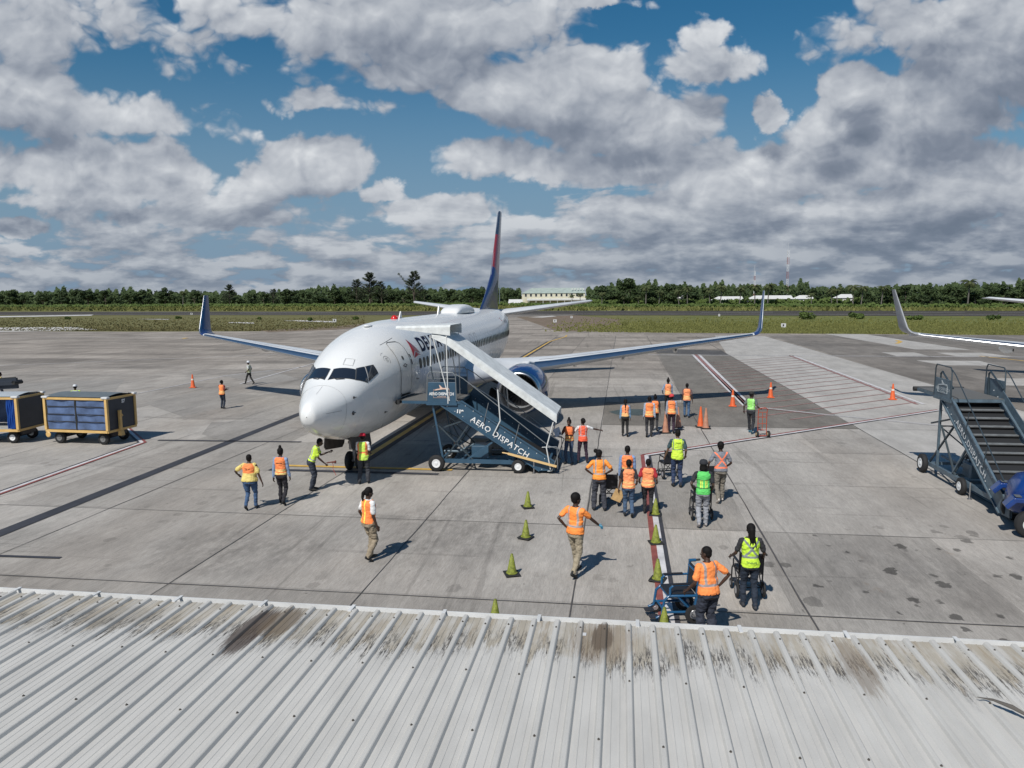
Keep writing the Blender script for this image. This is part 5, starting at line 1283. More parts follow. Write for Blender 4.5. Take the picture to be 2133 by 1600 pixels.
        if not canopy: q.tube([(px0 + .35, y1 - s_ * .05, zt), (px0 + .33, y1 - s_ * .05, zt + rail_h * .7), (px0 + .45, y1 - s_ * .05, zt + rail_h * .78), (px1, y1 - s_ * .05, zt + .3)], .03, 8)
        q.build('guard_rail', RAILD if not canopy else mat('rail_grey', (.25, .27, .28), .35, .5), e, smooth=50)
        # stair handrail
        q = MB(); hx = run + .35
        q.tube([(px1 - .02, y1, zt + rail_h * .92), (px1 + .25, y1, zt + rail_h * .78), (hx, y1, zt - (hx - .9) * slope + .52), (hx + .28, y1, .92), (hx + .30, y1, .20)], .017, 8)
        for fx in (.35, .68): xx = px1 + (hx - px1) * fx; q.tube([(xx, y1, zt - (xx - .9) * slope + .55 + .12 * (1 - fx)), (xx - .18, y1, zl(xx) + sh * .8)], .014, 6)
        q.build('handrail', RAILD if not canopy else mat('rail_grey', (.25, .27, .28), .35, .5), e, smooth=50)
        if canopy:                                       # bottom hoop rails
            q = MB(); q.tube([(run + .10, y1, .95), (run + .60, y1, .98), (run + .72, y1, .88), (run + .45, y1, .12), (run + .3, y1, .10)], .02, 8); q.build('hoop_rail', mat('rail_grey', (.25, .27, .28), .35, .5), e, smooth=50)
    # chassis
    for yy in (.05, W_ - .05):
        q = MB(); q.bb((wx - .1, yy - .05, .30), (run + .45, yy + .05, .44)); q.build('chassis_beam', blue, e)
        q = MB(); q.bar((wx + .22 if canopy else -.05, yy, .42), (-.1 if canopy else -.02, yy, zt - .12), .07, .07, (0, 1, 0)); q.build('support_leg', blue, e)
        q = MB(); q.bar((wx + .25, yy, zt * .62), (1.15, yy, zl(1.15) + .1), .05, .05, (0, 1, 0)); q.bar((.12, yy, zt * .64), (1.35, yy, .42), .05, .05, (0, 1, 0)); q.bar((wx + .3, yy, .45), (1.25, yy, zl(1.25) + .05), .05, .05, (0, 1, 0)); q.build('brace', RAILD, e)
        q = MB(); q.bar((1.15, yy, .45), (2.15, yy, zl(2.15) + .02), .06, .06, (0, 1, 0)); q.build('brace', blue, e)
        wheel(e, (wx, yy - .12 if yy < 1 else yy + .12, wheel_r), wheel_r, .17, 'y', LETW)
        wheel(e, (cx, yy - .10 if yy < 1 else yy + .10, wheel_r * .82), wheel_r * .82, .15, 'y', LETW)
        q = MB(); q.bb((cx - .12, yy - .08, wheel_r * .8), (cx + .12, yy + .08, .42)); q.bar((cx - .35, yy, .40), (cx + .9, yy, .38), .14, .06, (0, 1, 0)); q.build('caster_fork', blue, e)
        q = MB(); q.tube([(cx + .55, yy - .08, .03), (cx + .55, yy - .08, .52)], .022, 8); q.lathe([(.07, 0), (.07, .02)], (cx + .55, yy - .08, .005), n=10); q.build('stabiliser_jack', METAL, e)
    for x in (wx + .1, .9, cx - .2, run + .3): q = MB(); q.bb((x - .04, .1, .30), (x + .04, W_ - .1, .40)); q.build('cross_beam', blue, e)
    q = MB(); q.bar((.15, .1, zt * .6), (1.2, W_ - .1, .5), .035, .035); q.bar((.15, W_ - .1, zt * .6), (1.2, .1, .5), .035, .035); q.bar((-.1, .08, zt * .62), (-.1, W_ - .08, zt * .62), .04, .04); q.build('cross_braces', RAILD, e)
    q = MB(); q.box((1.55, .65, .66), (.62, .7, .42)); q.build('battery_box', blue, e, bevel=.015)
    q = MB(); q.tube([(wx + .15, .5, .62), (.75, .5, .62), (1.3, .5, .9)], .05, 8); q.build('hydraulic_ram', GALV, e, smooth=50)
    if canopy:
        q = MB(); q.bar((cx - .35, -.16, .72), (run + .62, -.16, .30), .07, .07, (0, 1, 0)); q.tube([(cx - .55, -.16, .75), (cx - .35, -.16, .72)], .022, 8); q.build('tow_bar', mat('towbar_tan', (.70, .48, .22), .5), e)
        def channel(name, top, yn, yf):                  # inverted trough: list of (x, z, side height)
            q = MB(); t_ = .02; rows = []
            for x, z, hgt in top:
                o_ = [(x, yn, z - hgt), (x, yn, z - .07), (x, yn + .09, z), (x, yf - .09, z), (x, yf, z - .07), (x, yf, z - hgt)]
                i_ = [(x, yf - t_, z - hgt), (x, yf - t_, z - .075), (x, yf - .1, z - t_), (x, yn + .1, z - t_), (x, yn + t_, z - .075), (x, yn + t_, z - hgt)]
                rows.append(o_ + i_ + [o_[0]])
            q.grid(rows); n = 12
            for base in (0, (len(rows) - 1) * 13): q.f += [(base + a, base + a + 1, base + 10 - a, base + 11 - a) for a in range(5)]
            return q.build(name, CANOPY, e)
        channel('canopy_hood', [(-1.34, zt + 2.63, .09), (.62, zt + 2.67, .37)], -.12, W_ - .02)
        channel('canopy_roof', [(-.05, zt + 2.38, .16), (.25, zt + 2.36, .28), (.50, zt + 2.27, .30), (4.34, .02 + 2.13 - .03, .30)], -.10, W_ + .05)
        for (xa, za, xb, zb, yy, m_) in ((.50, zt - .1, .48, zt + 2.30, -.09, RAILW), (-.10, zt + 1.22, -.10, zt + 2.32, -.08, RAILW), (-.02, zt + 2.30, .55, zt + .0, -.075, RAILW), (-.10, zt + 1.22, -.02, zt + .75, -.08, RAILD),
                (.50, zt - .1, .48, zt + 2.30, W_ + .05, RAILW), (-.05, zt + .3, -.05, zt + 2.32, W_ + .05, RAILW), (.35, zt + .75, .10, zt + 2.2, W_ + .05, RAILW)):
            q = MB(); q.tube([(xa, yy, za), (xb, yy, zb)], .022, 8); q.build('canopy_post', m_, e, smooth=50)
        for yy in (-.09, W_ + .06):
            q = MB(); q.tube([(2.12, yy, zt - 1.78 + .62), (2.36, yy, zt - .68), (2.28, yy, zt + .42)], .024, 8)
            q.build('canopy_post', RAILW, e, smooth=50)
            q = MB(); q.tube([(4.12, yy, .18), (3.98, yy, .95), (4.22, yy, 1.85)], .024, 8); q.build('canopy_post', RAILW, e, smooth=50)
    return e
st1 = stairs('blue covered passenger stairs with white canopy at the airliner door', (3.04, 4.14, 0), 0.0, 2.55, .653, 1.85, -1.34, -.27, .80, .66, 1.02, TEALB, True, .30, .04, 2.98, 2.4, LETW, '119')
st2 = stairs('faded blue open passenger stairs standing empty at the right edge', (20.05, 4.87, 0), -PI / 2, 2.87, .618, 1.42, -2.0, -.30, 1.02, .55, .98, GALV, False, .33, -.95, 2.07, 2.45, mat('letters_faded', (.42, .46, .48), .5), '57')
# grey equipment box and marker wands beneath the covered stairs
eq = empty('ground_power_box', 'low grey metal box on the ground under the covered stairs', 'equipment box', (4.35, 7.4, 0), -.05)
b = MB(); b.prism([(-.72, .06), (.72, .06), (.66, .62), (-.62, .62)], -.35, .35); b.build('housing', mat('box_grey', (.30, .30, .285), .5, var=.1), eq, bevel=.02)
b = MB(); b.bb((-.60, -.33, .621), (.60, .33, .64)); b.build('lid', mat('box_grey_dark', (.16, .16, .155), .5), eq)
b = MB(); b.tube([(-.5, -.36, .5), (-.3, -.42, .2), (.1, -.40, .12), (.3, -.36, .3)], .012, 6); b.build('cable', RUB, eq)
for s_ in (-1, 1): b = MB(); b.bb((s_ * .5 - .05, -.3, 0), (s_ * .5 + .05, .3, .06)); b.build('skid', DARK, eq)
wd = empty('marker_post', 'short orange topped post with white rings beside the stair chassis', 'marker post', (3.16, 6.35, 0))
b = MB(); b.lathe([(.16, 0), (.16, .03), (.09, .05), (.08, .34), (.07, .36)], n=16); b.build('post', mat('post_grey', (.4, .4, .4), .5), wd, smooth=40)
b = MB(); b.lathe([(.05, .36), (.045, .60), (.03, .64)], (.03, 0, 0), n=14); b.build('tip', ORANGE, wd, smooth=40)
for k in range(4): b = MB(); b.lathe([(.088, .10 + k * .065), (.088, .13 + k * .065)], n=16); b.build('ring', LETW, wd)

# ================================================================ baggage carts
CURT = mat('curtain_blue', (0.085, 0.135, 0.26), .65, var=.35, vscale=2.2)
CURT_B = mat('curtain_bright_blue', (0.012, 0.09, 0.38), .65, var=.25, vscale=2.)
PANELD = mat('cart_panel', (0.035, .042, .055), .5, var=.15)
def cart(label, loc, rz, roof_m, opened, number):
    e = empty('baggage_cart', label, 'baggage cart', loc, rz)
    Lx, Ly, z0, z1 = 3.02, 1.72, .60, 2.06
    q = MB()
    for y in (-Ly / 2, Ly / 2): q.bb((-Lx / 2, y - .045, z0 - .05), (Lx / 2, y + .045, z0 + .05)); q.bb((-Lx / 2 + .1, y - .05, z1 - .10), (Lx / 2 - .1, y + .04, z1 - .01))
    for x in (-Lx / 2, Lx / 2): q.bb((x - .05, -Ly / 2 - .02, z0 - .049), (x + .05, Ly / 2 + .02, z0 + .049)); q.bb((x - .04, -Ly / 2 + .05, z1 - .099), (x + .04, Ly / 2 - .05, z1 - .012))
    q.build('chassis_frame', YTAN, e)
    for x in (-1, 1):
        for y in (-1, 1):
            q = MB(); q.bb((x * (Lx / 2) - .055, y * (Ly / 2) - .055, z0 + .05), (x * (Lx / 2) + .055, y * (Ly / 2) + .055, z1 - .02)); q.build('corner_post', YTAN, e)
            q = MB(); q.box((x * (Lx / 2 - .04), y * (Ly / 2 - .02), z1 + .0), (.30, .2, .09)); q.build('corner_cap', mat('cap_white', (.6, .6, .6), .4), e, bevel=.025)
    q = MB(); rows = []
    for i in range(9):
        y = -Ly / 2 + Ly * i / 8; rows.append([(x, y, z1 + .02 + .09 * math.sin(PI * i / 8)) for x in (-Lx / 2 + .02, Lx / 2 - .02)])
    q.grid(rows); q.add([(-Lx / 2 + .02, -Ly / 2, z1), (Lx / 2 - .02, -Ly / 2, z1), (Lx / 2 - .02, Ly / 2, z1), (-Lx / 2 + .02, Ly / 2, z1)], [(0, 1, 2, 3)]); q.build('roof', roof_m, e, smooth=60)
    for x in (-1, 1):
        q = MB(); q.bb((x * (Lx / 2) - .012, -Ly / 2 + .06, z0 + .05), (x * (Lx / 2) + .012, Ly / 2 - .06, z1 - .05)); en = q.build('end_panel', PANELD, e)
    if number: lettering('number', number, .20, (Lx / 2 + .016, .05, z1 - .32), (0, 1, 0), (0, 0, 1), LETW, en, bold=.012)
    def curtain(x0, x1, y, m_, amp, straps, s_=-1):
        q = MB(); rows = []; r = random.Random(int(x0 * 100) + 3)
        ph = [r.uniform(0, 6) for _ in range(4)]
        for i in range(15):
            z = z0 + .08 + (z1 - z0 - .16) * i / 14
            rows.append([(x0 + (x1 - x0) * j / 30, y + s_ * (amp * math.sin(j * .9 * (amp * 30) + ph[0] + .5 * math.sin(z * 3)) + .010 * math.sin(j * .33 + z * 5 + ph[1]) + .012 * math.sin(z * 9 - j * .21 + ph[2])), z) for j in range(31)])
        q.grid(rows); c_ = q.build('curtain', m_, e, smooth=180, fix=False)
        if straps:
            for fz in (.26, .5, .76, .985):
                q = MB(); z = z0 + .08 + (z1 - z0 - .16) * fz; q.bb((x0 + .02, y + s_ * .040 - .004, z - .018), (x1 - .02, y + s_ * .040 + .004, z + .018)); q.build('strap', RUB, c_)
    for s_ in (-1, 1):
        y = s_ * (Ly / 2 - .005)
        if opened and s_ < 0: curtain(Lx / 2 - .48, Lx / 2 - .08, y, CURT_B, .035, False)
        else:
            curtain(-Lx / 2 + .1, -.05, y, CURT, .010, True, s_); curtain(.05, Lx / 2 - .1, y, CURT, .010, True, s_)
            q = MB(); q.bb((-.035, y - .02, z0 + .05), (.035, y + .02, z1 - .05)); q.build('centre_post', RUB, e)
    q = MB(); q.bb((-Lx / 2 + .05, -Ly / 2 + .05, z0 + .0), (Lx / 2 - .05, Ly / 2 - .05, z0 + .045)); q.build('floor', mat('cart_floor', (.4, .4, .39), .6, var=.2), e)
    for x in (-1.08, 1.08):
        for y in (-.60, .60): wheel(e, (x, y, .26), .26, .16, 'y', mat('hub_dark', (.16, .16, .16), .5) if not opened else LETW)
        q = MB(); q.tube([(x, -.6, .26), (x, .6, .26)], .04, 8); q.bb((x - .3, -.45, .34), (x + .3, .45, .50)); q.build('axle', DARK, e)
    return e
cart1 = cart('baggage cart with faded closed blue curtains and a dark end panel', (-13.40, 7.98, 0), -.055, mat('cart_roof_dark', (.13, .15, .16), .5, var=.15), False, '57')
q = MB(); q.bb((1.56, -.02 - .25, .40), (1.66, .10 - .25, 1.46)); q.prism([(1.53, .36), (1.72, .36), (1.68, .56), (1.56, .56)], -.30, -.10); q.tube([(1.61, -.2, 1.40), (1.70, -.14, 1.22), (1.64, -.2, 1.16)], .02, 6); q.build('raised_drawbar', YTAN, cart1)
q = MB(); q.tube([(-1.5, 0, .45), (-2.2, 0, .42)], .035, 8); q.lathe([(.10, -.02), (.13, 0), (.10, .02)], (-1.75, -.55, .36), 'y', 14); q.build('rear_hitch', YTAN, cart1)
cart2 = cart('baggage cart at the left edge with its bright blue curtain drawn back', (-17.75, 7.72, 0), .10, mat('cart_roof_light', (.42, .45, .47), .5, var=.1), True, '')

# ================================================================ belt loader, at the left edge
bl = empty('belt_loader', 'dark belt loader with raised conveyor behind the carts at the left edge', 'belt loader', (-28.6, 17.6, 0), .06)
bx = MB(); bx.bar((-3.4, 0, .95), (3.0, 0, 1.34), .62, .16, (0, 1, 0)); bx.build('conveyor_frame', mat('loader_navy', (.022, .03, .045), .5), bl)
bx = MB(); bx.bar((-3.4, 0, 1.06), (2.95, 0, 1.45), .5, .04, (0, 1, 0)); bx.build('belt', RUB, bl)
for y in (-.34, .34): bx = MB(); bx.bar((-3.4, y, 1.10), (3.0, y, 1.49), .05, .10, (0, 1, 0)); bx.build('side_rail', mat('loader_navy', (.022, .03, .045), .5), bl)
bx = MB(); bx.tube([(3.0, -.34, 1.38), (3.0, .34, 1.38)], .11, 12); bx.build('end_roller', RUB, bl, smooth=50)
bx = MB(); bx.box((-1.8, 0, .62), (3.4, 1.5, .5)); bx.build('body', mat('loader_grey', (.06, .07, .08), .5), bl, bevel=.05)
bx = MB(); bx.bar((-.2, -.2, .5), (1.6, -.2, 1.2), .08, .08); bx.bar((-.2, .2, .5), (1.6, .2, 1.2), .08, .08); bx.build('lift_arm', YTAN, bl)
bx = MB(); bx.lathe([(.09, 0), (.09, .05)], (1.9, -.36, 1.08), 'y', 12); bx.build('guide_wheel', RUB, bl)
for x in (-2.9, -.7):
    for y in (-.7, .7): wheel(bl, (x, y, .32), .32, .22, 'y')
bag = MB(); bag.sphere((-.9, 0, 1.36), (.75, .26, .28), 18, 10); o = bag.build('duffel_bag', mat('bag_teal', (.02, .035, .045), .6), smooth=180); o.parent = None; o.location = (-28.6, 17.6, .03); o.rotation_euler = (0, 0, .06); tag(o, 'dark duffel bag lying on the conveyor at the left edge', 'bag')

# ================================================================ blue tow tractor (front end only shows)
TB = mat('tractor_blue', (0.008, 0.040, 0.19), .28, coat=.5, var=.2, vscale=3.)
tr = empty('tow_tractor', 'dark blue tow tractor with number 158 parked in front of the open stairs', 'tow tractor', (20.42, -.72, 0), -.25)
tr.scale = (1.0, 1.0, 1.04)
q = MB(); sec = []
for (x, w_, zt_, zb_) in ((-.72, .30, .92, .52), (-.62, .52, 1.18, .48), (-.45, .60, 1.38, .46), (-.1, .66, 1.47, .45), (.6, .70, 1.50, .45), (1.6, .70, 1.50, .45), (2.3, .68, 1.2, .45)):
    sec.append([(x, math.copysign(abs(math.cos(a)) ** .45, math.cos(a)) * w_, (zt_ + zb_) / 2 + math.copysign(abs(math.sin(a)) ** .45, math.sin(a)) * (zt_ - zb_) / 2) for a in [2 * PI * j / 32 for j in range(33)]])
q.grid(sec); q.f.append(tuple(range(32))); q.f.append(tuple(6 * 33 + k for k in range(32))); q.build('bonnet', TB, tr, smooth=60)
for s_ in (-1, 1):
    q = MB(); q.prism([(-.95, .78), (-.75, 1.00), (-.1, 1.02), (.25, .80), (.32, .52), (.22, .52), (.12, .74), (-.15, .90), (-.70, .88), (-.88, .70)], s_ * .62, s_ * 1.02); q.build('mudguard', TB, tr, bevel=.02)
    for x0 in (-.72, -.42): q = MB(); q.bb((x0, min(s_ * .70, s_ * .96), 1.018), (x0 + .14, max(s_ * .70, s_ * .96), 1.026)); q.build('grip_pad', mat('pad_grey', (.10, .11, .12), .8), tr)
    wheel(tr, (-.35, s_ * .84, .34), .34, .24, 'y', LETW); wheel(tr, (1.75, s_ * .84, .42), .42, .28, 'y', LETW)
    q = MB(); q.lathe([(.10, 0), (.10, .05), (.06, .06)], (-.55, s_ * .38, 1.02), 'x', 16, ); q.build('headlight', mat('lamp_dark', (.05, .05, .06), .2), tr)
lettering('number', '158', .24, (-.18, -.672, 1.10), (1, 0, .05), (0, 0.15, 1), LETW, tr, bold=.015)
for (x, z, r) in ((-.42, 1.18, .055), (-.28, .95, .05), (-.1, 1.22, .05)): q = MB(); q.lathe([(r, 0), (r, .012)], (x, -.655 if x > -.4 else -.60, z), 'y', 14); q.build('badge', mat('badge_grey', (.12, .16, .24), .5), tr)
q = MB(); q.box((.9, 0, .62), (1.6, 1.5, .3)); q.box((1.7, 0, 1.0), (.6, 1.1, .5)); q.build('chassis', DARK, tr)
q = MB(); q.tube([(.9, -.2, 1.5), (.72, -.2, 1.85)], .02, 8); q.tube([(.72 + .17 * math.cos(a), -.2 + .17 * math.sin(a), 1.86 + .08 * math.cos(a)) for a in [2 * PI * k / 16 for k in range(16)]], .014, 6, closed=True); q.build('steering_wheel', RUB, tr)
ms = MB(); ms.sphere((0, 0, 0), (.24, .12, .30), 18, 12)
rag = remesh(ms, .02, 'rag')
for v in rag.vertices: v.co += v.normal * (.045 * mnoise.noise(v.co * 9) + .02 * mnoise.noise(v.co * 25))
rag.materials.append(mat('rag_green', (.03, .42, .30), .8)); rag.shade_smooth()
o = bpy.data.objects.new('green_jacket', rag); COL.objects.link(o); o.location = at(2121, 1031, 1.05); tag(o, 'crumpled bright green jacket hanging on the blue tractor', 'jacket')
o.location = tr.matrix_world @ Vector((0, 0, 0)) if False else Vector((20.42, -.72, 0)) + Matrix.Rotation(-.25, 3, 'Z') @ Vector((.30, -.80, 1.02))

# ================================================================ cones
def cone_proto(name, h, rb, bw, m_, base_m, band=None):
    e = empty(name, 'x', 'traffic cone')
    q = MB(); q.lathe([(rb * .93, .03), (rb * .86, .06), (rb * .22, h), (rb * .16, h + .005)], n=24); q.build('cone_body', m_, e, smooth=50)
    q = MB(); q.lathe([(rb * 1.02, .028), (rb * 1.02, .045), (rb * .9, .05)], n=24); q.build('rim', m_, e)
    q = MB(); q.box((0, 0, .016), (bw, bw, .03)); q.build('base', base_m, e, bevel=.01)
    if band:
        q = MB(); z = band; f = lambda z: rb * .86 + (rb * .22 - rb * .86) * (z - .06) / (h - .06) + .003
        q.lathe([(f(z), z), (f(z + .10), z + .10)], n=24); q.build('collar', mat('band_pale', (.75, .6, .5), .5), e)
    return e
LIME = mat('cone_lime', (0.215, 0.245, 0.035), .65, var=.6, vscale=16.)
proto_l = cone_proto('traffic_cone', .47, .125, .34, LIME, RUB)
limes = [((1099, 1058), 'grimy lime cone, farthest of the row left of the red line'), ((1095, 1122), 'grimy lime cone, second farthest of the left row'), ((1066, 1198), 'grimy lime cone left of the young man in khaki trousers'), ((1031, 1300), 'grimy lime cone half hidden by the roof gutter'),
         ((1365, 1074), 'lime cone hidden behind the legs of the woman in red sleeves'), ((1366, 1133), 'lime cone on the white line just past the woman in red sleeves'), ((1370, 1210), 'lime cone on the white line before the blue wheelchair'), ((1383, 1318), 'lime cone in front of the blue wheelchair at the gutter')]
for i, (q_, lab) in enumerate(limes):
    c = proto_l if i == 0 else copy_tree(proto_l); p = at(*q_); c.location = (p.x, p.y, .024); c['label'] = lab; c['group'] = 'lime cones in two rows'; c.rotation_euler = (random.uniform(-.03, .03), random.uniform(-.03, .03), random.uniform(-.5, .5))
proto_o = cone_proto('traffic_cone', .92, .17, .42, ORANGE, ORANGE, .52)
proto_d = cone_proto('traffic_cone', .95, .165, .44, mat('cone_faded', (.46, .22, .14), .6, var=.25, vscale=5.), RUB)
first = {}
for q_, pr, lab in (((402, 808), proto_o, 'orange cone alone at the left of the apron'), ((1526, 847), proto_o, 'orange cone with pale collar beside the white lines'), ((1605, 829), proto_o, 'orange cone at the tip of the wing shadow'), ((1859, 833), proto_o, 'orange cone at the corner of the hatched area'),
                    ((1470, 893), proto_d, 'faded cone, right of the close pair'), ((1386, 902), proto_d, 'faded cone left of the man in the red cap'), ((1413, 895), proto_d, 'faded cone carried at the right hand of the man in the red cap'), ((1459, 890), proto_d, 'bright orange cone, left of the close pair')):
    c = pr if pr.name not in first else copy_tree(pr)
    first[pr.name] = 1; p = at(*q_); c.location = (p.x, p.y, .024); c['label'] = lab; c['group'] = 'orange cones on the apron'; c.rotation_euler.z = random.uniform(-.3, .3)
    if q_[0] == 1459:
        for ch in c.children:
            if ch.name.startswith('cone_body'): ch.data = ch.data.copy(); ch.data.materials.clear(); ch.data.materials.append(ORANGE)
    if q_[0] == 1413: c.rotation_euler.x = -.10; c.location.z = .09

# hand truck
TRK = mat('truck_red', (.42, .075, .035), .45, var=.15)
def hand_truck(loc, rz):
    e = empty('hand_truck', 'orange red two wheeled hand truck held by the man in the black cap', 'hand truck', loc, rz); 
    q = MB()
    for y in (-.19, .19): q.tube([(0, y, .08), (0, y, 1.05), (-.06, y, 1.22), (-.10, y * .5, 1.28)], .019, 8)
    q.tube([(-.10, -.10, 1.28), (-.10, .10, 1.28)], .019, 8)
    for z in (.30, .58, .86, 1.08): q.tube([(0, -.19, z), (0, .19, z)], .013, 6)
    q.tube([(0, 0, .3), (0, 0, 1.08)], .013, 6)
    q.build('frame', TRK, e, smooth=50)
    q = MB(); q.bb((0, -.22, .02), (.24, .22, .035)); q.build('toe_plate', TRK, e)
    for y in (-.25, .25): wheel(e, (-.10, y, .14), .14, .09, 'y', mat('hub_tan', (.45, .35, .2), .6))
    q = MB(); q.tube([(-.1, -.26, .14), (-.1, .26, .14)], .014, 6); q.build('axle', DARK, e)
    return e
p = at(1587, 911); hand_truck((p.x, p.y, .024), math.radians(100))

# wheelchairs
def wheelchair(frame_m, pad_m, big=.16, th=1.0):
    e = empty('wheelchair', 'x', 'wheelchair')             # faces +Y, push handles at the back
    q = MB(); hw = .24
    for x in (-hw, hw):
        q.tube([(x, -.26, .98), (x, -.38, .98)], .019 * th, 8)
        q.tube([(x, -.28, .98), (x, -.24, .50), (x, -.20, .16)], .016 * th, 8)
        q.tube([(x, -.22, .50), (x, .24, .52), (x, .32, .44), (x, .36, .16), (x, .46, .12)], .016 * th, 8)
        q.tube([(x, -.21, .20), (x, .34, .22)], .015 * th, 8)
        q.tube([(x, -.235, .72), (x, .16, .72), (x, .22, .66), (x, .22, .52)], .014 * th, 8)
        q.tube([(x, .1, .51), (x, -.18, .20)], .012 * th, 6)
    for (y, z) in ((-.26, .90), (-.22, .50), (.24, .50), (-.2, .2), (.30, .22)): q.tube([(-hw, y, z), (hw, y, z)], .013 * th, 6)
    q.tube([(-hw, -.2, .2), (hw, .24, .5)], .012 * th, 6); q.tube([(hw, -.2, .2), (-hw, .24, .5)], .012 * th, 6)
    q.build('frame', frame_m, e, smooth=50)
    q = MB(); q.box((0, .02, .535), (.44, .46, .055)); q.build('seat', pad_m, e, bevel=.015)
    q = MB(); q.box((0, -.262, .74), (.46, .035, .42), Matrix.Rotation(.08, 3, 'X')); q.build('backrest', pad_m, e, bevel=.012)
    for x in (-hw, hw):
        q = MB(); q.box((x, .02, .735), (.05, .34, .03)); q.build('armrest', pad_m, e, bevel=.008)
        q = MB(); q.tube([(x, -.36, .98), (x, -.46, .985)], .022, 8); q.build('handle_grip', RUB, e, smooth=50)
        wheel(e, (x * 1.12, -.20, big), big, .045, 'x', mat('hub_steel', (.45, .45, .47), .3, .6)); wheel(e, (x * 1.06, .33, .10), .10, .035, 'x', mat('hub_steel', (.45, .45, .47), .3, .6))
        q = MB(); q.box((x * .62, .47, .11), (.15, .16, .02)); q.build('footrest', DARK, e)
    return e
BLK = mat('chair_black', (.022, .023, .027), .4, .2); PADB = mat('chair_pad', (.014, .015, .02), .5)
wc = wheelchair(BLK, PADB); wlist = []
def put_chair(c, loc, deg, lab): c.location = (*loc, .024); c.rotation_euler.z = math.radians(deg); c['label'] = lab; c['group'] = 'wheelchairs waiting for passengers'

# ================================================================ people
SKINS = {'d': (0.060, 0.030, 0.019), 'm': (0.115, 0.058, 0.035), 'b': (0.17, 0.095, 0.06)}
ORG, NEON, GRN, COR = (0.95, 0.27, 0.085), (0.62, 0.86, 0.07), (0.12, 0.62, 0.14), (0.90, 0.13, 0.06)
YB, GREY, PALE = (0.85, 0.80, 0.30), (0.36, 0.36, 0.36), (0.62, 0.62, 0.60)
VEST = mat('safety_fabric', (1, 1, 1), .75, attr=True, bump=.25, bscale=30)
HAIRM = mat('hair_black', (0.006, 0.005, 0.005), .75, spec=.25, bump=.3, bscale=60)
GLOVE = mat('glove_blue', (0.10, 0.42, 0.62), .5)
def cloth(c):
    k = 'cloth_%02d_%02d_%02d' % tuple(int(x * 99) for x in c); return mat(k, c, .85, var=.22, vscale=9., bump=.3, bscale=35)
def skin_m(k): return mat('skin_' + k, SKINS[k], .5, var=.08, vscale=14.)
def ik(a, b, l1, l2, pole):
    a, b = Vector(a), Vector(b); d = b - a; L_ = min(d.length, (l1 + l2) * .999); d.normalize(); b = a + d * L_
    x = (l1 * l1 - l2 * l2 + L_ * L_) / (2 * L_); h = math.sqrt(max(l1 * l1 - x * x, 0)); pv = Vector(pole) - d * Vector(pole).dot(d)
    return a + d * x + pv.normalized() * h, b
TOR = [(.80, .135, .105, 0), (.88, .172, .122, 0), (.96, .168, .120, 0), (1.04, .148, .106, .0), (1.12, .143, .102, .005), (1.22, .158, .112, .008), (1.32, .176, .116, .0), (1.385, .176, .102, -.008), (1.43, .135, .082, -.012), (1.465, .080, .064, -.012)]
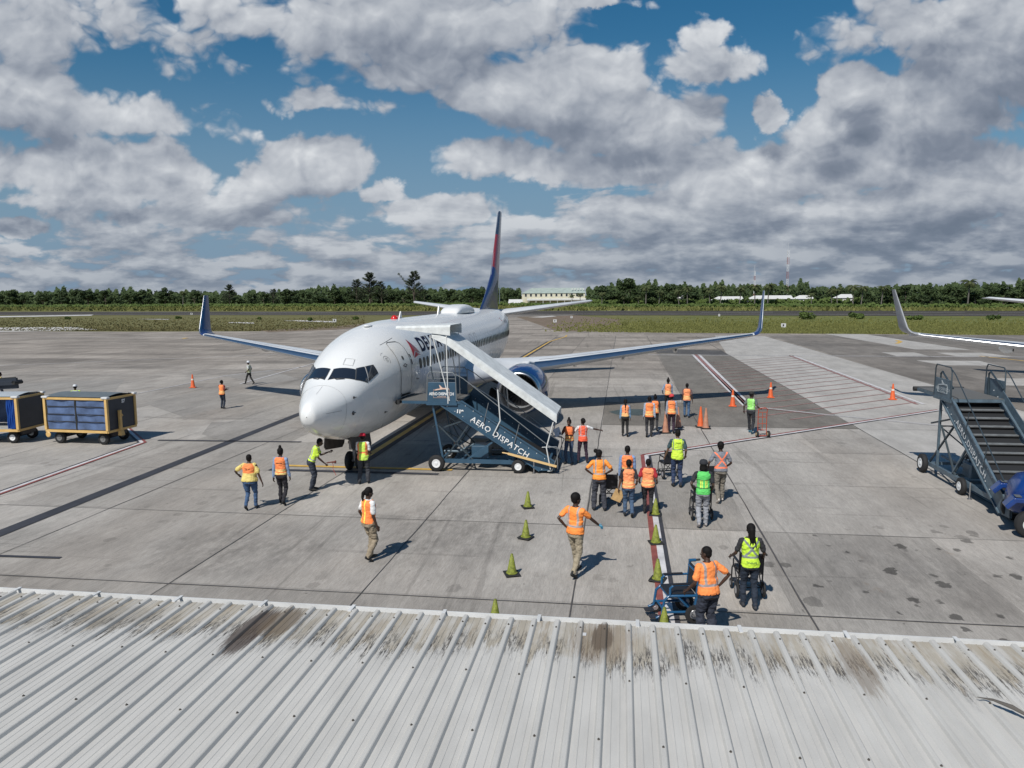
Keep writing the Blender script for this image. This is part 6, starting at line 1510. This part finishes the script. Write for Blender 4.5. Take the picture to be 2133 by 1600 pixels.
def person(label, foot, h, deg, pose, wear, skin='d', fine=False, group='ground crew on the apron', lift=.024):
    """pose keys: L/R hand targets, stride, spread, lean, headturn, build; wear: top, sleeve, vest, pants, shoes, hair, hat"""
    K = h / 1.72; bw = pose.get('build', 1.0); lean = math.radians(pose.get('lean', 2)); st_ = pose.get('stride', .12); sp = pose.get('spread', .10)
    p0 = at(*foot); e = empty('person', label, 'person', (p0.x, p0.y, lift), math.radians(deg), group); e.scale = (K, K, K)
    HIP = Vector((0, 0, .90))
    def T(v):                                            # torso lean and twist about the hips
        v = Vector(v); d = v - HIP; tw = math.radians(pose.get('twist', 0)) * max(0, min(1, d.z / .5))
        d = Matrix.Rotation(tw, 3, 'Z') @ d; d = Matrix.Rotation(-lean, 3, 'X') @ d
        d = Matrix.Rotation(math.radians(pose.get('side', 0)), 3, 'Y') @ d; return HIP + d
    # legs
    legs = []
    for s_, yy, lf in ((-1, st_, pose.get('liftL', 0)), (1, -st_, pose.get('liftR', 0))):
        hip = Vector((s_ * .09 * bw, 0, .90)); ank = Vector((s_ * sp, yy, .085 + lf + (.05 if yy < -.08 else 0)))
        kn, ank = ik(hip, ank, .43, .41, (0, 1, 0)); legs.append((s_, hip, kn, ank, yy))
    # arms
    arms = []
    dl = {'L': (-.235 * (.8 + .2 * bw), .04 + st_ * -.5, .80), 'R': (.235 * (.8 + .2 * bw), .04 + st_ * .5, .80)}
    for key, s_ in (('L', -1), ('R', 1)):
        sh = T((s_ * .185 * (.75 + .25 * bw), -.005, 1.385)); tg = Vector(pose.get(key, dl[key]))
        el, wr = ik(sh, tg, .29, .255, pose.get('pole' + key, (s_ * .12, -1, -.2))); arms.append((s_, sh, el, wr, key))
    neck = T((0, -.005, 1.44)); head = T((0, .015, 1.60)) if 'head' not in pose else T(pose['head'])
    hr = Matrix.Rotation(math.radians(pose.get('headturn', 0)), 3, 'Z') @ Matrix.Rotation(-math.radians(pose.get('nod', 0)) - lean * .4, 3, 'X')
    hf = lambda x, y, z: head + hr @ Vector((x, y, z))
    def torso(mb, g, z0=.80, z1=1.47, n=22, wmul=1.0):
        rows = []; zs = [z for z in np.linspace(z0, z1, 14)]
        for z in zs:
            rx = np.interp(z, [a[0] for a in TOR], [a[1] for a in TOR]); ry = np.interp(z, [a[0] for a in TOR], [a[2] for a in TOR]); yo = np.interp(z, [a[0] for a in TOR], [a[3] for a in TOR])
            b_ = 1 + (bw - 1) * np.interp(z, [.8, .95, 1.2, 1.4], [1.2, 1.25, 1.0, .5]); g_ = g * (1 + .0)
            rows.append([T((math.copysign(abs(math.cos(a)) ** .85, math.cos(a)) * (rx * b_ * wmul + g_), math.sin(a) * (ry * b_ + g_) + yo, z)) for a in [2 * PI * k / n for k in range(n + 1)]])
        mb.grid(rows); N = n + 1; mb.f.append(tuple(range(n))); mb.f.append(tuple((len(rows) - 1) * N + k for k in range(n)))
    vox = .011 if fine else .016
    # ---- body (one continuous skin)
    m_ = MB(); torso(m_, -.022)
    m_.limb([T((0, -.01, 1.40)), neck, hf(0, -.015, -.06)], [.058, .054, .052], 12)
    m_.sphere(hf(0, -.006, .03), (.074, .092, .098), 16, 12, hr); m_.sphere(hf(0, .030, -.045), (.056, .062, .072), 14, 10, hr)
    m_.sphere(hf(0, .096, -.012), (.015, .02, .026), 8, 6, hr); m_.sphere(hf(0, .088, -.058), (.026, .012, .012), 8, 6, hr)
    for s_ in (-1, 1): m_.sphere(hf(s_ * .076, -.004, -.005), (.011, .02, .032), 8, 6, hr)
    for s_, hip, kn, ank, yy in legs: m_.limb([hip, hip.lerp(kn, .5), kn, kn.lerp(ank, .35), ank], [.072 * bw, .064 * bw, .048, .048, .032], 10)
    hands = []
    for s_, sh, el, wr, key in arms:
        m_.limb([sh, sh.lerp(el, .5), el, el.lerp(wr, .4), wr], [.046 * bw, .042 * bw, .034, .034, .024], 10)
        f_ = (wr - el).normalized(); pn = Vector((s_, 0, 0)); pn = (pn - f_ * pn.dot(f_)).normalized() if abs(pn.dot(f_)) < .95 else f_.orthogonal().normalized(); up_ = f_.cross(pn).normalized()
        if up_.y < 0: up_ = -up_
        curl = pose.get('curl' + key, .5); hm = m_
        if pose.get('glove') == key: hm = MB(); hands.append(hm)
        hm.limb([wr, wr + f_ * .045, wr + f_ * .085], [(.020, .026), (.016, .040), (.013, .038)], 10)
        for j in range(4):
            o_ = wr + f_ * .082 + up_ * (.030 - j * .0195); ln = (.040, .046, .043, .033)[j]
            a1 = (f_ - pn * curl * .5).normalized(); a2 = (f_ - pn * curl * 1.5).normalized(); a3 = (f_ * .6 - pn * curl * 2.2).normalized()
            hm.limb([o_, o_ + a1 * ln, o_ + a1 * ln + a2 * ln * .65, o_ + a1 * ln + a2 * ln * .65 + a3 * ln * .4], [.0092, .0085, .0078, .007], 6)
        t0_ = wr + f_ * .03 + up_ * .030; ta = (f_ + up_ * .75 - pn * curl * .5).normalized(); hm.limb([t0_, t0_ + ta * .038, t0_ + ta * .038 + (f_ * 1.0 - pn * curl * .4).normalized() * .028], [.0115, .0098, .008], 6)
    def obj(mb, name, material, parent=e, amp=0.0, v=vox, post=None):
        me = remesh(mb, v, name)
        if amp > 0:
            nv = len(me.vertices); co = np.empty(nv * 3); no = np.empty(nv * 3); me.vertices.foreach_get('co', co); me.vertices.foreach_get('normal', no)
            co = co.reshape(-1, 3); no = no.reshape(-1, 3)
            dsp = np.array([amp * mnoise.noise(Vector((c[0] * 9 + h * 7, c[1] * 9, c[2] * 16))) + amp * .6 * mnoise.noise(Vector((c[0] * 24, c[1] * 24, c[2] * 30 + deg))) for c in co])
            me.vertices.foreach_set('co', (co + no * dsp[:, None]).ravel()); me.update()
        if post: post(me)
        me.materials.append(material); me.shade_smooth()
        o_ = bpy.data.objects.new(name, me); COL.objects.link(o_); o_.parent = parent; return o_
    obj(m_, 'body', skin_m(skin), v=.0085 if fine else .012)
    for hm in hands: obj(hm, 'glove', GLOVE, v=.008)
    # eyes
    q = MB()
    for s_ in (-1, 1): q.sphere(hf(s_ * .028, .082, .004), (.010, .007, .007), 8, 5, hr)
    q.build('eyes', mat('eye_white', (.5, .48, .45), .3), e, smooth=180)
    # ---- trousers
    m_ = MB(); torso(m_, .010, .82, .97)
    wp = wear.get('wide', 1.0)
    for s_, hip, kn, ank, yy in legs:
        m_.limb([hip + Vector((0, 0, .02)), hip.lerp(kn, .4), kn, kn.lerp(ank, .5), ank + Vector((0, 0, -.0))], [.090 * bw, .084 * bw * (.6 + .4 * wp), .064 * wp, .062 * wp, .052 * wp], 12)
    obj(m_, 'trousers', cloth(wear['pants']), amp=.015 * wp)
    # ---- shoes
    sc_ = wear.get('shoes', (.015, .015, .017))
    for s_, hip, kn, ank, yy in legs:
        m_ = MB(); pitch = .55 if yy < -.08 else 0.0; R_ = Matrix.Rotation(-pitch * 1.0, 3, 'X'); f = lambda x, y, z: ank + R_ @ Vector((x, y, z))
        m_.limb([f(0, -.035, -.045), f(0, .05, -.050), f(s_ * .008, .125, -.058), f(s_ * .008, .165, -.06)], [(.040, .036), (.040, .044), (.030, .046), (.022, .036)], 12); m_.limb([f(0, -.01, -.02), f(0, -.01, .03)], [.040, .040], 10)
        obj(m_, 'shoe', cloth(sc_), v=.010)
    # ---- shirt
    m_ = MB(); torso(m_, .008, .90, 1.455)
    if wear.get('untucked'): torso(m_, .026, .85, 1.16)
    for s_, sh, el, wr, key in arms:
        sl = wear.get('sleeve', 'short')
        m_.limb([sh - Vector((s_ * .03, 0, -.005)), sh, sh.lerp(el, .5), sh.lerp(el, .66)], [.062 * bw, .062, .056 * bw, .060 * bw], 12) if sl == 'short' else m_.limb([sh - Vector((s_ * .03, 0, -.005)), sh, el, el.lerp(wr, .5), wr], [.060 * bw, .060 * bw, .047, .042, .036], 12)
    def paint(me, fn):
        ca = me.color_attributes.new('Col', 'FLOAT_COLOR', 'POINT')
        inv = Matrix.Rotation(lean, 3, 'X')
        for i, w_ in enumerate(me.vertices):
            c = inv @ (Matrix.Rotation(-math.radians(pose.get('side', 0)), 3, 'Y') @ (w_.co - HIP)); c = Matrix.Rotation(-math.radians(pose.get('twist', 0)) * max(0, min(1, c.z / .5)), 3, 'Z') @ c
            ca.data[i].color = (*fn(c.x, c.y, c.z + .90), 1.0)
    tp = wear.get('tpat')
    if tp: sh_o = obj(m_, 'shirt', VEST, amp=.011, post=lambda me: paint(me, tp))
    else: sh_o = obj(m_, 'shirt', cloth(wear['top']), amp=.011)
    if wear.get('collar'): q = MB(); q.tube([neck + (T((0, 0, 1.46)) - T((0, 0, 1.40))).normalized() * .012 + Vector((math.cos(a) * .066, math.sin(a) * .060, 0)) for a in [2 * PI * k / 14 for k in range(14)]], .014, 6, closed=True); q.build('collar', cloth(wear['collar']), sh_o, smooth=60)
    # ---- vest
    if wear.get('vest'):
        m_ = MB(); zb_ = wear.get('vlen', .86); torso(m_, .022, zb_, 1.45, wmul=.94)
        def cut(me):
            # arm holes and open neck: trim the shell a little at the sides near the shoulder
            paint(me, wear['vest'])
        ve = obj(m_, 'vest', VEST, amp=.014, v=.011 if fine else .014, post=cut)
        if wear.get('text'):
            vs, fs = text_mesh(wear['text'], .1, .002, .03)
            x0, x1 = min(v[0] for v in vs), max(v[0] for v in vs); tw = wear.get('tw', .20); k = tw / (x1 - x0)
            bvh = BVHTree.FromPolygons([v.co.copy() for v in ve.data.vertices], [tuple(p_.vertices) for p_ in ve.data.polygons]); out = []
            for v in vs:
                x = (v[0] - (x0 + x1) / 2) * k; z = wear.get('tz', 1.27) + v[1] * k; a = T((x, -.4, z)); d = (T((x, 0, z)) - a).normalized()
                hit = bvh.ray_cast(a, d); out.append((hit[0] - d * .005) if hit[0] else a)
            q = MB(); q.add(out, fs); q.build('lettering', cloth((.02, .02, .02)) if not wear.get('tcol') else cloth(wear['tcol']), ve, fix=False)
    # ---- hair and headgear
    m_ = MB(); hc = wear.get('hair', 'short'); g = .0 if hc == 'short' else .006
    m_.sphere(hf(0, -.022, .045), (.083 + g, .094 + g, .092 + g), 18, 12, hr); m_.sphere(hf(0, -.045, -.005), (.078 + g, .062 + g, .075), 14, 10, hr)
    if hc == 'afro': m_.sphere(hf(0, -.02, .055), (.098, .108, .102), 18, 12, hr)
    if hc == 'bun': m_.sphere(hf(0, -.055, .135), .056, 14, 10)
    if hc == 'topbun': m_.sphere(hf(0, -.03, .16), (.045, .045, .06), 14, 10)
    if hc == 'lowbun': m_.sphere(hf(0, -.125, .03), .050, 14, 10)
    if hc == 'sidebun': m_.sphere(hf(-.075, -.09, .09), .062, 14, 10)
    if hc == 'ponytail': m_.limb([hf(0, -.10, .04), hf(-.01, -.14, -.02), hf(-.01, -.13, -.12), hf(0, -.11, -.20)], [.035, .042, .036, .018], 10)
    if hc == 'braid': m_.limb([hf(0, -.10, .0), hf(0, -.135, -.14), hf(0, -.135, -.34), hf(.0, -.14, -.50)], [.040, .032, .026, .016], 10)
    if hc == 'braids':
        m_.limb([hf(0, -.09, .02), hf(0, -.12, -.12), hf(0, -.12, -.2)], [.075, .06, .045], 12)
        rr_ = random.Random(4)
        for k in range(11): x = rr_.uniform(-.06, .085); m_.limb([hf(x * .7, -.11, -.08), hf(x, -.145 + rr_.uniform(-.01, .01), -.22), hf(x * 1.3, -.145, -.28 - rr_.uniform(0, .12))], [.012, .010, .007], 6)
    if hc == 'locs':
        for k in range(12): a = PI + PI * (k + .5) / 12; m_.limb([hf(math.cos(a) * .07, math.sin(a) * .07 - .01, .0), hf(math.cos(a) * .088, math.sin(a) * .088 - .01, -.06), hf(math.cos(a) * .09, math.sin(a) * .09 - .01, -.12)], [.02, .017, .013], 6)
    # keep the face free: hair sits behind it
    if hc != 'bald': obj(m_, 'hair', HAIRM, v=.010 if fine else .013)
    ht = wear.get('hat')
    if ht:
        m_ = MB(); rows = [[hf(math.cos(a) * r_ * 1.0, math.sin(a) * r_ * 1.12 - .012, z_) for a in [2 * PI * k / 20 for k in range(21)]] for r_, z_ in ((.104, .035), (.106, .06), (.100, .105), (.075, .142), (.02, .158))]
        m_.grid(rows); bd = ht[2] if len(ht) > 2 else 0; br = Matrix.Rotation(math.radians(bd), 3, 'Z')
        if ht[1] == 'cap':
            q_ = lambda x, y, z: head + hr @ (br @ Vector((x, y, z)))
            rws = [[q_(math.sin(a) * .085 * (1 - .1 * t_), .085 + math.cos(a) * .03 + t_ * .075 * math.cos(a), .045 - t_ * .012) for a in np.linspace(-1.25, 1.25, 9)] for t_ in (0, .5, 1)]
            m_.grid(rws)
        else: m_.grid([[hf(math.cos(a) * r_, math.sin(a) * r_ * 1.12 - .01, z_) for a in [2 * PI * k / 20 for k in range(21)]] for r_, z_ in ((.104, .036), (.124, .03))])
        o_ = m_.build('cap' if ht[1] == 'cap' else 'helmet', cloth(ht[0]) if ht[1] == 'cap' else mat('helmet_white', (.6, .62, .65), .35), e, smooth=60); sol = o_.modifiers.new('thick', 'SOLIDIFY'); sol.thickness = .006
    if wear.get('belt'): pass
    return e, dict(hands={k: w for _, _, _, w, k in arms}, K=K, deg=deg, p=p0)
def held(inf, key, local_off, lift=.024):                # world position near a hand
    c = inf['hands'][key] + Vector(local_off); c = Matrix.Rotation(math.radians(inf['deg']), 3, 'Z') @ (c * inf['K']); return Vector((inf['p'].x, inf['p'].y, lift)) + c

def bands(base, z=((.935, .985), (1.035, 1.085)), col=YB, trim=None, open_=None):
    def f(x, y, zz):
        for a, b_ in z:
            if a < zz < b_:
                return col if abs(zz - (a + b_) / 2) > .009 else tuple(c * .8 for c in base)
        return base
    return f
def straps(base, zb=(1.02, 1.07), xs=(.085, .13), col=GREY, sidecol=None):
    def f(x, y, zz):
        if zb[0] < zz < zb[1]: return col
        if zz > zb[0] and xs[0] < abs(x) < xs[1]: return col
        if sidecol and abs(x) > .15: return sidecol
        return base
    return f
def crossx(base, zb=(1.03, 1.08), col=GREY, w=.024, zc=1.22, only=False):
    def f(x, y, zz):
        if zb[0] < zz < zb[1]: return col
        if zz > zb[0] and abs(abs(x) * 1.25 - abs(zz - zc)) < w * 1.5: return col
        return base
    return f
def lime_orange(x, y, z):
    if 1.06 < z < 1.115: return (.95, .28, .10)
    if abs(x) > .105 and z > 1.0: return (.95, .28, .10)
    if x < -.11: return (.95, .28, .10)
    return (.60, .85, .12)
def green_bars(x, y, z):
    if abs(z - 1.24) < .007 or abs(z - 1.03) < .007: return (.02, .05, .02)
    if 1.035 < z < 1.235 and (.03 < abs(x) < .05 or .07 < abs(x) < .09): return (.78, .85, .12)
    return GRN
def center_band(x, y, z):
    if .05 < x + .02 < .085 or -.11 < x < -.075: return (.90, .80, .12)
    return (.98, .26, .07)
JEANS, NAVYP, BLACKP, KHAKI = (.05, .10, .20), (.018, .022, .040), (.014, .014, .018), (.30, .245, .175)
BLUESH, LTBLUE, YTEE, ORT = (.22, .32, .50), (.30, .40, .55), (.75, .60, .20), (1.0, .30, .06)
PP = {}
def add(k, *a, **kw): PP[k] = person(*a, **kw)
add(1, 'woman in orange vest over yellow tee and jeans walking away holding papers', (523, 1062), 1.63, 4, dict(build=1.28, stride=-.14, L=(-.40, .10, 1.06), R=(.40, -.02, .86), poleL=(-1, -.6, -.8)), dict(top=YTEE, vest=bands(ORG, ((.93, .955), (1.02, 1.06))), pants=JEANS, shoes=(.03, .03, .035), hair='short', text='TS \u2713', tz=1.26, tw=.18, untucked=True, vlen=.93), fine=True)
add(2, 'woman with high bun in orange vest over blue shirt walking away', (588, 1052), 1.72, 0, dict(stride=.12, build=1.0), dict(top=BLUESH, sleeve='long', vest=bands(ORG), pants=(.02, .018, .024), hair='topbun', text='TRI-STAR', tz=1.26, tw=.2, vlen=.92), fine=True)
add(3, 'man in neon yellow shirt leaning towards the nose gear door', (650, 1022), 1.74, -72, dict(lean=24, stride=.02, spread=.10, L=(-.05, .55, 1.20), R=(.10, .42, .88), nod=10), dict(top=NEON, tpat=straps(NEON, (1.0, 1.04), (.10, .135)), pants=(.035, .042, .060), hair='short', wide=1.15), fine=True)
add(4, 'man in red cap and lime orange vest inspecting the nose gear', (758, 1008), 1.67, 6, dict(stride=-.06, spread=.14, build=1.08, L=(-.18, .25, .95), R=(.2, .28, 1.0), nod=12), dict(top=(.72, .72, .72), vest=lime_orange, pants=(.045, .048, .058), hat=((.62, .02, .05), 'cap', 60), collar=(.8, .8, .8), wide=1.2, vlen=.82), fine=True)
add(5, 'woman with ponytail in orange vest and khaki trousers, hands in pockets', (770, 1168), 1.74, -38, dict(stride=.10, build=1.1, L=(-.26, .07, .90), R=(.26, .06, .86), headturn=-12, nod=14, poleL=(-.5, -1, 0)), dict(top=(.75, .75, .74), vest=center_band, pants=KHAKI, shoes=(.012, .012, .014), hair='ponytail', wide=1.15, collar=(.7, .7, .7), vlen=.90), fine=True)
add(6, 'person in orange vest and dark trousers looking at a device far left', (464, 852), 1.60, -12, dict(stride=.03, spread=.11, L=(.05, .25, 1.15), R=(.16, .25, 1.15), build=1.05), dict(top=(.25, .05, .04), vest=bands(ORG), pants=(.02, .03, .05), hair='lowbun'))
add(7, 'man in pale vest and helmet striding to the left', (520, 801), 1.66, 88, dict(stride=.30, spread=.07, L=(-.20, .10, .95), R=(.2, .08, .95)), dict(top=(.6, .6, .6), sleeve='short', vest=bands((.45, .48, .38)), pants=BLACKP, hat=((.7, .7, .7), 'helmet')))
add(8, 'worker in lime vest and white helmet standing behind the baggage cart', (161, 872), 1.74, 30, dict(stride=.02, nod=15), dict(top=NEON, vest=straps(NEON), pants=NAVYP, hat=((.7, .7, .7), 'helmet')))
add(9, 'worker with dark hair at the belt loader on the left edge', (3, 835), 1.74, -40, dict(stride=.02), dict(top=YTEE, vest=bands((.5, .4, .15)), pants=NAVYP, hair='afro'))
add(10, 'woman in orange vest and jeans facing the terminal with papers', (1186, 967), 1.66, 160, dict(stride=.03, spread=.15, L=(-.10, .26, 1.15), R=(.24, .30, 1.20), build=1.0, nod=10), dict(top=(.14, .05, .035), vest=bands((.80, .20, .06)), pants=(.045, .07, .12), hair='topbun', vlen=.90))
add(11, 'woman in coral vest pointing right with outstretched arm', (1214, 965), 1.66, 12, dict(stride=.02, spread=.17, R=(.72, .16, 1.22), L=(-.50, .30, 1.22), headturn=25, poleL=(0, -.2, -1), poleR=(0, -.3, -1)), dict(top=(.75, .75, .75), vest=straps(COR, (1.05, 1.08), (.08, .11), (.42, .40, .42)), pants=(.030, .014, .030), hair='lowbun', text='TRI-STAR', tz=1.32, tw=.2, tcol=(.9, .3, .2), vlen=.84))
add(12, 'woman with long black braid in orange vest over denim shirt', (1302, 910), 1.64, 2, dict(stride=.10), dict(top=(.17, .30, .46), sleeve='long', vest=bands((.95, .33, .14)), pants=(.012, .012, .018), hair='braid', vlen=.93))
add(13, 'man in orange vest over pale blue shirt walking away, hair cropped', (1352, 911), 1.78, 2, dict(stride=-.10, build=1.02), dict(top=(.36, .42, .52), sleeve='long', vest=bands(ORG), pants=(.030, .026, .034), hair='short', text='TRI-STAR', tz=1.27, tw=.2, collar=(.4, .45, .55)))
add(14, 'woman in orange vest with bare arms partly behind the man in pale blue', (1364, 898), 1.63, -6, dict(stride=.10), dict(top=(.03, .03, .035), vest=bands(ORG), pants=(.03, .03, .04), hair='bun', text='TRI-STAR', tz=1.30, tw=.18))
add(15, 'woman with high bun in orange vest and blue sleeves, farthest of the group', (1391, 857), 1.72, 4, dict(stride=.10, L=(-.27, .10, .98), poleL=(-.5, -1, 0)), dict(top=(.20, .27, .40), sleeve='long', vest=bands((.95, .33, .14)), pants=BLACKP, hair='topbun', text='TS \u2713', tz=1.28, tw=.14))
add(16, 'man in red cap and orange vest carrying a faded cone', (1398, 903), 1.74, -3, dict(stride=.13, R=(.26, .12, .78)), dict(top=(.28, .32, .40), sleeve='long', vest=bands(ORG), pants=(.022, .020, .026), hat=((.55, .05, .06), 'cap', 150), text='TRI-STAR', tz=1.27, tw=.2))
add(17, 'man in orange vest, patterned sleeves and jeans walking away', (1430, 870), 1.72, -4, dict(stride=.08, build=1.05, R=(.28, .02, .82)), dict(top=(.16, .10, .10), vest=bands((.95, .33, .14)), pants=(.06, .12, .22), hair='short', text='TRI-STAR', tz=1.27, tw=.18))
add(18, 'man in black cap and green vest pulling the hand truck', (1563, 903), 1.84, -30, dict(stride=.20, spread=.12, R=(.34, .10, 1.06), L=(-.30, .0, .92), headturn=-30, nod=5), dict(top=(.10, .11, .11), vest=straps((.30, .75, .16), (1.05, 1.07), (.10, .12), (.5, .8, .4)), pants=(.022, .024, .030), shoes=(.06, .16, .22), hat=((.015, .015, .018), 'cap', -60), vlen=1.0))
add(19, 'tall man in neon vest and jeans pushing an empty wheelchair', (1410, 1015), 1.86, 6, dict(stride=.05, build=1.02, L=(-.34, .20, .86), R=(.26, .12, .92), headturn=8), dict(top=(.045, .085, .10), vest=straps(NEON, (1.13, 1.155), (.125, .145), (.20, .27, .22)), pants=(.030, .050, .11), hair='short', text='TRI-STAR', tz=1.33, tw=.16, collar=(.7, .7, .7), vlen=.84), skin='b', fine=True)
add(20, 'person in grey tee with orange cross braces pushing a wheelchair', (1500, 1047), 1.80, 10, dict(stride=-.16, lean=6, L=(-.30, .22, 1.00), R=(.24, .24, .98), poleL=(-.6, -1, 0), poleR=(.6, -1, 0)), dict(top=(.20, .21, .24), tpat=crossx((.20, .21, .24), (.985, 1.03), (.95, .22, .10), .022, 1.22), pants=(.20, .18, .15), shoes=(.55, .5, .45), hair='afro', wide=1.1, untucked=True), fine=True)
add(21, 'man with locs, black cap, green vest and pale grey jeans behind a wheelchair', (1463, 1099), 1.80, 2, dict(stride=-.10, L=(-.25, .12, 1.0), R=(.25, .14, .96), poleL=(-.5, -1, 0)), dict(top=(.025, .025, .03), vest=green_bars, pants=(.30, .31, .34), shoes=(.35, .33, .33), hair='locs', hat=((.025, .025, .03), 'cap', 0), wide=1.1, vlen=.86), fine=True)
add(22, 'person with side bun in orange tee with grey straps, hands at the waist', (1248, 1064), 1.76, 8, dict(stride=.03, spread=.15, L=(-.20, .10, 1.02), R=(.20, .12, 1.02), poleL=(-1, -.3, .1), poleR=(1, -.6, .1), headturn=-38, nod=8), dict(top=ORT, tpat=straps((1.0, .33, .05), (1.04, 1.08), (.09, .13), (.38, .34, .32)), pants=(.045, .048, .062), hair='sidebun', wide=1.25, untucked=True), fine=True)
add(23, 'tall man in orange vest and blue shirt behind the woman with the envelope', (1306, 1050), 1.74, 0, dict(stride=.08), dict(top=(.20, .30, .50), sleeve='long', vest=bands(ORG), pants=NAVYP, hair='short'), fine=True)
add(24, 'woman with ponytail in orange vest and jeans carrying a brown envelope', (1309, 1078), 1.62, 2, dict(stride=.10, L=(-.30, .06, .80), R=(.24, .10, 1.0), build=1.05), dict(top=(.02, .02, .025), vest=bands((.97, .33, .14), ((.925, .965), (1.04, 1.08))), pants=(.06, .105, .18), hair='lowbun', text='TRI-STAR', tz=1.30, tw=.18, vlen=.88), skin='m', fine=True)
add(25, 'woman in orange vest over red tee and dark trousers walking away', (1349, 1072), 1.58, -4, dict(stride=.10, L=(-.27, .14, .98), R=(.27, .14, .98), build=1.15), dict(top=(.36, .02, .03), vest=bands((.97, .33, .14), ((.925, .965), (1.04, 1.08))), pants=(.025, .028, .04), hair='short', text='TRI-STAR', tz=1.29, tw=.19, vlen=.86), skin='m', fine=True)
add(26, 'young man in orange tee, khaki trousers and blue gloves walking with arm out', (1198, 1199), 1.84, -28, dict(stride=.24, L=(-.20, -.06, 1.02), R=(.34, .42, 1.00), poleL=(-.5, -1, 0), poleR=(.3, -.6, -1), glove='R', curlR=.15, headturn=-28), dict(top=ORT, tpat=straps((1.0, .30, .06), (1.04, 1.085), (.09, .13), (.42, .36, .34)), pants=(.33, .28, .20), shoes=(.012, .012, .014), hair='afro', wide=1.05, untucked=True, collar=(.02, .02, .02)), fine=True)
add(27, 'person with long braids in neon vest with grey cross holding a wheelchair', (1560, 1268), 1.70, 4, dict(stride=.08, L=(-.32, .26, .98), R=(.32, .26, .98), build=1.0), dict(top=(.03, .03, .04), vest=crossx((.60, .88, .06), (1.05, 1.10), (.24, .27, .26), .022, 1.24), pants=(.020, .026, .050), shoes=(.05, .05, .06), hair='braids', text='lineage', tz=.95, tw=.2, tcol=(.1, .2, .05), vlen=.86), fine=True)
PP[27][0].children  # noqa
add(28, 'man in orange tee with one hand on his hip pushing the blue wheelchair', (1474, 1338), 1.72, 28, dict(stride=.03, lean=8, build=1.08, L=(-.32, .20, .92), R=(.26, .04, 1.00), poleR=(1, -.6, .2), headturn=38, nod=4), dict(top=ORT, tpat=straps((1.0, .30, .08), (1.04, 1.085), (.09, .13), (.34, .30, .30)), pants=(.030, .036, .055), hair='short', wide=1.3, untucked=True, collar=(.04, .02, .02)), fine=True)

# wheelchairs next to their attendants
chairs = [((1392, 995), 18, 'black wheelchair turned left of the tall man in the neon vest'), ((1478, 1030), 8, 'black wheelchair in front of the person with orange braces'), ((1459, 1080), 4, 'black wheelchair in front of the man with the green vest'),
          ((1268, 1050), 2, 'black wheelchair in front of the person in the orange tee'), ((1556, 1238), 6, 'black wheelchair held by the person with long braids')]
for i, (q_, dg_, lab) in enumerate(chairs):
    c = wc if i == 0 else copy_tree(wc); p = at(*q_); put_chair(c, (p.x, p.y), dg_, lab)
BLUEF = mat('chair_blue', (.015, .085, .19), .3, coat=.3)
wb = wheelchair(BLUEF, PADB, .17, 1.6); p = at(1412, 1288); put_chair(wb, (p.x, p.y), 104, 'blue framed wheelchair seen from the side near the gutter')
wb.scale = (1.12, 1.12, 1.05)

# things in hands
def sheet_obj(name, label, cat, pos, size, rot, col, th=.002):
    b = MB(); b.box((0, 0, 0), (size[0], th, size[1])); o = b.build(name, cloth(col)); o.location = pos; o.rotation_euler = rot; return tag(o, label, cat)
sheet_obj('envelope', 'large brown envelope in the left hand of the woman in jeans', 'envelope', held(PP[24][1], 'L', (-.02, .05, -.24)), (.30, .34), (.1, .45, .3), (.62, .40, .18))
sheet_obj('paper_sheets', 'white sheets held by the woman facing the terminal', 'papers', held(PP[10][1], 'R', (.10, .06, .06)), (.26, .32), (.4, .5, 2.9), (.60, .63, .70))
sheet_obj('paper_sheets', 'white papers in the raised hand of the woman in the yellow tee', 'papers', held(PP[1][1], 'L', (-.06, .10, .02)), (.18, .10), (1.2, .1, .3), (.7, .7, .7), .01)
sheet_obj('clipboard', 'small pale clipboard held by the worker at far left', 'clipboard', held(PP[6][1], 'R', (.02, .05, .06)), (.14, .2), (.5, 0, .3), (.6, .6, .6), .012)
b = MB(); b.tube([(0, 0, 0), (.10, 0, .02), (.26, 0, .03)], [.018, .02, .032], 8); b.tube([(.26, 0, .03), (.30, 0, .03)], [.05, .05], 8); o = b.build('inspection_lamp', cloth((.12, .03, .02)), smooth=60); o.location = held(PP[3][1], 'R', (0, .08, 0)); o.rotation_euler = (0, 0, .1); tag(o, 'dark red hand lamp held by the man in the neon shirt', 'lamp')
b = MB(); b.tube([(0, 0, 0), (.02, 0, -.10), (.0, .01, -.2), (.05, 0, -.30), (.10, .02, -.42)], .008, 6); o = b.build('streamer', cloth((.45, .05, .03))); o.location = held(PP[3][1], 'R', (.02, .26, 0)); tag(o, 'thin red streamer hanging from the hand lamp', 'streamer')

bpy.data.scenes.remove(TMP)
